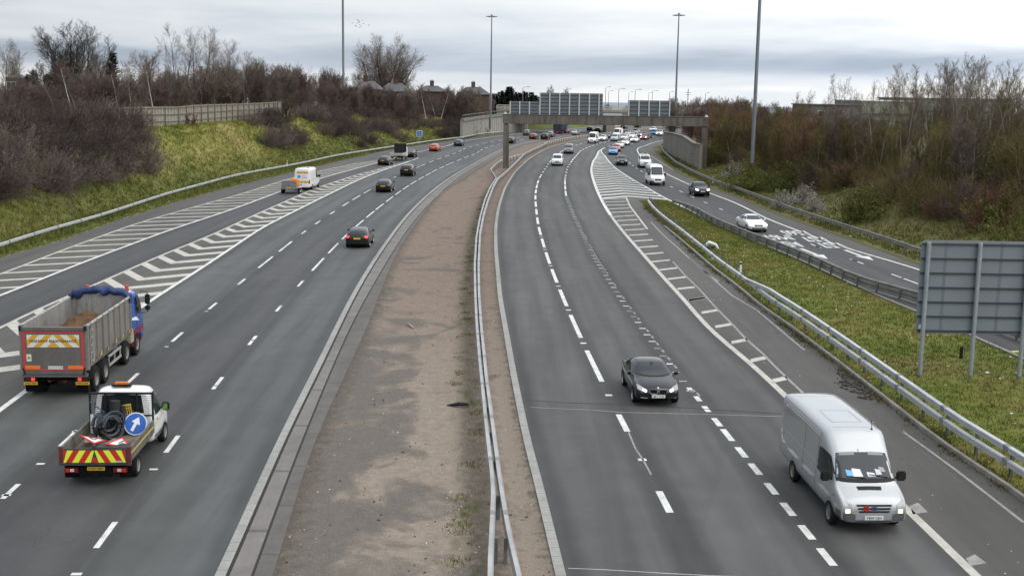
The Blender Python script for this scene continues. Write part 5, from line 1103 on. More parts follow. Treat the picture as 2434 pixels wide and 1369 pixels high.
def wheel_mesh(R=.32, w=.21, spokes=5, rim=.66, dirty=False):
    m = MB(); n = 28; prof = [(R * rim, -w / 2), (R * .93, -w / 2), (R, -w * .36), (R, w * .36), (R * .93, w / 2), (R * rim, w / 2)]
    vs = [(r * math.cos(2 * math.pi * k / n), y, r * math.sin(2 * math.pi * k / n)) for k in range(n) for r, y in prof]; p = len(prof)
    m.add(vs, [(k * p + j, k * p + j + 1, ((k + 1) % n) * p + j + 1, ((k + 1) % n) * p + j) for k in range(n) for j in range(p - 1)], 0)
    r = R * rim; y = w * .36
    m.add([(r * math.cos(2 * math.pi * k / n), y - .05, r * math.sin(2 * math.pi * k / n)) for k in range(n)], [tuple(range(n))], 0)
    for k in range(n):   # rim lip
        a, b = 2 * math.pi * k / n, 2 * math.pi * (k + 1) / n; m.add([(r * 1.0 * math.cos(a), w * .49, r * math.sin(a)), (r * math.cos(b), w * .49, r * math.sin(b)), (r * .86 * math.cos(b), y - .02, r * .86 * math.sin(b)), (r * .86 * math.cos(a), y - .02, r * .86 * math.sin(a))], [(0, 1, 2, 3)], 1)
    for k in range(spokes):
        a = 2 * math.pi * k / spokes; c, s_ = math.cos(a), math.sin(a); h = r * .17; f = lambda rr, t: (rr * c - t * s_, y, rr * s_ + t * c); g = lambda rr, t: (rr * c - t * s_, y - .05, rr * s_ + t * c)
        m.add([f(.05, -h * 1.1), f(r * .95, -h * .8), f(r * .95, h * .8), f(.05, h * 1.1), g(.05, -h * 1.1), g(r * .95, -h * .8), g(r * .95, h * .8), g(.05, h * 1.1)], [(0, 1, 2, 3), (0, 4, 5, 1), (3, 2, 6, 7)], 1)
    m.add([(.06 * math.cos(2 * math.pi * k / 12), y + .005, .06 * math.sin(2 * math.pi * k / 12)) for k in range(12)], [tuple(range(12))], 1)
    me = m.mesh('wheel', 40); me.materials.append(M_TYRE); me.materials.append(M_RIMD if dirty else M_RIM); return me
WHEEL = wheel_mesh(); WHEEL_V = wheel_mesh(.34, .22, 6, .62, True)
def add_wheels(root, me, xs, hw, R, name='wheel'):
    for x in xs:
        for sgn in (1, -1):
            o = link(name, me, None, root); o.location = (x, sgn * (hw - .10), R); o.rotation_euler = (0, 0, 0 if sgn > 0 else math.pi)
def arches(B, root, xs, R, hw):
    m = MB(); n = 20
    for x in xs:
        for sg, ax in ((1, 'left'), (-1, 'right')):
            rr = R + .055; pts = []
            for k in range(n + 1):
                a = math.pi * k / n; pts.append(B.hit(ax, x + rr * math.cos(a), R + rr * math.sin(a) * 1.02, .004))
            lo = [B.hit(ax, x + rr * math.cos(math.pi * k / n) * .999, max(R * .55, .2), .004) for k in range(n + 1)]
            m.add(pts + lo, [(k, k + 1, n + 1 + k + 1, n + 1 + k) for k in range(n)])
    return m.build('wheel_arch', M_ARCH, root)
def plate(root, txt, x, z, rear=False, w=.52, h=.115, tilt=0.0, y=0.0, name='number_plate'):
    sg = -1 if rear else 1; m = MB(); m.box((x + sg * .012, y, z), (.02, w, h)); p = m.build(name, M_PLY if rear else M_PLW, root)
    if txt:
        me = text_mesh(txt, .095, 0, .0015, 1.05); me.transform(Matrix(((0, 0, sg, x + sg * .026), (sg, 0, 0, y), (0, 1, 0, z - .004), (0, 0, 0, 1)))); link('lettering', me, M_BLACK, p)
    return p
def mirrors(root, x, y, z, m, s=1.0, tall=1.0):
    for sg in (1, -1):
        bm = bmesh.new(); bmesh.ops.create_cube(bm, size=1); bmesh.ops.scale(bm, vec=(.10 * s, .20 * s, .13 * s * tall), verts=bm.verts); bmesh.ops.bevel(bm, geom=bm.edges[:], offset=.03 * s, segments=2, affect='EDGES'); bmesh.ops.translate(bm, vec=(x, sg * (y + .12 * s), z), verts=bm.verts)
        bmesh.ops.create_cube(bm, size=1, matrix=Matrix.Translation((x + .01, sg * (y + .02), z - .05)) @ Matrix.Diagonal((.05, .12, .04, 1))); me = bpy.data.meshes.new('mirror'); bm.to_mesh(me); bm.free(); link('mirror', me, m, root)
def car(kind, paint='black', lit=False, name='car'):
    """one car: body shell with windows, lamps, plates, wheels; +x is forward, origin on the road under its middle"""
    K = dict(
        hatch=dict(L=4.3, hw=.90, wb=2.62, R=.315, st=[(-2.15, .70, .40, .72, .80, .60), (-2.10, .83, .30, .80, .93, .66), (-1.93, .885, .24, .90, 1.10, .66), (-1.62, .90, .21, .93, 1.31, .61), (-1.25, .905, .20, .93, 1.405, .61), (-.3, .905, .19, .92, 1.485, .60), (.30, .905, .19, .91, 1.44, .585), (.72, .905, .19, .90, 1.22, .62), (1.12, .90, .20, .88, .99, .70), (1.55, .895, .21, .84, .92, .68), (1.93, .86, .22, .74, .80, .60), (2.10, .78, .26, .62, .68, .54), (2.15, .66, .32, .55, .60, .48)],
                   fw=((.50, 1.40), (.56, 1.40), .66, .80, 1.375, 1.03), rw=(.52, .64, 1.255, 1.03), side=([(.50, 1.33), (.0, 1.41), (-.7, 1.41), (-1.25, 1.33), (-1.55, 1.18)], [(1.02, 1.00), (.4, .97), (-.5, .97), (-1.2, 1.0), (-1.55, 1.08)]), hlz=.66, tlz=.88),
        saloon=dict(L=4.6, hw=.905, wb=2.78, R=.32, st=[(-2.30, .68, .40, .70, .78, .58), (-2.25, .82, .30, .82, .94, .68), (-2.05, .885, .24, .90, 1.02, .72), (-1.62, .90, .21, .92, 1.06, .70), (-1.30, .905, .20, .92, 1.17, .62), (-.85, .905, .19, .92, 1.36, .575), (-.35, .905, .19, .91, 1.41, .57), (.20, .905, .19, .90, 1.385, .56), (.65, .905, .19, .90, 1.19, .61), (1.05, .90, .20, .88, .98, .70), (1.6, .895, .21, .83, .90, .68), (2.05, .86, .22, .72, .78, .60), (2.24, .76, .26, .60, .66, .52), (2.30, .64, .32, .54, .58, .46)],
                    fw=((.45, 1.40), (.5, 1.4), .64, .80, 1.33, 1.02), rw=(.48, .64, 1.32, 1.08), side=([(.40, 1.30), (.0, 1.345), (-.5, 1.345), (-.9, 1.27), (-1.25, 1.12)], [(.95, .98), (.4, .96), (-.5, .96), (-1.0, .98), (-1.30, 1.03)]), hlz=.66, tlz=.84),
        suv=dict(L=4.35, hw=.915, wb=2.62, R=.345, st=[(-2.17, .74, .44, .82, .92, .64), (-2.13, .85, .34, .95, 1.10, .68), (-1.98, .895, .28, 1.02, 1.32, .66), (-1.75, .91, .26, 1.04, 1.49, .64), (-1.3, .915, .25, 1.04, 1.585, .64), (-.3, .915, .25, 1.02, 1.655, .63), (.35, .915, .25, 1.01, 1.61, .62), (.75, .915, .25, 1.0, 1.38, .66), (1.08, .91, .26, .98, 1.12, .74), (1.6, .905, .27, .95, 1.04, .72), (1.98, .87, .29, .86, .93, .66), (2.13, .80, .32, .74, .80, .60), (2.17, .70, .38, .66, .70, .54)],
                 fw=((.5, 1.5), (.5, 1.5), .68, .82, 1.55, 1.16), rw=(.58, .68, 1.44, 1.14), side=([(.52, 1.50), (.0, 1.58), (-.8, 1.58), (-1.4, 1.54), (-1.75, 1.42)], [(1.0, 1.13), (.4, 1.08), (-.5, 1.08), (-1.3, 1.11), (-1.75, 1.18)]), hlz=.80, tlz=1.02),
        smallvan=dict(L=4.4, hw=.91, wb=2.7, R=.32, st=[(-2.2, .84, .36, .95, 1.74, .70), (-2.17, .89, .30, 1.0, 1.80, .74), (-1.9, .91, .24, 1.0, 1.84, .75), (-.8, .91, .22, 1.0, 1.85, .75), (.1, .91, .22, 1.0, 1.82, .73), (.65, .91, .22, 1.0, 1.60, .70), (1.22, .905, .23, .98, 1.18, .74), (1.65, .90, .24, .94, 1.06, .72), (2.02, .87, .27, .82, .92, .64), (2.17, .80, .31, .68, .76, .56), (2.2, .70, .37, .60, .66, .5)],
                      fw=((.5, 1.6), (.5, 1.6), .68, .82, 1.72, 1.20), rw=(.5, .6, 1.6, 1.15), side=([(.48, 1.55), (.2, 1.62), (-.1, 1.62), (-.25, 1.62)], [(1.12, 1.12), (.6, 1.08), (.0, 1.08), (-.25, 1.08)]), hlz=.82, tlz=1.0),
    )[kind]
    L = K['L']; B = Body([(x, section(w, zb, zs, zt, wt)) for x, w, zb, zs, zt, wt in K['st']]); hw = K['hw']; R = K['R']; xs = (K['wb'] / 2 + .05, -K['wb'] / 2 + .05)
    root = empty(name); P_ = PAINT[paint]; link('body', B.me, P_, root)
    wt, wb_, zt, zb = K['fw'][2:]; m = MB(); B.patch(m, 'front', [(-wt * .82, zt - .02), (-wt * .4, zt), (wt * .4, zt), (wt * .82, zt - .02)], [(-wb_ * .92, zb + .03), (-wb_ * .4, zb), (wb_ * .4, zb), (wb_ * .92, zb + .03)], 12, 5); m.build('windscreen', M_WIND, root, 60)
    wt, wb_, zt, zb = K['rw']; m = MB(); B.patch(m, 'rear', [(-wt, zt - .03), (0, zt), (wt, zt - .03)], [(-wb_, zb + .02), (0, zb), (wb_, zb + .02)], 10, 4); m.build('rear_window', M_GLASS, root, 60)
    t, b = K['side']
    for ax in ('left', 'right'): m = MB(); B.patch(m, ax, t, b, 12, 3); m.build('side_window', M_GLASS, root, 60)
    # door posts in front of the glass
    m = MB()
    for ax in ('left', 'right'):
        for xp in ((-.28,) if kind in ('hatch', 'suv', 'saloon') else ()):
            zt_ = np.interp(xp, [q[0] for q in t[::-1]], [q[1] for q in t[::-1]]); zb_ = np.interp(xp, [q[0] for q in b[::-1]], [q[1] for q in b[::-1]]); B.patch(m, ax, [(xp - .05, zt_), (xp + .03, zt_)], [(xp - .05, zb_), (xp + .05, zb_)], 1, 3, .011)
    if m.v: m.build('door_pillar', M_TRIM, root)
    arches(B, root, xs, R, hw); h = K['hlz']
    for sg in (1, -1):
        m = MB(); B.patch(m, 'front', [(sg * hw * .90, h + .10), (sg * hw * .72, h + .085), (sg * hw * .52, h + .03)], [(sg * hw * .88, h - .03), (sg * hw * .72, h - .055), (sg * hw * .54, h - .05)], 6, 3, .008); m.build('headlight', M_HLON if lit else M_HL, root, 60)
        m = MB(); z = K['tlz']; B.patch(m, 'rear', [(sg * hw * .90, z + .08), (sg * hw * .62, z + .06)], [(sg * hw * .90, z - .09), (sg * hw * .66, z - .06)], 4, 3, .008); m.build('tail_light', M_TL, root, 60)
    m = MB(); B.patch(m, 'front', [(-hw * .42, h + .015), (hw * .42, h + .015)], [(-hw * .36, h - .11), (hw * .36, h - .11)], 6, 2, .007); m.build('grille', M_TRIM, root, 60)
    m = MB(); B.patch(m, 'front', [(-hw * .72, h - .22), (hw * .72, h - .22)], [(-hw * .66, h - .33), (hw * .66, h - .33)], 8, 2, .007); m.build('bumper_trim', M_TRIM, root, 60); m = MB(); B.patch(m, 'rear', [(-hw * .8, K['tlz'] - .38), (hw * .8, K['tlz'] - .38)], [(-hw * .72, .36), (hw * .72, .36)], 8, 2, .006); m.build('bumper_trim', M_TRIM, root, 60)
    q = B.hit('front', 0, h - .17, 0); plate(root, None, q.x, h - .17); q = B.hit('rear', 0, K['tlz'] - .10, 0); plate(root, None, q.x, K['tlz'] - .12, True)
    m = MB(); m.box((.05, 0, K['st'][5][2] - .02), (L * .8, hw * 1.5, .1)); m.build('underside', M_UNDER, root)
    mx_, mz_ = b[0][0] - .12, b[0][1] + .06; mirrors(root, mx_, hw * .93, mz_, P_ if kind != 'smallvan' else M_TRIM); add_wheels(root, WHEEL, xs, hw, R)
    root['L'] = L; return root
PROTO = {}
def repaint(root, paint, lit=None):
    for o in root.children:
        if o.name.split('.')[0] in ('body', 'mirror'): o.material_slots[0].link = 'OBJECT'; o.material_slots[0].material = PAINT[paint]
        if lit is not None and o.name.startswith('headlight'): o.material_slots[0].link = 'OBJECT'; o.material_slots[0].material = M_HLON if lit else M_HL
LEFT_LINES = [AR, BL, L1, L2, LE]; RIGHT_LINES = [RE, R1, R2, R3]; SLIP_LINES = [SL, SD, SR]
def heading(x, y, lines):
    c = sorted(lines, key=lambda A: abs(A(y) - x))[:2]; d = (c[0].dir(y) + c[1].dir(y)).normalized(); return d
def stand(root, u, v, lines, toward, L, turn=0.0, ov=.78):
    """set a vehicle so that the middle of its near end meets the road at photo point (u, v)"""
    x, y = P(u, v); d = heading(x, y, lines); x -= d.x * ov; y -= d.y * ov
    if toward: root.location = (x + d.x * L / 2, y + d.y * L / 2, 0); root.rotation_euler = (0, 0, math.atan2(-d.y, -d.x) + turn)
    else: root.location = (x + d.x * L / 2, y + d.y * L / 2, 0); root.rotation_euler = (0, 0, math.atan2(d.y, d.x) + turn)
def place(kind, paint, u, v, side, label, cat, lit=False, group=None, wide=1.0):
    if kind not in PROTO: r = PROTO[kind] = car(kind, paint, lit, {'smallvan': 'van'}.get(kind, 'car')); 
    else: r = copy_tree(PROTO[kind])
    r.name = {'smallvan': 'van'}.get(kind, 'car')
    repaint(r, paint, lit); lines = {'L': LEFT_LINES, 'R': RIGHT_LINES, 'S': SLIP_LINES}[side]; stand(r, u, v, lines, side != 'L', r['L']); r.scale = (1, wide, 1); tag(r, label, cat, group); return r
# ---------------------------------------------------------------- vans and trucks
def clone_mat(root, part, m, pick=lambda o: True):
    for o in root.children:
        if o.name.split('.')[0] == part and pick(o): o.material_slots[0].link = 'OBJECT'; o.material_slots[0].material = m
def panel_van(hero=False, paint='white', name='van', windows=False, sprinter=True):
    """tall panel van, 6 m; the hero is the silver-white one in the foreground"""
    if sprinter: S_ = [(-2.95, .92, .42, 1.2, 2.46, .80), (-2.93, .96, .36, 1.25, 2.55, .83), (-2.85, .985, .32, 1.27, 2.61, .85), (-1.0, .99, .30, 1.27, 2.64, .86), (.65, .99, .30, 1.27, 2.62, .85), (1.05, .99, .30, 1.26, 2.50, .80), (1.30, .985, .30, 1.25, 2.30, .78), (1.95, .97, .31, 1.2, 1.42, .80), (2.15, .96, .31, 1.14, 1.24, .80), (2.6, .93, .32, 1.0, 1.08, .74), (2.85, .88, .34, .84, .92, .66), (2.95, .80, .40, .66, .74, .58)]
    else: S_ = [(-3.2, .93, .42, 1.2, 2.36, .83), (-3.185, .955, .37, 1.25, 2.42, .855), (-3.1, .975, .33, 1.27, 2.46, .87), (-1.0, .98, .30, 1.27, 2.49, .875), (1.02, .98, .30, 1.27, 2.47, .865), (1.16, .98, .30, 1.265, 2.44, .86), (1.26, .98, .30, 1.26, 2.375, .85), (1.66, .975, .30, 1.25, 2.08, .805), (1.78, .975, .30, 1.25, 1.97, .79), (2.40, .965, .31, 1.18, 1.33, .80), (2.58, .96, .31, 1.13, 1.22, .80), (3.0, .945, .32, 1.0, 1.05, .80), (3.12, .92, .33, .90, .95, .76), (3.18, .90, .35, .78, .84, .72), (3.2, .85, .40, .66, .74, .66)]
    B = Body([(x, section(*q)) for x, *q in S_]); root = empty(name); P_ = PAINT[paint] if paint in PAINT else paint; hw = .98; f = S_[-1][0]; R = .345
    xs = (f - .92, f - .92 - (3.75 if not sprinter else 3.66)); link('body', B.me, P_, root)
    tx, tz, bz = (1.30, 2.24, 1.45) if sprinter else (1.78, 1.95, 1.36)
    m = MB(); B.patch(m, 'front', [(-.72, tz - .03), (-.35, tz), (.35, tz), (.72, tz - .03)], [(-.84, bz + .02), (-.4, bz), (.4, bz), (.84, bz + .02)], 12, 6); ws = m.build('windscreen', M_WIND, root, 60)
    m = MB(); B.patch(m, 'front', [(-.84, bz + .02), (-.4, bz), (.4, bz), (.84, bz + .02)], [(-.85, bz - .07), (-.4, bz - .09), (.4, bz - .09), (.85, bz - .07)], 10, 1, .007)
    if sprinter: B.patch(m, 'front', [(-.66, tz + .07), (0, tz + .09), (.66, tz + .07)], [(-.69, tz - .03), (0, tz), (.69, tz - .03)], 8, 1, .007)
    m.build('scuttle', M_TRIM, root, 60)
    wx = tx - .05
    for ax in ('left', 'right'):
        m = MB(); B.patch(m, ax, [(wx + .28, tz - .34), (wx + .02, tz - .10), (wx - .4, tz - .04), (wx - .78, tz - .06)], [(wx + .66, bz - .08), (wx + .1, bz - .16), (wx - .4, bz - .17), (wx - .78, bz - .15)], 10, 4); m.build('side_window', M_GLASS, root, 60)
        if windows: m = MB(); B.patch(m, ax, [(wx - .95, 2.05), (S_[0][0] + .3, 2.05)], [(wx - .95, 1.42), (S_[0][0] + .3, 1.42)], 16, 4); m.build('side_window', M_GLASS, root, 60)
    arches(B, root, xs, R, hw)
    m = MB()
    for sg in (1, -1): B.patch(m, 'front', [(sg * .92, .66), (sg * .52, .60)], [(sg * .90, .33), (sg * .5, .33)], 6, 4, .012)
    B.patch(m, 'front', [(-.5, .43), (.5, .43)], [(-.5, .34), (.5, .34)], 5, 2, .01)
    for ax in ('left', 'right'):
        B.patch(m, ax, [(f - .42, .66), (f - .06, .68)], [(f - .42, .34), (f - .10, .36)], 4, 3, .008)
    m.build('bumper', M_GREYTRIM if not sprinter else M_TRIM, root, 60)
    for sg in (1, -1):
        m = MB()
        if sprinter: B.patch(m, 'front', [(sg * .86, .98), (sg * .56, .90)], [(sg * .86, .72), (sg * .50, .72)], 5, 4, .009)
        else: B.patch(m, 'front', [(sg * .885, .98), (sg * .80, .96), (sg * .63, .86)], [(sg * .86, .60), (sg * .78, .59), (sg * .60, .61)], 6, 5, .009)
        hl = m.build('headlight', M_HL, root, 60)
        if hero:
            m = MB(); B.patch(m, 'front', [(sg * .80, .74), (sg * .68, .74)], [(sg * .80, .63), (sg * .67, .64)], 4, 3, .014); m.build('bulb', M_HLWARM, hl, 60)
        m = MB(); B.patch(m, 'rear', [(sg * .92, 1.25), (sg * .80, 1.25)], [(sg * .92, .80), (sg * .80, .80)], 2, 4, .01); m.build('tail_light', M_TL, root, 60)
    m = MB()
    if sprinter: B.patch(m, 'front', [(-.46, .90), (.46, .90)], [(-.40, .68), (.40, .68)], 6, 3, .008)
    else:
        for z, w in ((.84, .50), (.755, .46), (.67, .43)): B.patch(m, 'front', [(-w, z + .025), (w, z + .025)], [(-w * .97, z - .025), (w * .97, z - .025)], 8, 1, .008)
    gr = m.build('grille', M_TRIM, root, 60)
    m = MB(); q = B.hit('front', 0, .765, .014); n = 20
    m.tube([(q.x - .01, 0, .765), (q.x + .012, 0, .765)], [.115, .115], 20); me = m.mesh('badge', 40)
    for v in me.vertices: v.co.z = .765 + (v.co.z - .765) * .42
    bd = link('badge', me, mat('badge_dark_blue', (.03, .05, .11), .3) if not sprinter else M_CHROME, root)
    q = B.hit('front', 0, .50, 0); plate(root, 'YB09 OJN' if hero else None, q.x + .01, .50, False)
    q = B.hit('rear', 0, 1.0, 0); plate(root, None, q.x, 1.02, True)
    mirrors(root, wx + .42, .93, bz + .0, M_TRIM, 1.35, 1.6); add_wheels(root, WHEEL_V, xs, hw, R)
    m = MB(); m.box((0, 0, .42), (f * 1.8, 1.6, .2)); m.build('underside', M_UNDER, root)
    # seams: door gaps and pressed lines on the sides and rear
    m = MB(); zc_ = 1.32 if not sprinter else 1.2
    for ax in ('left', 'right'):
        for a, b, z, h in ((f - 2.25, S_[0][0] + .15, zc_, .016),): B.patch(m, ax, [(a, z + h), (b, z + h)], [(a, z - h), (b, z - h)], 14, 1, .004)
        for x in (wx - .86, wx - 2.2): B.patch(m, ax, [(x - .009, 2.2), (x + .009, 2.2)], [(x - .009, .55), (x + .009, .55)], 1, 10, .004)
    B.patch(m, 'rear', [(-.009, 2.35), (.009, 2.35)], [(-.009, .5), (.009, .5)], 1, 8, .004); m.build('door_seam', mat('seam_dark', (.05, .05, .052), .6), root)
    root['L'] = 2 * f
    return root, B
M_LIGHTLINE = mat('pressed_edge', (.72, .73, .74), .4)
# hero van
PAINT['van_silver'] = car_paint('paint_van_silver', (.44, .45, .46), .45, .38, .12)
hv, B = panel_van(True, 'van_silver', 'van', False, False)
tag(hv, 'silver white high roof panel van with lit headlights in the right foreground', 'van')
m = MB()
B.patch(m, 'right', [(1.0, 1.345), (-3.0, 1.345)], [(1.0, 1.325), (-3.0, 1.325)], 14, 1, .010)
for z in (2.18, 2.27): B.patch(m, 'right', [(.9, z + .012), (-3.0, z + .012)], [(.9, z - .012), (-3.0, z - .012)], 14, 1, .009); B.patch(m, 'left', [(.9, z + .012), (-3.0, z + .012)], [(.9, z - .012), (-3.0, z - .012)], 14, 1, .009)
m.build('side_crease_line', M_LIGHTLINE, hv)  # pale strips laid along the pressed creases of the van sides
m = MB(); B.patch(m, 'top', [(2.76, -.33), (2.76, .33)], [(2.63, -.35), (2.63, .35)], 8, 2, .012); m.build('bonnet_vent', M_TRIM, hv)
m = MB()
for x0, x1, y0, y1 in ((.5, -.75, -.45, .45),):
    B.patch(m, 'top', [(x0, y0), (x0, y1)], [(x0 - .02, y0), (x0 - .02, y1)], 6, 1, .006); B.patch(m, 'top', [(x1, y0), (x1, y1)], [(x1 - .02, y0), (x1 - .02, y1)], 6, 1, .006); B.patch(m, 'top', [(x0, y0), (x0, y0 + .02)], [(x1, y0), (x1, y0 + .02)], 1, 8, .006); B.patch(m, 'top', [(x0, y1 - .02), (x0, y1)], [(x1, y1 - .02), (x1, y1)], 1, 8, .006)
m.build('roof_panel_seam', mat('roof_seam', (.34, .345, .35), .5), hv)
m = MB()
for x, s in ((-2.6, .02), (.98, .02)): B.patch(m, 'top', [(x, -.7), (x, .7)], [(x - s, -.7), (x - s, .7)], 8, 1, .006)
m.build('roof_rib', mat('roof_rib_grey', (.45, .455, .46), .5), hv)
m = MB(); q = B.hit('top', 1.12, -.42 + .95, 0); m.tube([q, q + Vector((-.06, 0, .26))], .008, 5); m.tube([q, q + Vector((0, 0, .03))], .03, 8); m.build('aerial', M_TRIM, hv)
for i, (a, b, c, d, col) in enumerate(((.05, 1.50, .26, 1.40, (.62, .66, .70)), (.30, 1.57, .44, 1.44, (.55, .55, .57)), (-.36, 1.58, -.12, 1.40, (.70, .73, .76)), (-.54, 1.55, -.36, 1.41, (.16, .42, .68)), (.42, 1.62, .56, 1.50, (.33, .30, .32)))):
    m = MB(); B.patch(m, 'front', [(a, b), (c, b - .02)], [(a + .02, d), (c + .05, d)], 2, 2, .010); m.build('dashboard_paper', mat('paper_%s' % 'abcde'[i], col, .6), hv)
m = MB(); B.patch(m, 'front', [(-.62, 1.94), (-.2, 1.96)], [(-.64, 1.87), (-.2, 1.885)], 3, 1, .009); B.patch(m, 'front', [(.2, 1.96), (.62, 1.94)], [(.2, 1.885), (.64, 1.87)], 3, 1, .009); m.build('sun_visor', mat('visor_fabric', (.25, .27, .28), .8), hv)
m = MB(); q0, q1, q2 = B.hit('front', .62, 1.37, .02), B.hit('front', .1, 1.44, .02), B.hit('front', -.55, 1.40, .02); m.tube([q0, q1], .012, 5); m.tube([B.hit('front', -.02, 1.36, .02), q2], .012, 5); m.build('wiper', M_TRIM, hv)
m = MB(); q = B.hit('front', -.22, .765, .02)
for k in range(3): a = k * 2.09; m.tube([(q.x, q.y + .035 * math.cos(a), q.z + .035 * math.sin(a)), (q.x + .015, q.y + .035 * math.cos(a), q.z + .035 * math.sin(a))], .055, 10)
m.build('poppy', mat('poppy_red', (.42, .015, .015), .6), hv)
m = MB(); B.patch(m, 'right', [(2.62, .98), (2.52, .98)], [(2.62, .93), (2.52, .93)], 2, 1, .012); B.patch(m, 'left', [(2.62, .98), (2.52, .98)], [(2.62, .93), (2.52, .93)], 2, 1, .012); m.build('indicator', M_AMB, hv)
m = MB(); B.patch(m, 'front', [(-.07, 2.02), (-.05, 2.02)], [(-.07, 1.96), (-.05, 1.96)], 1, 1, .02); m.build('roof_light', M_AMB, hv)
stand(hv, 2052, 1247, [R2, R3], True, hv['L'], rad(0))
# approaching and receding tall vans
sv, _ = panel_van(False, 'white', 'van'); tag(sv, 'tall white van in the second lane under the gantry beam', 'van'); stand(sv, 1407, 341.5, RIGHT_LINES, True, sv['L'])
mv, Bm = panel_van(False, 'silver', 'van', True); tag(mv, 'pale minibus with a black windscreen band leading on the slip road', 'minibus'); stand(mv, 1562, 441, SLIP_LINES, True, mv['L']); clone_mat(mv, 'body', PAINT['white'])
v2 = copy_tree(sv); tag(v2, 'white van partly hidden behind the silver people carrier by the pier', 'van'); stand(v2, 1464, 326, RIGHT_LINES, True, sv['L']); v2.scale = (.85, .95, .9)
wv, Bw = panel_van(False, 'white', 'van'); tag(wv, 'white maintenance van with orange rear chevrons towing a trailer', 'van')
CH_Y, CH_O = mat('chevron_yellow', (.66, .42, .05), .6), mat('chevron_orange', (.52, .13, .02), .6)
def chev(B, root, ax, y0, y1, z0, z1, n, ms, off=.009, name='chevron_board'):
    """downward pointing chevron stripes: a board with slanted bands in two colours"""
    m = MB(); w = (y1 - y0) / n
    for k in range(n):
        for h, (ya, yb) in enumerate(((y0 + k * w, y0 + (k + 1) * w),)):
            mid = (y0 + y1) / 2; sl = w * 1.1 * (1 if (ya + yb) / 2 < mid else -1); B.patch(m, ax, [(ya + sl * .5, z1), (yb + sl * .5, z1)], [(ya - sl * .5, z0), (yb - sl * .5, z0)], 1, 3, off + .0005 * (k % 2), k % 2)
    return m.build(name, ms, root)
chev(Bw, wv, 'rear', -.66, .66, 1.98, 2.22, 8, [CH_O, CH_Y]); chev(Bw, wv, 'rear', -.8, .8, .88, 1.12, 9, [CH_O, CH_Y])
m = MB(); Bw.patch(m, 'rear', [(.55, 1.80), (.18, 1.80)], [(.57, 1.46), (.18, 1.46)], 2, 3, .012); m.build('logo_panel', mat('logo_blue', (.10, .30, .52), .5), wv)
m = MB()
for z, w in ((1.76, .42), (1.68, .3), (1.56, .5), (1.50, .5)): Bw.patch(m, 'rear', [(-.06, z), (-.06 - w, z)], [(-.06, z - .035), (-.06 - w, z - .035)], 3, 1, .012)
m.build('lettering_lines', mat('lettering_grey', (.3, .33, .36), .6), wv)
for y in (-.62, .62): m = MB(); q = Bw.hit('top', -2.6, y, 0); m.tube([q, q + Vector((0, 0, .14))], .07, 8); m.build('beacon', M_AMB, wv)
stand(wv, 722, 452, [AR, BL], False, wv['L'])
# trailer with plant on it
tr = empty('trailer'); tag(tr, 'grey plant trailer with a mesh ramp behind the white maintenance van', 'trailer'); M_TRG = mat('trailer_galvanised', (.24, .245, .245), .5, .4, nscale=3, namt=.25)
m = MB(); m.box((0, 0, .58), (3.0, 1.7, .1)); m.box((0, -.85, .75), (3.0, .05, .35)); m.box((0, .85, .75), (3.0, .05, .35)); m.tube([(1.5, -.5, .55), (2.9, 0, .55)], .05); m.tube([(1.5, .5, .55), (2.9, 0, .55)], .05); m.build('bed', M_TRG, tr)
m = MB()
for k in range(15): m.box((-1.52, -.8 + k * .114, 1.0), (.03, .022, .85))
for z in (.6, 1.0, 1.42): m.box((-1.53, 0, z), (.05, 1.68, .05))
m.box((-1.50, 0, 1.0), (.012, 1.64, .8)); m.build('ramp', M_TRG, tr)
m = MB(); m.box((-1.56, .35, .52), (.05, .18, .12)); m.box((-1.56, -.75, .52), (.05, .18, .12)); m.box((-1.56, .82, .52), (.05, .12, .12)); m.build('tail_light', M_TL, tr); plate(tr, None, -1.56, .72, True)
m = MB()
for sg in (1, -1): m.box((0, sg * .98, .70), (1.5, .26, .05)); 
m.build('mudguard', mat('mudguard_white', (.6, .6, .58), .5), tr); add_wheels(tr, WHEEL, (-.38, .38), 1.08, .30); stand(tr, 688, 461, [AR, BL], False, 3.0, 0, .3)
W0 = tr.matrix_basis.copy()
gp = empty('plant_machine'); tag(gp, 'orange plant machine carried on the trailer', 'machine'); m = MB(); bmx = bevel_box((.1, -.38, 1.18), (1.5, .85, .85), .15); link('housing', bmx, mat('plant_orange', (.62, .22, .03), .5, nscale=4, namt=.3), gp); m.tube([(.7, -.25, 1.3), (1.1, -.3, 1.35), (1.3, -.3, .9)], .09, 8); m.build('hose', mat('plant_yellow', (.6, .42, .08), .5), gp); m = MB(); m.tube([(-.3, -.3, .70), (-.3, .3, .70)], .18, 12); m.tube([(.75, -.6, .75), (.75, .1, .75)], .15, 12); m.build('roller', M_TRIM, gp)
gp.location = tr.location; gp.rotation_euler = tr.rotation_euler
bx = empty('tool_crate'); tag(bx, 'dark crate of tools behind the trailer ramp', 'crate'); link('crate', bevel_box((-.85, .35, .95), (.8, .75, .62), .05), mat('crate_dark', (.05, .045, .055), .7), bx); m = MB(); m.tube([(-1.0, .5, 1.25), (-1.0, .1, 1.38), (-.6, .1, 1.3)], .05, 6); m.build('handle', M_TRIM, bx); bx.location = tr.location; bx.rotation_euler = tr.rotation_euler
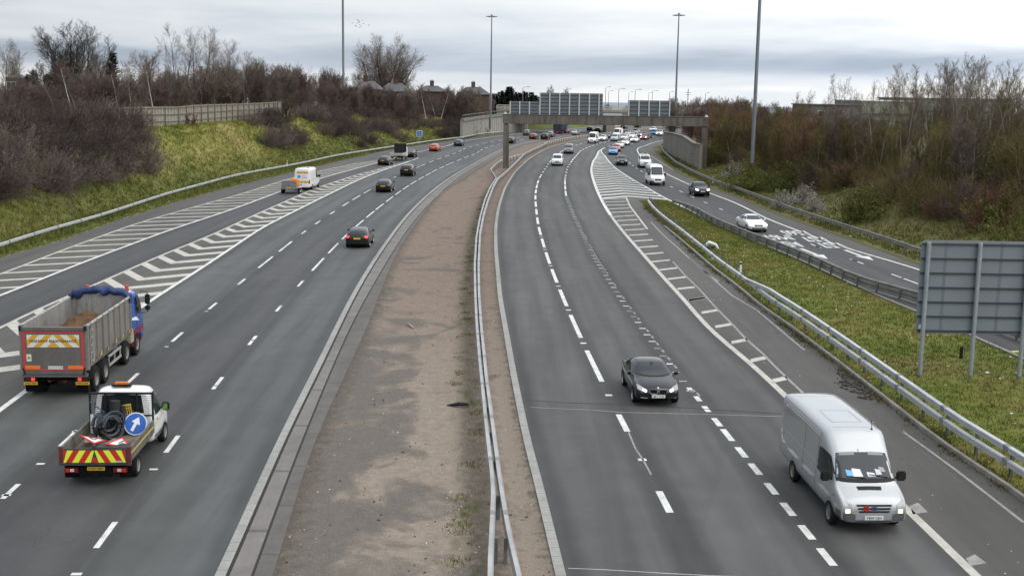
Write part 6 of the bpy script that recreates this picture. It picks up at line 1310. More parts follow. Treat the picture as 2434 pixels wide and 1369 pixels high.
# white crew van with beacon bar on the slip road
cv = car('smallvan', 'white', False, 'van')
repaint(cv, 'white', False); cv.scale = (1.1, 1.1, 1.12); tag(cv, 'white crew van with a roof beacon bar behind the pale minibus', 'van')
m = MB(); m.box((.0, 0, 1.9), (.2, 1.1, .06)); m.tube([(.0, -.42, 1.9), (.0, -.42, 2.05)], .09, 8); m.tube([(.0, .42, 1.9), (.0, .42, 2.05)], .09, 8); m.tube([(-1, -.2, 1.9), (-1, -.2, 2.0)], .08, 8); m.build('beacon_bar', mat('beacon_pale', (.6, .58, .5), .4), cv)
stand(cv, 1534, 399.5, SLIP_LINES, True, 4.8)
# flatbed truck receding
fb = empty('flatbed_truck'); tag(fb, 'small flatbed truck with a tall dark headboard on the left carriageway', 'truck')
m = MB(); m.box((-.9, 0, .95), (3.8, 2.1, .12)); m.build('bed', mat('bed_pale', (.45, .44, .41), .6), fb)
m = MB(); m.box((-.9, 1.05, 1.16), (3.8, .04, .36)); m.box((-.9, -1.05, 1.16), (3.8, .04, .36)); m.box((-2.8, 0, 1.16), (.04, 2.1, .36)); m.build('dropside', mat('dropside_grey', (.36, .36, .34), .6), fb)
m = MB(); m.box((1.05, 0, 1.9), (.08, 2.1, 1.75)); m.build('headboard', M_TRIM, fb); m = MB(); m.box((1.05, 0, 2.81), (.14, 2.14, .1)); m.build('headboard_rail', mat('rail_olive', (.22, .23, .05), .6), fb)
link('cab', bevel_box((1.95, 0, 1.35), (1.7, 1.95, 1.75), .15), PAINT['white'], fb); m = MB(); m.box((-.2, 0, .62), (5.2, .9, .2)); m.box((-2.75, 0, .6), (.06, 1.9, .16)); m.build('chassis', M_UNDER, fb); m = MB(); m.box((-2.80, .78, .62), (.04, .3, .14)); m.box((-2.80, -.78, .62), (.04, .3, .14)); m.build('tail_light', M_TL, fb); plate(fb, None, -2.8, .62, True); add_wheels(fb, WHEEL_V, (1.75, -1.6), .98, .345); stand(fb, 943, 382.5, [AR, BL], False, 5.6)
# lorry under the bridge
lr = empty('lorry'); tag(lr, 'dark blue lorry far away under the bridge beside the red car', 'truck')
link('cargo_body', bevel_box((-1.1, 0, 2.35), (5.4, 2.5, 2.7), .06), mat('lorry_navy', (.02, .03, .055), .6), lr); link('cab', bevel_box((2.75, 0, 2.0), (2.0, 2.45, 2.5), .2), mat('lorry_blue', (.06, .20, .42), .4), lr); m = MB(); m.box((0, 0, .85), (7.2, .9, .3)); m.box((-3.7, 0, .7), (.1, 2.3, .35)); m.build('chassis', mat('chassis_red', (.25, .02, .02), .6), lr)
add_wheels(lr, wheel_mesh(.5, .3, 8, .56, True), (2.6, -1.6, -2.9), 1.2, .5); m = MB(); m.box((2.75, -1.235, 2.5), (1.0, .02, .7)); m.build('side_window', M_GLASS, lr); stand(lr, 1326, 318.5, LEFT_LINES, False, 7.6)
# ---------------------------------------------------------------- black coupe in the foreground
cp_st = [(-2.21, .66, .40, .70, .80, .58), (-2.16, .82, .28, .82, .96, .66), (-1.95, .87, .22, .91, 1.02, .70), (-1.55, .885, .20, .93, 1.07, .70), (-1.25, .887, .19, .93, 1.18, .62), (-.8, .885, .18, .92, 1.36, .565), (-.3, .885, .18, .91, 1.415, .56), (.15, .885, .18, .90, 1.395, .55), (.55, .885, .18, .895, 1.23, .59), (.95, .885, .18, .885, 1.00, .68), (1.5, .885, .19, .84, .93, .68), (1.95, .86, .20, .74, .81, .62), (2.14, .79, .24, .60, .68, .56), (2.21, .68, .30, .52, .58, .50)]
B = Body([(x, section(*q)) for x, *q in cp_st]); bc = empty('car'); tag(bc, 'black coupe with twin oval grilles and lit headlights in the right carriageway foreground', 'car'); bc['L'] = 4.42
PAINT['coupe'] = car_paint('paint_coupe_black', (.010, .009, .011), .3, .32, .015); link('body', B.me, PAINT['coupe'], bc); hw = .885
m = MB(); B.patch(m, 'front', [(-.53, 1.325), (-.25, 1.345), (.25, 1.345), (.53, 1.325)], [(-.74, 1.03), (-.36, .995), (.36, .995), (.74, 1.03)], 12, 6); m.build('windscreen', M_WIND, bc, 60)
m = MB(); B.patch(m, 'front', [(-.74, 1.03), (-.36, .995), (.36, .995), (.74, 1.03)], [(-.75, 1.005), (-.36, .97), (.36, .97), (.75, 1.005)], 10, 1, .008); m.build('scuttle', M_TRIM, bc, 60)
m = MB(); B.patch(m, 'rear', [(-.47, 1.30), (0, 1.33), (.47, 1.30)], [(-.62, 1.10), (0, 1.08), (.62, 1.10)], 8, 4); m.build('rear_window', M_GLASS, bc, 60)
for ax in ('left', 'right'):
    m = MB(); B.patch(m, ax, [(.42, 1.27), (.1, 1.335), (-.3, 1.345), (-.75, 1.28), (-1.15, 1.12)], [(.86, 1.0), (.4, .97), (-.3, .97), (-.9, .99), (-1.20, 1.04)], 12, 3); m.build('side_window', M_GLASS, bc, 60)
    m = MB(); B.patch(m, ax, [(.5, .78), (-1.3, .82)], [(.5, .765), (-1.3, .805)], 10, 1, .004); 
    for x in (.78, -.62): B.patch(m, ax, [(x - .008, .95), (x + .008, .95)], [(x - .008, .32), (x + .008, .32)], 1, 8, .004)
    m.build('door_seam', M_UNDER, bc)
xs = (1.38, -1.31); R = .325; arches(B, bc, xs, R, hw); add_wheels(bc, wheel_mesh(.325, .22, 7, .70), xs, hw + .005, R)
for sg in (1, -1):
    m = MB(); B.patch(m, 'front', [(sg * .80, .80), (sg * .62, .745), (sg * .42, .66)], [(sg * .79, .67), (sg * .62, .61), (sg * .45, .58)], 7, 4, .008); hl = m.build('headlight', M_HL, bc, 60)
    m = MB(); B.patch(m, 'front', [(sg * .60, .69), (sg * .45, .65)], [(sg * .59, .61), (sg * .46, .585)], 4, 3, .014); m.build('bulb', M_HLON, hl, 60)
    m = MB(); B.patch(m, 'front', [(sg * .04, .665), (sg * .34, .66)], [(sg * .05, .535), (sg * .28, .53)], 5, 3, .016); kg = m.build('grille', M_UNDER, bc, 60)
    m = MB(); pts = [B.hit('front', sg * a, b, .02) for a, b in ((.035, .665), (.18, .675), (.345, .66), (.335, .59), (.28, .525), (.16, .52), (.045, .53), (.035, .665))]; m.tube(pts, .009, 5); m.build('grille_surround', M_CHROME, kg)
    m = MB(); B.patch(m, 'front', [(sg * .70, .38), (sg * .44, .36)], [(sg * .66, .27), (sg * .44, .27)], 5, 3, .010); B.patch(m, 'front', [(sg * .40, .34), (0, .34)], [(sg * .36, .25), (0, .25)], 5, 2, .010); m.build('air_intake', M_UNDER, bc, 60)
    m = MB(); m.tube([B.hit('front', sg * .68, .385, .012), B.hit('front', sg * .55, .365, .014), B.hit('front', sg * .42, .36, .014)], .008, 5); m.build('intake_trim', M_CHROME, bc)
    m = MB(); B.patch(m, 'front', [(sg * .70, .395), (sg * .63, .39)], [(sg * .69, .365), (sg * .62, .36)], 2, 2, .018); m.build('fog_lamp', M_HL, bc)
    m = MB(); B.patch(m, 'rear', [(sg * .82, .92), (sg * .55, .92)], [(sg * .82, .78), (sg * .58, .80)], 4, 3, .008); m.build('tail_light', M_TL, bc, 60)
q = B.hit('front', 0, .43, 0); pl = plate(bc, 'LM17 YNA', q.x + .015, .43); m = MB(); m.box((q.x + .028, -.235, .43), (.012, .05, .115)); m.build('flag_band', mat('plate_band_blue', (.03, .10, .45), .5), pl); m = MB(); m.box((q.x + .012, 0, .43), (.02, .56, .15)); m.build('plate_holder', M_TRIM, bc)
q = B.hit('front', 0, .715, .01); m = MB(); m.tube([q, q + Vector((.01, 0, .012))], .04, 14); m.build('badge', mat('badge_pale', (.55, .62, .68), .3), bc)
m = MB(); q = B.hit('front', 0, 1.30, .012); B.patch(m, 'front', [(-.06, 1.335), (.06, 1.335)], [(-.05, 1.27), (.05, 1.27)], 2, 2, .01); m.build('mirror_housing', M_TRIM, bc)
mirrors(bc, .74, .83, 1.0, PAINT['coupe'], .95); m = MB(); m.box((0, 0, .3), (3.7, 1.5, .2)); m.build('underside', M_UNDER, bc); stand(bc, 1556, 955, [R1, R2], True, 4.42)

# ---------------------------------------------------------------- dropside pickup
pk = empty('pickup_truck'); tag(pk, 'white dropside pickup with red and yellow chevrons on its tailboard, left foreground', 'pickup'); pk['L'] = 5.7
cs = [(.35, .90, .52, 1.25, 2.08, .72), (.39, .96, .40, 1.25, 2.18, .77), (.65, .98, .32, 1.25, 2.24, .79), (1.15, .985, .3, 1.24, 2.20, .78), (1.42, .98, .3, 1.24, 2.05, .765), (2.05, .97, .31, 1.18, 1.34, .80), (2.2, .96, .31, 1.13, 1.22, .80), (2.6, .935, .32, .99, 1.05, .76), (2.78, .89, .34, .84, .88, .68), (2.85, .82, .40, .66, .72, .60)]
B = Body([(x, section(*q)) for x, *q in cs]); PAINT['cab'] = car_paint('paint_cab_white', (.80, .80, .79), 0, .4, .10); link('cab', B.me, PAINT['cab'], pk)
M_BED = mat('bed_steel_dark', (.045, .043, .042), .7, .2, nscale=4, namt=.4); M_BEDIN = mat('bed_side_worn', (.115, .105, .09), .8, nscale=2.5, namt=.45); M_FLOOR = mat('bed_floor_worn', (.14, .12, .095), .9, nscale=3, namt=.5)
m = MB(); B.patch(m, 'rear', [(-.62, 2.02), (0, 2.05), (.62, 2.02)], [(-.70, 1.42), (0, 1.40), (.70, 1.42)], 8, 4); m.build('rear_window', M_GLASS, pk, 60)
m = MB(); B.patch(m, 'front', [(-.66, 2.0), (0, 2.03), (.66, 2.0)], [(-.84, 1.38), (0, 1.36), (.84, 1.38)], 10, 5); m.build('windscreen', M_WIND, pk, 60)
for ax in ('left', 'right'):
    m = MB(); B.patch(m, ax, [(1.75, 1.62), (1.45, 1.90), (1.1, 1.98), (.78, 1.96)], [(2.05, 1.28), (1.5, 1.22), (1.1, 1.21), (.78, 1.24)], 10, 4); m.build('side_window', M_GLASS, pk, 60)
    m = MB(); 
    for x in (.70, 1.95): B.patch(m, ax, [(x - .008, 2.0 if x < 1 else 1.25), (x + .008, 2.0 if x < 1 else 1.25)], [(x - .008, .5), (x + .008, .5)], 1, 8, .004)
    m.build('door_seam', mat('cab_seam', (.18, .18, .18), .6), pk)
    m = MB(); B.patch(m, ax, [(2.3, 1.12), (.42, .93)], [(2.3, 1.09), (.42, .88)], 10, 1, .006); m.build('reflective_stripe', mat('stripe_yellow', (.55, .42, .06), .5), pk)
    m = MB(); B.patch(m, ax, [(2.0, .60), (.42, .60)], [(2.0, .34), (.42, .42)], 8, 2, .006); m.build('sill_trim', M_GREYTRIM, pk)
    m = MB(); B.patch(m, ax, [(1.0, 1.10), (.84, 1.10)], [(1.0, 1.06), (.84, 1.06)], 2, 1, .02); m.build('door_handle', M_TRIM, pk)
xs = (1.95, -1.75); arches(B, pk, (1.95,), .345, .98); add_wheels(pk, WHEEL_V, xs, .99, .345)
mirrors(pk, 1.62, .95, 1.32, M_TRIM, 1.3, 1.7)
m = MB()
for sg in (1, -1): m.box((1.54, sg * 1.10, 1.33), (.012, .17, .22))
m.build('mirror_glass', mat('mirror_reflection', (.16, .30, .10), .08, .6), pk)  # green reflection put into the mirror's own colour
# bed
X0, X1, ZB = -2.85, .22, .80
m = MB(); m.box(((X0 + X1) / 2, 0, ZB - .04), (X1 - X0, 2.0, .08)); m.build('bed_floor', M_FLOOR, pk)
for sg in (1, -1):
    m = MB(); m.box(((X0 + X1) / 2, sg * 1.02, ZB + .19), (X1 - X0, .04, .40)); m.box(((X0 + X1) / 2, sg * 1.02, ZB + .405), (X1 - X0, .07, .03)); sd_ = m.build('dropside', M_BEDIN, pk)
    m = MB(); m.box(((X0 + X1) / 2, sg * 1.044, ZB + .22), (X1 - X0 - .2, .006, .06)); m.build('reflective_stripe', mat('side_stripe_yellow', (.50, .38, .07), .5), sd_)
    m = MB(); m.box((X0 + .02, sg * 1.01, ZB + .16), (.10, .10, .58)); m.build('corner_post', mat('corner_post_rust', (.13, .02, .018), .6, nscale=5, namt=.4), pk)
m = MB(); m.box((X0 - .03, 0, ZB + .16), (.05, 1.92, .48)); m.box((X0 - .03, 0, ZB - .07), (.09, 2.06, .07)); tb = m.build('tailboard', M_BED, pk)
CR, CY = mat('chevron_red', (.50, .018, .012), .55), mat('chevron_lime', (.66, .78, .05), .55)
m = MB(); n = 10; w = 1.84 / n; zA, zB_ = ZB - .02, ZB + .36
for k in range(n):
    ya, yb = -.92 + k * w, -.92 + (k + 1) * w; mid = (ya + yb) / 2; s_ = .23 * (1 if mid < 0 else -1); x = X0 - .058
    c = [max(-.92, min(.92, q)) for q in (ya - s_ / 2, yb - s_ / 2, yb + s_ / 2, ya + s_ / 2)]
    if mid < 0: c[2] = min(c[2], 0.0); c[1] = min(c[1], 0)
    else: c[0] = max(c[0], 0); c[3] = max(c[3], 0)
    x -= .0008 * (k % 2); m.add([(x, c[0], zA), (x, c[1], zA), (x, c[2], zB_), (x, c[3], zB_)], [(0, 1, 2, 3)], 1 - k % 2 if mid < 0 else k % 2)
x = X0 - .0605
for ya, yb, yc, col in ((-.92, -.92, -.80, 0), (.92, .92, .80, 0)): m.add([(x, ya, zA), (x, yc, zB_), (x, ya, zB_)], [(0, 1, 2)], col)
m.add([(x, -.11, zA), (x, .11, zA), (x, 0, zA + .2)], [(0, 1, 2)], 0); m.build('chevron_board', [CR, CY], tb)
m = MB(); m.box((X0 - .066, -.72, ZB + .01), (.006, .2, .05)); m.build('maker_plate', mat('plate_metal', (.5, .4, .38), .5), tb)
m = MB(); m.box((X0 - .03, 0, ZB + .44), (.1, .10, .14)); m.build('latch', M_BED, tb)
m = MB(); m.box((-1.2, 0, .58), (2.9, .8, .16)); m.box((X0 + .10, 0, .50), (.08, 1.84, .22)); m.box((X0 + .35, 0, .66), (.5, 1.7, .12)); m.tube([(X0 + .1, -.45, .33), (X0 + .1, .45, .33)], .05, 8); m.box((X0 - .02, 0, .35), (.2, .14, .12)); m.build('chassis', M_UNDER, pk)
for sg in (1, -1):
    m = MB(); m.box((X0 + .04, sg * .72, .52), (.06, .40, .15)); tl = m.build('tail_light', M_TL, pk); m = MB(); m.box((X0 + .008, sg * .70, .52), (.012, .12, .09)); m.build('reversing_lens', mat('lens_white', (.6, .5, .5), .3), tl); m = MB(); m.box((X0 + .008, sg * .84, .52), (.012, .10, .11)); m.build('brake_lens', mat('lens_red_bright', (.50, .025, .025), .3), tl)
    m = MB(); m.box((X0 + .28, sg * .82, .42), (.02, .36, .42)); m.build('mudflap', M_UNDER, pk)
plate(pk, 'CV67 LMU', X0 + .06, .56, True)
m = MB()
for y in (-1.0, -.5, .5, 1.0): m.tube([(X1 + .06, y, ZB), (X1 + .06, y, 2.12 if abs(y) == 1 else 2.08)], .035, 6)
m.tube([(X1 + .06, -1.02, 2.10), (X1 + .06, 1.02, 2.10)], .04, 6); m.tube([(X1 + .06, -1.0, 1.36), (X1 + .06, 1.0, 1.36)], .03, 6)
for k in range(9): m.tube([(X1 + .06, -1, 1.44 + .07 * k), (X1 + .06, -.5, 1.44 + .07 * k)], .006, 4); m.tube([(X1 + .06, .5, 1.44 + .07 * k), (X1 + .06, 1, 1.44 + .07 * k)], .006, 4)
m.tube([(X1 + .06, 1.0, 2.1), (X1 + .06, 1.0, 2.34)], .03, 6); m.build('headboard_frame', M_TRIM, pk)
m = MB(); m.box((.62, .05, 2.29), (.22, .62, .06)); m.build('beacon_base', M_TRIM, pk); link('beacon', bevel_box((.62, .05, 2.35), (.18, .46, .09), .03), M_AMB, pk)
stand(pk, 246, 1137, [L1, L2], False, 5.7)
def aboard(name, label, cat, lx, ly, lz, host=pk):
    r = empty(name); tag(r, label, cat); M = Matrix.Translation(host.location) @ Matrix.Rotation(host.rotation_euler.z, 4, 'Z'); r.matrix_basis = M @ Matrix.Translation((lx, ly, lz)); return r
r = aboard('direction_sign', 'round blue sign with a white arrow leaning in the pickup bed', 'sign', -.20, -.52, ZB)
def tilt(mb_, ax, an, o=(0, 0, 0)): R_ = Matrix.Rotation(an, 3, ax); mb_.v = [tuple(R_ @ Vector(q) + Vector(o)) for q in mb_.v]; return mb_
RI = lambda x, r_: [(x, r_ * .82 * math.cos(2 * math.pi * k / 32), .40 + r_ * .82 * math.sin(2 * math.pi * k / 32)) for k in range(32)]
def disc(x0, x1, r_): m = MB(); m.add(RI(x0, r_) + RI(x1, r_), [tuple(range(32)), tuple(range(32, 64))[::-1]] + [(k, (k + 1) % 32, 32 + (k + 1) % 32, 32 + k) for k in range(32)]); return m
tilt(disc(0, .012, .45), 'Y', .35).build('border', mat('sign_rim_white', (.68, .69, .70), .5), r); tilt(disc(-.006, .002, .41), 'Y', .35).build('face', mat('sign_face_blue', (.015, .10, .42), .45), r)
m = MB(); a = [(-.07, -.30), (.03, -.30), (.03, .05)]
pts = [(-.06, -.31), (.06, -.31), (.06, .02), (.18, .02), (0, .30), (-.18, .02), (-.06, .02)]; c, s_ = math.cos(-.45), math.sin(-.45)
vs = [(-.012, -(x * c - z * s_) * .82, .40 + (x * s_ + z * c) * .82) for x, z in pts]; m.add(vs, [(0, 1, 2, 6), (3, 4, 5)]); tilt(m, 'Y', .35).build('arrow', mat('sign_arrow_white', (.72, .73, .74), .5), r)
def warn(label, lx, ly, lz, rot, flip=0):
    r = aboard('warning_sign', label, 'sign', lx, ly, lz); m = MB(); T = lambda s, z: [(s * math.cos(a), s * math.sin(a), z) for a in (math.pi / 2, math.pi * 7 / 6, math.pi * 11 / 6)]
    m.add(T(.48, 0) + T(.48, .02), [(0, 1, 2), (5, 4, 3), (0, 3, 4, 1), (1, 4, 5, 2), (2, 5, 3, 0)]); rim = m.build('border', CR, r); m = MB(); m.add(T(.34, .023), [(0, 1, 2)]); m.build('face', mat('sign_face_white', (.70, .70, .68), .5), r)
    m = MB(); m.tube([(-.02, .05, .026), (.06, -.06, .026), (.10, -.14, .026)], .018, 5); m.tube([(-.10, -.14, .026), (-.04, -.02, .026)], .018, 5); m.poly([(.02, -.15, .026), (.16, -.15, .026), (.09, -.06, .026)]); m.build('symbol', M_BLACK, r); r.rotation_euler = tuple(a + b for a, b in zip(rot, (0, 0, pk.rotation_euler.z))); return r
warn('red bordered triangular roadworks sign lying in the pickup bed, the left one', -1.65, .38, ZB + .30, (0, -.30, 1.9)); warn('red bordered triangular sign lying in the pickup bed behind the tailboard, the right one', -1.75, -.45, ZB + .22, (.12, -.2, .6))
r = aboard('folded_trestle', 'dark folded sign trestle with red edges lying across the pickup bed', 'trestle', -2.0, -.38, ZB + .02); m = MB(); m.box((0, 0, .12), (.5, 1.05, .05), .08); m.box((0, .05, .20), (.45, 1.0, .03), -.05); m.build('frame', M_BED, r); m = MB(); m.box((-.05, 0, .165), (.06, 1.0, .02), .05); m.box((-.24, 0, .10), (.03, 1.0, .03), .08); m.build('edge', CR, r)
r = aboard('cable_coil', 'coil of thick dark ribbed hose standing in the pickup bed', 'hose', -.35, .28, ZB); m = MB()
for k in range(7): cx_, cz_, rr_ = -.25 + .09 * k, .36 + .05 * (k % 3), .36 - .06 * (k % 3); m.tube([(cx_ + .10 * math.sin(a + k), .06 * (k % 2) + rr_ * math.cos(a), cz_ + rr_ * math.sin(a)) for a in np.linspace(0, 2 * math.pi, 25)], .06, 6)
m.build('hose', mat('hose_black', (.022, .024, .028), .5), r); m = MB(); m.tube([(-.25, .44 * math.cos(a), .46 + .44 * math.sin(a)) for a in np.linspace(.5, 4.2, 16)], .022, 5); m.tube([(-.2, -.9, .7), (-.15, -.2, .55), (-.2, .7, .95)], .018, 5); m.tube([(-.1, .2, .9), (.05, .62, 1.3)], .02, 5); m.build('rope', mat('rope_blue', (.035, .08, .13), .8), r)
r.rotation_euler.z += .95
r = aboard('rolled_mat', 'dark rolled mat standing upright between white board and blue sign in the pickup bed', 'mat', -.02, .12, ZB); m = MB(); m.tube([(0, 0, 0), (.03, .02, .55), (.05, .0, 1.12)], [.17, .19, .16], 12); m.tube([(.0, -.26, 0), (.06, -.22, .95)], [.10, .08], 8); m.build('roll', mat('mat_black', (.014, .015, .017), .8, nscale=6, namt=.4), r, 40); m = MB(); m.tube([(.19 * math.cos(a), .19 * math.sin(a), .45) for a in np.linspace(0, 6.28, 14)], .012, 4); m.build('strap', mat('strap_blue', (.04, .09, .16), .8), r)
r = aboard('board', 'blank white board leaning on the headboard frame of the pickup', 'board', .05, .72, ZB); m = MB(); m.box((.03, 0, .33), (.02, .48, .62)); tilt(m, 'Y', .12).build('board', mat('board_white', (.62, .63, .64), .6), r)
r = aboard('stand', 'small yellow four legged stand hooked on the pickup headboard frame', 'stand', .10, -.30, ZB + .52); m = MB(); m.box((0, 0, .44), (.05, .26, .05)); m.box((0, 0, .34), (.03, .24, .03))
for y in (-.10, -.035, .035, .10): m.box((0, y, .2), (.03, .025, .42))
tilt(m, 'X', -.18).build('frame', mat('stand_yellow', (.50, .36, .05), .5), r)
r = aboard('debris_box', 'low grey tray of tools on the pickup bed floor', 'tray', -1.1, 0.0, ZB); m = MB(); m.box((0, .55, .08), (.5, .5, .14), .3); m.box((-.1, -.1, .06), (.7, .35, .1), -.2); m.tube([(-.6, .2, .1), (.4, .5, .15)], .03, 6); m.build('tray', mat('tray_mixed', (.20, .17, .14), .8, nscale=8, namt=.6), r)

# ---------------------------------------------------------------- tipper truck
tk = empty('tipper_truck'); tag(tk, 'grey bodied tipper truck with blue cab carrying brown soil, left foreground', 'truck'); tk['L'] = 9.2
def worn_steel(name, a, b2, rust=.25):
    m = bpy.data.materials.new(name); m.use_nodes = True; nt = m.node_tree; b = nt.nodes['Principled BSDF']; t = nt.nodes.new('ShaderNodeTexCoord'); ob = t.outputs['Object']
    n1 = noise(nt, mapping(nt, ob, (1.2, 1.2, .35)), 1.0, 5, .65); n2 = noise(nt, ob, 6, 4, .7); n3 = noise(nt, mapping(nt, ob, (2.5, 2.5, .5)), 1.4, 4, .6)
    c = mixc(nt, ramp(nt, n1, [(.3, 0.0), (.7, 1.0)]), a, b2); c = mixc(nt, mathn(nt, 'MULTIPLY', ramp(nt, n3, [(.52, 0.0), (.68, 1.0)]), rust), c, (.10, .07, .045)); c = mixc(nt, 1.0, c, mathn(nt, 'ADD', .75, mathn(nt, 'MULTIPLY', n2, .5)), 'MULTIPLY')
    nt.links.new(c, b.inputs['Base Color']); b.inputs['Roughness'].default_value = .55; b.inputs['Metallic'].default_value = .25; return m
M_HOP = worn_steel('hopper_outside', (.185, .172, .158), (.25, .235, .215)); M_HOPIN = worn_steel('hopper_inside', (.23, .225, .215), (.33, .325, .315), .5); M_TG = worn_steel('tailgate_grey', (.105, .10, .095), (.15, .143, .135), .2)
HB, HF, HW, Z0, Z1 = -4.55, 2.05, 1.25, 1.18, 2.82
m = MB(); m.box(((HB + HF) / 2, 0, Z0), (HF - HB, 2.3, .08)); m.build('hopper_floor', M_HOPIN, tk)
for sg in (1, -1):
    y = sg * HW
    m = MB(); yi, yo = y - sg * .05, y
    m.add([(HB, yo - sg * .10, Z0 - .1), (HF, yo - sg * .10, Z0 - .1), (HF, yo, Z0 + .25), (HB, yo, Z0 + .25), (HF, yo, Z1), (HB, yo, Z1)], [(0, 1, 2, 3), (3, 2, 4, 5)], 0)
    m.add([(HB, yi - sg * .12, Z0 + .03), (HF, yi - sg * .12, Z0 + .03), (HF, yi, Z0 + .30), (HB, yi, Z0 + .30), (HF, yi, Z1), (HB, yi, Z1)], [(0, 1, 2, 3), (3, 2, 4, 5)], 1)
    m.add([(HB, yo, Z1), (HF, yo, Z1), (HF, yi, Z1), (HB, yi, Z1)], [(0, 1, 2, 3)], 0); side = m.build('hopper_side', [M_HOP, M_HOPIN], tk)
    m = MB(); m.tube([(HB, y - sg * .0, Z1 + .02), (HF, y, Z1 + .02)], .055, 8); m.build('top_rail', mat('rail_worn', (.36, .345, .32), .5, .3, nscale=6, namt=.3), side)
    for k in range(8):
        x = HB + .42 + (HF - HB - .55) * k / 7; m = MB(); m.box((x, y + sg * .03, (Z0 + Z1) / 2 + .1), (.09 if k else .06, .07, Z1 - Z0 - .05)); m.build('rib', M_HOP, side)
    for k in range(6):
        x = HB + .7 + (HF - HB - 1.0) * k / 5; m = MB(); m.add([(x - .2, y + sg * .012, Z0 + .12), (x + .2, y + sg * .012, Z0 + .12), (x + .2, y + sg * .012, Z0 + .26), (x + .08, y + sg * .012, Z0 + .30)], [(0, 1, 2, 3)]); m.build('reflector', mat('reflector_yellow', (.50, .34, .05), .5), side)
    m = MB(); m.box((HB + .06, sg * (HW - .02), (Z0 + Z1) / 2), (.16, .13, Z1 - Z0 + .12)); m.build('corner_post', M_HOP, tk)
    if sg < 0:
        m = MB(); xl = HB + .20
        for xx in (xl, xl + .36): m.tube([(xx, y - .08, Z0 + .1), (xx, y - .08, Z1 - .2)], .016, 5)
        for k in range(5): m.tube([(xl, y - .08, Z0 + .25 + k * .3), (xl + .36, y - .08, Z0 + .25 + k * .3)], .014, 5)
        m.build('ladder', mat('ladder_grey', (.30, .29, .27), .5), side)
m = MB(); m.box((HF - .03, 0, (Z0 + Z1) / 2 + .08), (.08, 2.44, Z1 - Z0 + .16)); 
for y in (-.55, .55): m.box((HF - .08, y, (Z0 + Z1) / 2), (.04, .05, Z1 - Z0))
m.build('headboard', M_HOPIN, tk)
ZT0 = .92
m = MB(); m.box((HB - .03, 0, (ZT0 + Z1) / 2 - .04), (.10, 2.36, Z1 - ZT0 - .1)); m.box((HB - .03, 0, Z1 - .07), (.17, 2.40, .12)); m.box((HB + .02, 0, ZT0 + .0), (.2, 2.44, .12)); tg = m.build('tailgate', M_TG, tk); xf = HB - .083
RR, RO = mat('reflective_red', (.55, .035, .03), .45), mat('reflective_orange', (.72, .17, .03), .45)
m = MB()
for sg in (1, -1): m.box((xf - .004, sg * 1.10, (1.15 + Z1 - .2) / 2), (.008, .08, Z1 - .2 - 1.12))
m.box((xf - .004, 0, Z1 - .20), (.008, 2.12, .055)); m.box((xf - .004, 0, 1.16), (.008, 2.12, .05)); m.build('reflective_strip', RR, tg)
m = MB(); m.box((xf - .010, .80, 1.25), (.012, .56, .14)); m.box((xf - .010, -.80, 1.25), (.012, .56, .14)); m.build('marker_board', RO, tg)
m = MB(); n = 6; y0, y1, za, zb2 = -.98, .98, 2.03, 2.52
m.box((xf - .006, 0, (za + zb2) / 2), (.012, y1 - y0, zb2 - za)); cb = m.build('chevron_board', mat('chevron_board_white', (.62, .63, .58), .5), tg); m = MB()
for k in range(-4, 5):
    for sg in (1, -1):
        a0 = k * .50; pa_ = [(a0, za), (a0 + .25, za), (a0 + .25 - .49, zb2), (a0 - .49, zb2)]
        # clip to own half
        def clip(pl, lo, hi):
            for s2, lim in ((1, lo), (-1, -hi)):
                o = []
                for i in range(len(pl)):
                    p_, q_ = pl[i], pl[(i + 1) % len(pl)]; ip, iq = s2 * p_[0] >= lim, s2 * q_[0] >= lim
                    if ip: o.append(p_)
                    if ip != iq: t = (lim / s2 - p_[0]) / (q_[0] - p_[0]); o.append((lim / s2, p_[1] + (q_[1] - p_[1]) * t))
                pl = o
                if not pl: break
            return pl
        c = clip(pa_, 0.0, .98)
        if len(c) > 2: m.poly([(xf - .0145, sg * q[0], q[1]) for q in c])
m.build('chevron', mat('chevron_amber', (.56, .32, .03), .5), cb)
def wall_text(txt, size, x, y, z, mt, parent, bold=.0):
    me = text_mesh(txt, size, 0, bold, 1.1); me.transform(Matrix(((0, 0, -1, x), (-1, 0, 0, y), (0, 1, 0, z), (0, 0, 0, 1)))); return link('lettering', me, mt, parent)
wall_text('HIGHWAY MAINTENANCE', .135, xf - .019, 0, 2.27, mat('lettering_red_black', (.10, .02, .01), .6), cb, .004)
m = MB(); m.box((xf - .006, -.05, 1.235), (.012, .56, .12)); dp = m.build('notice_plate', mat('notice_white', (.62, .62, .60), .5), tg); wall_text('DO NOT PUSH', .085, xf - .014, -.05, 1.235, M_BLACK, dp)
link('warning_sticker', bevel_box((xf - .006, .93, 1.62), (.012, .18, .28), .005), mat('sticker_pale', (.60, .62, .50), .5), tg); m = MB(); m.add([(xf - .014, .99, 1.58), (xf - .014, .87, 1.58), (xf - .014, .93, 1.70)], [(0, 1, 2)]); m.build('sticker_symbol', mat('sticker_green', (.12, .18, .03), .5), tg)
m = MB(); 
for y in (-1.1, 1.1): m.tube([(HB - .1, y, ZT0 + .05), (HB - .1, y * 1.05, ZT0 + .3)], .03, 6); m.box((HB - .03, y * 1.1, Z1 - .06), (.2, .09, .16))
m.build('hinge', M_TRIM, tg)
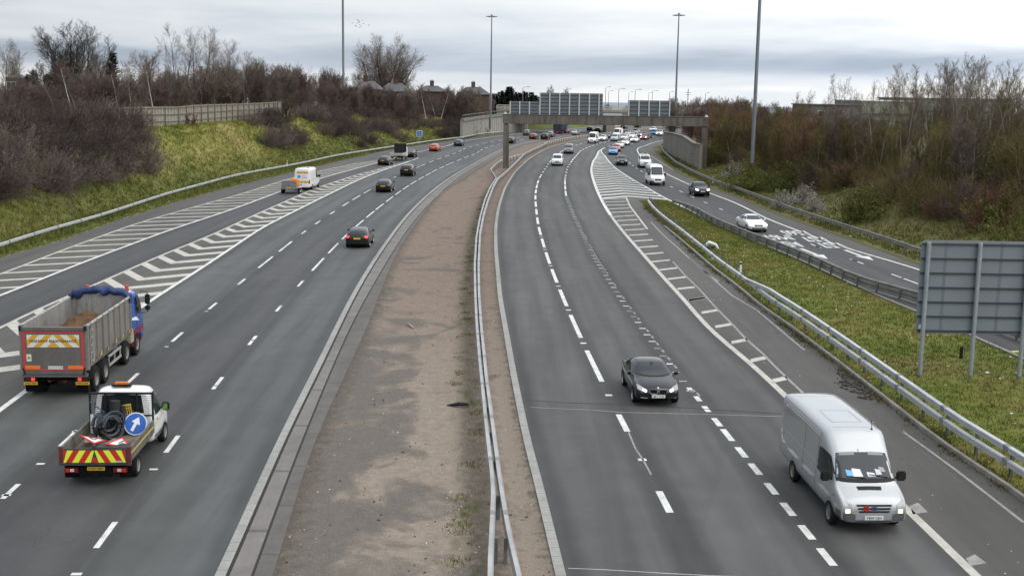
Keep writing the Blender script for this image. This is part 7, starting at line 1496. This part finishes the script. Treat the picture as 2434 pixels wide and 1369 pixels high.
# underneath
m = MB(); m.box((-.1, 0, .95), (8.6, .85, .28)); m.box((HB + .25, 0, .72), (.12, 2.2, .12)); m.box((-.5, 0, .70), (3.0, .5, .3)); m.build('chassis', M_UNDER, tk)
M_RED = mat('chassis_red_paint', (.17, .02, .02), .6, nscale=4, namt=.4)
m = MB()
for x in (-3.4, -2.05): m.tube([(x, -1.0, .5), (x, 1.0, .5)], .10, 8); m.tube([(x - .06, -.05, .52), (x + .1, .05, .52)], .2, 10); m.box((x, .5, .62), (.5, .1, .12)); m.box((x, -.5, .62), (.5, .1, .12))
m.box((HB + .45, 0, .86), (.3, 1.05, .25)); m.box((HB + .30, .3, .70), (.2, .12, .2)); m.box((HB + .30, -.3, .70), (.2, .12, .2)); m.build('axle', M_RED, tk)
WH_T = wheel_mesh(.52, .30, 10, .56, True); WH_D = wheel_mesh(.52, .56, 8, .56, True)
for x, w in ((3.2, WH_T), (1.35, WH_T), (-2.05, WH_D), (-3.4, WH_D)):
    for sg in (1, -1):
        o = link('wheel', w, None, tk); o.location = (x, sg * (1.08 if w is WH_T else .96), .52); o.rotation_euler = (0, 0, 0 if sg > 0 else math.pi)
for sg in (1, -1):
    m = MB(); m.box((HB + .16, sg * .98, .72), (.10, .52, .17)); lb = m.build('light_cluster', M_TRIM, tk); m = MB(); m.box((HB + .10, sg * 1.06, .73), (.02, .22, .12)); m.build('lamp_lens', M_TL, lb); m = MB(); m.box((HB + .10, sg * .88, .73), (.022, .12, .12)); m.build('lamp_lit', M_TLON, lb)
    plate(tk, 'FN64 NNF', HB + .13, .57, True, .52, .12, 0, sg * .98)
    m = MB(); m.box((HB + .42, sg * .98, .42), (.03, .60, .50)); m.build('mudflap', M_UNDER, tk)
    m = MB(); m.box((-.35, sg * 1.16, .92), (1.9, .04, .10)); m.box((-.35, sg * 1.16, .55), (1.9, .04, .10)); 
    for x in (-1.25, -.35, .55): m.box((x, sg * 1.14, .74), (.05, .05, .5))
    m.build('side_guard', mat('guard_alloy', (.42, .41, .39), .5, .3), tk)
    m = MB(); m.box((2.25, sg * 1.10, .95), (.5, .3, .35)); m.box((2.28, sg * 1.12, 1.25), (.4, .25, .2)); m.build('side_tank', mat('tank_dirty', (.33, .30, .25), .6), tk)
    m = MB(); n = 10; pts = [(3.2 + .68 * math.cos(math.pi * k / n), .52 + .72 * math.sin(math.pi * k / n)) for k in range(n + 1)]; m.add([(x, sg * .92, z) for x, z in pts] + [(x, sg * 1.24, z) for x, z in pts], [(k, k + 1, n + 2 + k, n + 1 + k) for k in range(n)]); m.build('wheel_arch', M_RED, tk)
# cab
cb_st = [(2.30, 1.10, 1.0, 1.75, 2.80, 1.00), (2.34, 1.20, .92, 1.8, 2.90, 1.06), (2.6, 1.235, .88, 1.8, 2.96, 1.10), (3.6, 1.24, .80, 1.8, 2.94, 1.10), (4.15, 1.235, .55, 1.75, 2.78, 1.08), (4.45, 1.22, .42, 1.65, 2.30, 1.10), (4.58, 1.18, .40, 1.5, 1.80, 1.06), (4.6, 1.08, .5, 1.4, 1.6, 1.0)]
B = Body([(x, section(*q)) for x, *q in cb_st]); M_CABB = car_paint('paint_cab_blue', (.022, .085, .36), .1, .35, .08); cab = link('cab', B.me, M_CABB, tk)
for ax in ('left', 'right'):
    m = MB(); B.patch(m, ax, [(4.25, 2.35), (3.9, 2.58), (3.3, 2.60)], [(4.42, 1.85), (3.9, 1.80), (3.3, 1.82)], 8, 4); m.build('side_window', M_GLASS, cab, 60)
    m = MB(); B.patch(m, ax, [(4.4, 1.20), (2.4, 1.20)], [(4.4, .98), (2.4, .98)], 8, 3, .006); m.build('lower_panel', mat('cab_red_panel', (.26, .018, .018), .45), cab, 60)
    m = MB(); B.patch(m, ax, [(3.25, 1.72), (3.0, 1.78), (2.5, 1.80)], [(3.6, 1.50), (3.0, 1.62), (2.5, 1.70)], 5, 2, .007); m.build('side_graphic', mat('cab_graphic_white', (.70, .71, .72), .5), cab, 60)
    m = MB(); B.patch(m, ax, [(3.2, 2.6), (3.16, 2.6)], [(3.2, .95), (3.16, .95)], 1, 8, .006); m.build('door_seam', M_UNDER, cab)
m = MB(); B.patch(m, 'front', [(-1.0, 2.6), (1.0, 2.6)], [(-1.08, 1.8), (1.08, 1.8)], 10, 6); m.build('windscreen', M_WIND, cab, 60)
m = MB(); B.patch(m, 'top', [(4.0, -1.0), (4.0, 1.0)], [(2.38, -1.0), (2.38, 1.0)], 8, 6, .01); m.build('roof_panel', mat('cab_roof_white', (.68, .69, .69), .45), cab, 60)
for y in (.75, -.95): m = MB(); m.box((2.75, y, 3.02), (.16, .16, .12)); m.tube([(2.75, y, 3.08), (2.75, y, 3.24)], .085, 10); m.build('beacon', mat('beacon_red_orange', (.50, .08, .02), .4), tk)
for sg in (1, -1):
    m = MB(); m.tube([(4.25, sg * 1.15, 2.72), (4.35, sg * 1.45, 2.70), (4.35, sg * 1.45, 1.75), (4.25, sg * 1.2, 1.7)], .02, 6); m.build('mirror_arm', M_TRIM, tk)
    link('mirror', bevel_box((4.36, sg * 1.45, 2.34), (.14, .22, .46), .04), M_TRIM, tk); link('mirror', bevel_box((4.36, sg * 1.45, 1.94), (.14, .22, .22), .04), M_TRIM, tk)
m = MB(); m.box((2.2, -.9, 2.6), (.1, .08, 1.2)); m.box((2.2, .9, 2.4), (.1, .08, 1.0)); m.build('exhaust_stack', M_TRIM, tk)
# rolled blue sheet over the headboard
r = random.Random(4); vs, fs = [], []; nx, na = 26, 10
for i in range(nx + 1):
    t = i / nx; y = -1.32 + 2.64 * t; zc_ = 3.02 + .20 * math.sin(math.pi * t) - (.12 if t < .06 or t > .94 else 0)
    for k in range(na):
        a = 2 * math.pi * k / na; rr = .17 * (1 + .25 * math.sin(5 * t * 6.28 + k) * .5 + r.uniform(-.15, .15)); vs.append((HF - .05 + rr * 1.15 * math.cos(a) + .03 * math.sin(t * 19), y, zc_ - .06 + rr * math.sin(a) * .95 - (.10 if abs(math.sin(t * 7.5)) < .35 and math.sin(a) < 0 else 0)))
for i in range(nx): fs += [(i * na + k, i * na + (k + 1) % na, (i + 1) * na + (k + 1) % na, (i + 1) * na + k) for k in range(na)]
m = MB(); m.add(vs, fs + [tuple(range(na)), tuple(range(nx * na, nx * na + na))]); m.build('rolled_sheet', mat('sheet_blue', (.015, .034, .125), .55, nscale=3, namt=.35, bump=.3), tk, 60)
stand(tk, 152, 932, [BR, L1], False, 9.2, 0, 1.0)
# soil load
rows = []; SX, SY = 44, 26
for i in range(SX + 1):
    x = HB + .15 + (HF - HB - .4) * i / SX; row = []
    for j in range(SY + 1):
        y = -1.12 + 2.24 * j / SY; t = (x - HB) / (HF - HB); h = 1.62 + 1.0 * math.exp(-((x + 1.6) / 1.9) ** 2 - ((y + .12) / 1.0) ** 2) + .55 * math.exp(-((x - 1.0) / .9) ** 2 - ((y - .2) / .8) ** 2) + .16 * hn(x * 3, y * 3, 2.2, 3) + .09 * hn(x * 3, y * 3, 6.1, 5) + .05 * r.uniform(-1, 1); row.append((x, y, max(1.26, h)))
    rows.append(row)
so_ = grid_obj('soil_pile', rows, ground_mat('soil_brown', [(.3, (.045, .027, .016)), (.48, (.115, .062, .034)), (.6, (.165, .095, .052)), (.75, (.09, .06, .04))], 5.0, (1, 1, 1), 1.0), None); del so_['kind']
tag(so_, 'heap of brown soil filling the tipper truck body', 'soil'); so_.location = tk.location; so_.rotation_euler = tk.rotation_euler
# ---------------------------------------------------------------- traffic
# left carriageway, driving away
place('hatch', 'black', 851, 588, 'L', 'black hatchback with lit red tail lights in the inner lane, nearest of the receding cars', 'car')
place('hatch', 'black', 912, 457, 'L', 'black hatchback with a yellow rear plate in the middle lane, behind the black SUV', 'car')
place('suv', 'black', 967, 419, 'L', 'black SUV with bright sky reflected in its roof in the middle lane of the left carriageway', 'car')
place('hatch', 'dark', 912, 393, 'L', 'black hatchback beside the striped chevrons, just behind the flatbed truck', 'car')
place('saloon', 'dark', 973, 374, 'L', 'dark car just right of the flatbed truck', 'car')
place('hatch', 'orange', 1031, 360, 'L', 'red hatchback driving away on the left carriageway', 'car')
place('hatch', 'navy', 1089, 348, 'L', 'dark blue hatchback driving away ahead of the red hatchback', 'car')
place('hatch', 'black', 1212, 341.5, 'L', 'black car half hidden behind the left gantry leg', 'car')
place('suv', 'grey', 1251, 323.5, 'L', 'grey car beside the abutment wall', 'car')
place('hatch', 'maroon', 1266, 331.5, 'L', 'maroon hatchback under the left end of the gantry beam', 'car')
place('suv', 'black', 1294, 332.5, 'L', 'black SUV under the gantry beam, right of the maroon hatchback', 'car')
place('hatch', 'grey', 1307, 326.5, 'L', 'dark grey car just ahead of the black SUV under the gantry', 'car')
place('saloon', 'silver', 1365, 321.5, 'L', 'silver saloon under the gantry, left of the white vans', 'car')
place('hatch', 'red', 1340, 317.5, 'L', 'bright red car beside the dark lorry under the bridge', 'car')
place('suv', 'black', 1402, 313.5, 'L', 'black car beyond the gantry, left one of a pair near the bridge pier', 'car')
place('hatch', 'black', 1420, 315, 'L', 'black car beyond the gantry, right one of a pair near the bridge pier', 'car')
place('suv', 'white', 1468, 306.5, 'L', 'white car far away just right of the bridge pier', 'car'); place('hatch', 'black', 1481, 307, 'L', 'black car far away right of the bridge pier', 'car')
place('saloon', 'black', 1513, 304, 'L', 'tiny distant dark car under the middle of the gantry beam', 'car')
place('suv', 'dark', 1575, 299, 'L', 'tiny distant dark car under the right part of the gantry beam', 'car')
# right carriageway, approaching
place('smallvan', 'white', 1324, 394.5, 'R', 'small white van with a black bumper in the inner lane before the gantry', 'van')
place('smallvan', 'grey', 1351, 366, 'R', 'grey van with white windscreen glare following the small white van', 'van')
place('hatch', 'white', 1431, 335.5, 'R', 'white hatchback right of the tall white van under the gantry', 'car', True)
place('saloon', 'dark', 1443, 329, 'R', 'dark car partly hidden behind the white hatchback by the pier', 'car')
place('smallvan', 'silver', 1460, 336.5, 'R', 'silver people carrier in the third lane under the gantry', 'van')
place('saloon', 'white', 1485, 346, 'R', 'white saloon with a black front bumper in the slip road queue', 'car', True)
place('saloon', 'white', 1472, 352.5, 'R', 'white saloon behind the orange car at the tip of the chevrons', 'car')
place('hatch', 'orange', 1464, 360.5, 'R', 'orange hatchback just behind the light blue car', 'car')
place('hatch', 'blue', 1457, 368.5, 'R', 'light blue hatchback at the tip of the white chevrons', 'car')
place('suv', 'dark', 1478, 394, 'S', 'dark SUV with a silver front on the slip road beside the chevrons', 'car')
place('saloon', 'white', 1507, 339, 'S', 'white saloon with headlights on at the start of the slip road', 'car', True)
place('hatch', 'white', 1483, 333.5, 'R', 'white hatchback in the middle of the queue under the gantry', 'car')
place('saloon', 'white', 1500, 329.5, 'S', 'white saloon farther back in the slip road queue', 'car', True)
place('saloon', 'silver', 1492, 323.5, 'R', 'silver saloon at the back of the queue under the gantry', 'car'); place('hatch', 'white', 1509, 319, 'R', 'white hatchback at the back of the queue under the gantry', 'car')
place('saloon', 'navy', 1519, 326, 'S', 'dark blue saloon with headlights on in the slip road queue', 'car', True)
place('hatch', 'red', 1530, 332.5, 'S', 'red hatchback with bright headlights in the slip road queue', 'car', True)
place('hatch', 'dark', 1537, 329, 'S', 'dark hatchback just behind the red one in the slip road queue', 'car', True)
place('hatch', 'blue', 1551, 320.5, 'S', 'light blue hatchback far back on the slip road', 'car'); place('suv', 'white', 1550, 314.5, 'S', 'white SUV behind the far light blue hatchback', 'car')
place('suv', 'white', 1567, 323.5, 'S', 'white car with a black front beside the end of the retaining wall', 'car', True); place('hatch', 'white', 1606, 305.5, 'S', 'tiny white car farthest away on the right', 'car', True)
place('suv', 'dark', 1667, 467, 'S', 'dark SUV with bright headlights alone on the slip road', 'car', True)
place('saloon', 'white', 1797, 551, 'S', 'white saloon with headlights on beside the island barrier', 'car', True)
for o in list(bpy.data.objects):
    if o.name.startswith('tail_light') and o.parent and o.parent.get('label', '').startswith('black hatchback with lit'): o.material_slots[0].link = 'OBJECT'; o.material_slots[0].material = M_TLON
# ---------------------------------------------------------------- small things
def chunk(m, r, p, s, flat=.4):
    bm = bmesh.new(); bmesh.ops.create_icosphere(bm, subdivisions=1, radius=1.0)
    for v in bm.verts: v.co = Vector((v.co.x * s * r.uniform(.6, 1.3), v.co.y * s * r.uniform(.5, 1.2), v.co.z * s * flat * r.uniform(.6, 1.3)))
    R_ = Matrix.Rotation(r.uniform(0, 6.3), 3, 'Z'); m.add([R_ @ v.co + Vector(p) for v in bm.verts], [tuple(v.index for v in f.verts) for f in bm.faces]); bm.free()
DR = random.Random(21)
M_LIT = mat('litter_white', (.60, .60, .57), .7, rand=.1); M_LITD = mat('litter_dark', (.045, .038, .032), .9)
m = MB()
for k in range(150):
    y = 31 + 95 * DR.random() ** 1.3; t = DR.random(); p_ = isle_pt(y, t); chunk(m, DR, p_ + Vector((0, 0, .06)), DR.uniform(.025, .075) * (1.5 if DR.random() < .1 else 1))
for k in range(200):
    y = 26 + 90 * DR.random() ** 1.5; x = LD(y) + (RE(y) - LD(y)) * DR.random() ** .7; chunk(m, DR, (x, y, .0), DR.uniform(.012, .036))
for k in range(28): p_ = right_pt(70 + 110 * DR.random(), DR.uniform(.3, 5)); chunk(m, DR, p_ + Vector((0, 0, .1)), DR.uniform(.04, .11))
for k in range(40): p_ = left_pt(62 + 180 * DR.random(), DR.uniform(.0, 4)); chunk(m, DR, p_ + Vector((0, 0, .1)), DR.uniform(.03, .08))
for k in range(90): y = 27 + 60 * DR.random(); chunk(m, DR, (R3(y) + DR.uniform(.5, 5), y, .01), DR.uniform(.012, .035))
o = m.build('litter', M_LIT); o['kind'] = 'stuff'; o['label'] = 'scattered pale litter on the grass island, verges and central reserve'
m = MB()
for k in range(420):
    y = 25 + 100 * DR.random() ** 1.6; x = LD(y) + (RE(y) - LD(y)) * DR.random() ** .6; chunk(m, DR, (x, y, .0), DR.uniform(.012, .05), .5)
for k in range(130): y = 28 + 60 * DR.random(); chunk(m, DR, (R3(y) + DR.uniform(3, 6), y, .005), DR.uniform(.012, .04), .5)
o = m.build('debris', M_LITD); o['kind'] = 'stuff'; o['label'] = 'scattered dark grit and twigs on the central reserve and hard shoulder'
# torn strip of black plastic on the reserve
x, y = P(1092, 965); r = empty('plastic_strip', (x, y, 0)); tag(r, 'torn curl of black plastic trim on the central reserve beside the barrier', 'debris')
m = MB(); m.tube([(-.40, .06, .03), (-.25, -.05, .06), (.0, -.10, .12), (.25, -.05, .10), (.36, .06, .05)], [.03, .06, .075, .06, .02], 6); m.build('strip', M_TRIM, r); m = MB(); m.tube([(-.3, .1, .02), (-.05, .06, .05), (.2, .12, .04)], .03, 5); m.box((-.44, .1, .02), (.08, .1, .03), .4); m.build('fragment', mat('torn_plastic', (.05, .05, .055), .4), r)
x, y = P(976, 776); m = MB(); m.box((0, 0, .04), (.07, 1.15, .05)); m.box((.01, .3, .08), (.03, .25, .03)); o = m.build('plank', mat('plank_pale', (.34, .30, .25), .9)); o.location = (x, y, 0); o.rotation_euler = (0, 0, .35); tag(o, 'pale broken plank lying on the brown central reserve', 'plank')
x, y = P(985, 588); m = MB(); m.box((0, 0, .03), (1.6, .05, .04)); m.box((-.5, .06, .03), (.5, .04, .03), .2); o = m.build('stick', mat('stick_pale', (.36, .33, .28), .9)); o.location = (x + .8, y - 8, 0); tag(o, 'long thin pale stick on the central reserve beyond the plank', 'stick')
x, y = P(1688, 596); q = isle_pt(y, .12); r = empty('broken_panel', (x, y, q.z)); tag(r, 'crumpled white plastic panel on the grass behind the island barrier', 'debris'); m = MB(); m.tube([(-.5, .2, .2), (-.1, .1, .55), (.4, -.1, .4), (.6, -.2, .1)], [.08, .14, .11, .06], 7); m.build('panel', mat('panel_white', (.70, .70, .69), .5), r); m = MB(); m.tube([(-.3, 0, .1), (.3, -.2, .25)], .08, 6); m.build('bracket', M_TRIM, r)
def marker(u, v, label, hgt=1.0, mt=None):
    x, y = P(u, v); r = empty('marker_post', (x, y, 0)); tag(r, label, 'marker post'); m = MB(); m.box((0, 0, hgt / 2), (.13, .08, hgt)); m.build('post', mt or M_PLW, r); m = MB(); m.box((0, 0, hgt * .84), (.137, .087, hgt * .14)); m.box((0, 0, hgt + .03), (.13, .08, .05)); m.build('band', M_TRIM, r)
marker(1760, 653, 'white marker post with a dark band on the grass island behind the barrier', .9)
x, y = P(2134, 900); marker(2283, 862, 'thin dark stake on the grass below the large sign', .7, M_TRIM)
x, y = P(2415, 848); m = MB(); m.box((0, 0, .25), (.55, .18, .04), .2); m.box((.2, .05, .24), (.15, .2, .03), .3); o = m.build('yellow_strip', mat('strip_yellow', (.55, .48, .10), .6)); o.location = (x, y, 0); tag(o, 'thin yellow strip lying on the grass right of the large sign posts', 'debris')
x, y = P(1747, 440); marker(1694, 437, 'thin pale marker post beside the slip road verge beyond the dark SUV', 1.0)
q = left_pt(178, 2.5); r = empty('marker_post', q); tag(r, 'small white marker post behind the left barrier above the maintenance van', 'marker post'); m = MB(); m.box((0, 0, .55), (.14, .1, 1.1)); m.build('post', mat('post_cream', (.62, .58, .45), .6), r); m = MB(); m.box((0, 0, .9), (.15, .11, .14)); m.build('band', CR, r)
u_ = PD(103, 368, 92); p_ = min((left_pt(y, o) for y in np.arange(75, 110, .5) for o in np.arange(3, 14, .5)), key=lambda q: (proj(q)[0] - 103) ** 2 + (proj(q)[1] - 385) ** 2)
bm = bmesh.new(); bmesh.ops.create_icosphere(bm, subdivisions=2, radius=.22)
for v in bm.verts: v.co *= DR.uniform(.8, 1.2); v.co.z *= .6
me = bpy.data.meshes.new('bag'); bm.to_mesh(me); bm.free(); o = link('plastic_bag', me, mat('bag_blue', (.06, .16, .50), .5)); o.location = p_ + Vector((.3, -2.6, 1.5)); tag(o, 'small blue plastic bag caught in the dark bushes on the left bank', 'bag')
# broken asphalt edge on the hard shoulder
m = MB()
for k in range(150):
    t = DR.random(); u, v = 2000 + 85 * t + DR.uniform(-25, 25), 893 + 50 * t + DR.uniform(-14, 14); x, y = P(u, v); chunk(m, DR, (x, y, .02), DR.uniform(.04, .17), .45)
o = m.build('rubble', mat('rubble_asphalt', (.042, .038, .033), .9, nscale=3, namt=.6)); o['kind'] = 'stuff'; o['label'] = 'broken dark asphalt along the hard shoulder edge'
pts = []
for k in range(2600):
    y = 28 + 100 * DR.random() ** 1.2; x = RG(y) + DR.gauss(0, .16) + .12 * math.sin(y * 1.7) + .1 * math.sin(y * .6); pts.append((x, y, .0))
grass('grass', 'straggling dry grass along the edge of the hard shoulder', pts, ground_mat('edge_grass', [(.36, (.05, .055, .014)), (.48, (.10, .09, .03)), (.6, (.16, .125, .05)), (.7, (.07, .085, .016))], 1.5, (1, 1, 1), 0), .09, 5, .025)
pts = []
for k in range(2600):
    y = 62 + 240 * DR.random() ** 1.3; x = LG(y) + DR.gauss(-.05, .14); pts.append((x, y, .0))
grass('grass', 'grass edge along the left hard shoulder', pts, GM2, .12, 5, .03)
# houses
M_SLATE = mat('roof_slate', (.085, .082, .085), .8, nscale=1.5, namt=.3); M_BRICK = mat('brick_red', (.085, .040, .031), .9, nscale=2, namt=.25); M_BRICKB = mat('brick_brown', (.095, .065, .045), .9, nscale=2, namt=.25); M_WINW = mat('window_frame_white', (.6, .6, .58), .6)
def house(u0, u1, vr, ve, D, label, mw, hip=True, dep=8.0, chim=(.3,), zbase=4.0, windows=2, ridge=.45, cw=None):
    a, b = PD(u0, ve, D), PD(u1, ve, D); zr = PD((u0 + u1) / 2, vr, D).z; ze = a.z; W = b.x - a.x; r = empty('house', ((a.x + b.x) / 2, D + dep / 2, zbase)); tag(r, label, 'house'); h = ze - zbase; hr = zr - zbase
    m = MB(); m.box((0, 0, h / 2), (W * .92, dep * .92, h)); m.build('wall', mw, r)
    m = MB(); x0, x1, y0, y1 = -W / 2, W / 2, -dep / 2, dep / 2
    if hip: k = W * ridge / 2; m.add([(x0, y0, h), (x1, y0, h), (x1, y1, h), (x0, y1, h), (-k, 0, hr), (k, 0, hr), (x0, y0, h - .15), (x1, y0, h - .15), (x1, y1, h - .15), (x0, y1, h - .15)], [(0, 1, 5, 4), (1, 2, 5), (2, 3, 4, 5), (3, 0, 4), (0, 6, 7, 1), (1, 7, 8, 2), (2, 8, 9, 3), (3, 9, 6, 0), (6, 9, 8, 7)])
    else: m.add([(x0, y0, h), (x1, y0, h), (x1, y1, h), (x0, y1, h), (0, y0, hr), (0, y1, hr), (x0, y0, h - .12), (x1, y0, h - .12), (x1, y1, h - .12), (x0, y1, h - .12)], [(0, 4, 5, 3), (1, 2, 5, 4), (0, 1, 4), (2, 3, 5), (0, 6, 7, 1), (1, 7, 8, 2), (2, 8, 9, 3), (3, 9, 6, 0), (6, 9, 8, 7)])
    rf = m.build('roof', M_SLATE, r)
    for c in chim:
        m = MB(); m.box((c * W, 0, hr + .35), (1.1, .7, 1.7)); m.box((c * W, 0, hr + 1.22), (1.25, .85, .15))
        for q in (-.3, 0, .3): m.tube([(c * W + q, 0, hr + 1.2), (c * W + q, 0, hr + 1.6)], .11, 6)
        m.build('chimney', cw or mw, rf)
    for k in range(windows):
        x = (-.25 + .5 * k / max(1, windows - 1)) * W if windows > 1 else 0; m = MB(); m.box((x, -dep * .46 - .03, h - 1.3), (1.5, .06, 1.3)); w = m.build('window', M_WINW, r); m = MB(); m.box((x - .36, -dep * .46 - .07, h - 1.3), (.6, .02, 1.1)); m.box((x + .36, -dep * .46 - .07, h - 1.3), (.6, .02, 1.1)); m.build('pane', M_GLASS, w)
M_BRICK_ = M_BRICK
house(842, 905, 193, 212, 300, 'red brick house with slate roof, left of the pair under the fan tree', M_BRICK, True, 9, (-.15,), 4, 0, .35)
house(902, 968, 198, 217, 305, 'red brick house with slate roof, right of the pair under the fan tree', M_BRICK, True, 9, (.02,), 4, 2, .5)
house(988, 1060, 204, 217, 335, 'brown house with a hipped roof and one tall central chimney, near the lighting mast', M_BRICKB, True, 9, (-.0,), 4, 0, .4)
house(1084, 1166, 207, 224, 340, 'brown hipped roof house just left of the slender lighting mast', M_BRICKB, True, 9, (-.02,), 4, 0, .4)
house(12, 36, 176, 184, 190, 'red brick house end glimpsed between trees at the far left edge', M_BRICK, True, 6, (), 5.5, 1, .3)
house(30, 52, 203, 214, 182, 'small white gabled building below the red house at the far left', mat('render_white', (.66, .67, .68), .8), False, 5, (), 5.5, 0)
house(100, 124, 176, 184, 195, 'brick house roof glimpsed behind the large spreading tree', M_BRICKB, False, 6, (), 5.5, 1)
# industrial sheds on the right
def shed(u0, u1, vt, D, label, mw, mr, dep=25, zb=2.0, doors=0):
    a, b = PD(u0, vt, D), PD(u1, vt, D); W, h = b.x - a.x, a.z - zb; r = empty('industrial_building', ((a.x + b.x) / 2, D + dep / 2, zb)); tag(r, label, 'building'); m = MB(); m.box((0, 0, h / 2), (W, dep, h)); m.build('wall', mw, r); m = MB(); m.box((0, 0, h + .12), (W + .6, dep + .6, .24)); m.build('roof', mr, r)
    m = MB(); m.box((0, -dep / 2 - .03, h - 3.1), (W, .06, .5)); m.build('cladding_band', mat('cladding_grey', (.10, .11, .115), .7), r)
    for k in range(doors): m = MB(); m.box((-W * .3 + k * 2.4, -dep / 2 - .05, h - 1.9), (1.8, .08, 1.5)); w = m.build('window', M_WINW, r); m = MB(); m.box((-W * .3 + k * 2.4, -dep / 2 - .10, h - 1.9), (1.5, .03, 1.2)); m.build('pane', M_GLASS, w)
M_CLAD = mat('cladding_pale_green', (.27, .285, .24), .6, nscale=.3, namt=.1)
shed(2050, 2172, 241, 290, 'low pale industrial shed with a white roof edge behind the right hand wood', M_CLAD, mat('roof_white', (.72, .73, .74), .5), 25, 2, 0)
shed(2160, 2410, 235, 300, 'long pale green industrial shed behind the tall trees of the right hand wood', M_CLAD, mat('roof_green_grey', (.20, .22, .18), .6))
shed(1930, 2048, 251, 285, 'low grey works building with white windows behind the right hand wood', mat('brick_works', (.15, .145, .14), .9, nscale=2, namt=.2), mat('roof_dark', (.06, .06, .065), .8), 20, 2, 2)
# birds
for k in range(16):
    u, v, D = VR.gauss(857, 9), VR.gauss(56, 7), 420; q = PD(u, v, D); a = VR.uniform(-.5, .8); m = MB(); s_ = .32; m.tube([(-s_, 0, a * .35), (-.05, 0, .0), (s_, 0, a * .35)], [.03, .07, .03], 4); m.tube([(0, -.2, 0), (0, .22, .02)], [.03, .07], 5); o = m.build('bird', M_BLACK); o.location = q; o.rotation_euler = (0, 0, VR.uniform(0, 6.28)); tag(o, 'tiny dark bird in the flock above the fan shaped tree', 'bird', 'flock of birds in the sky')
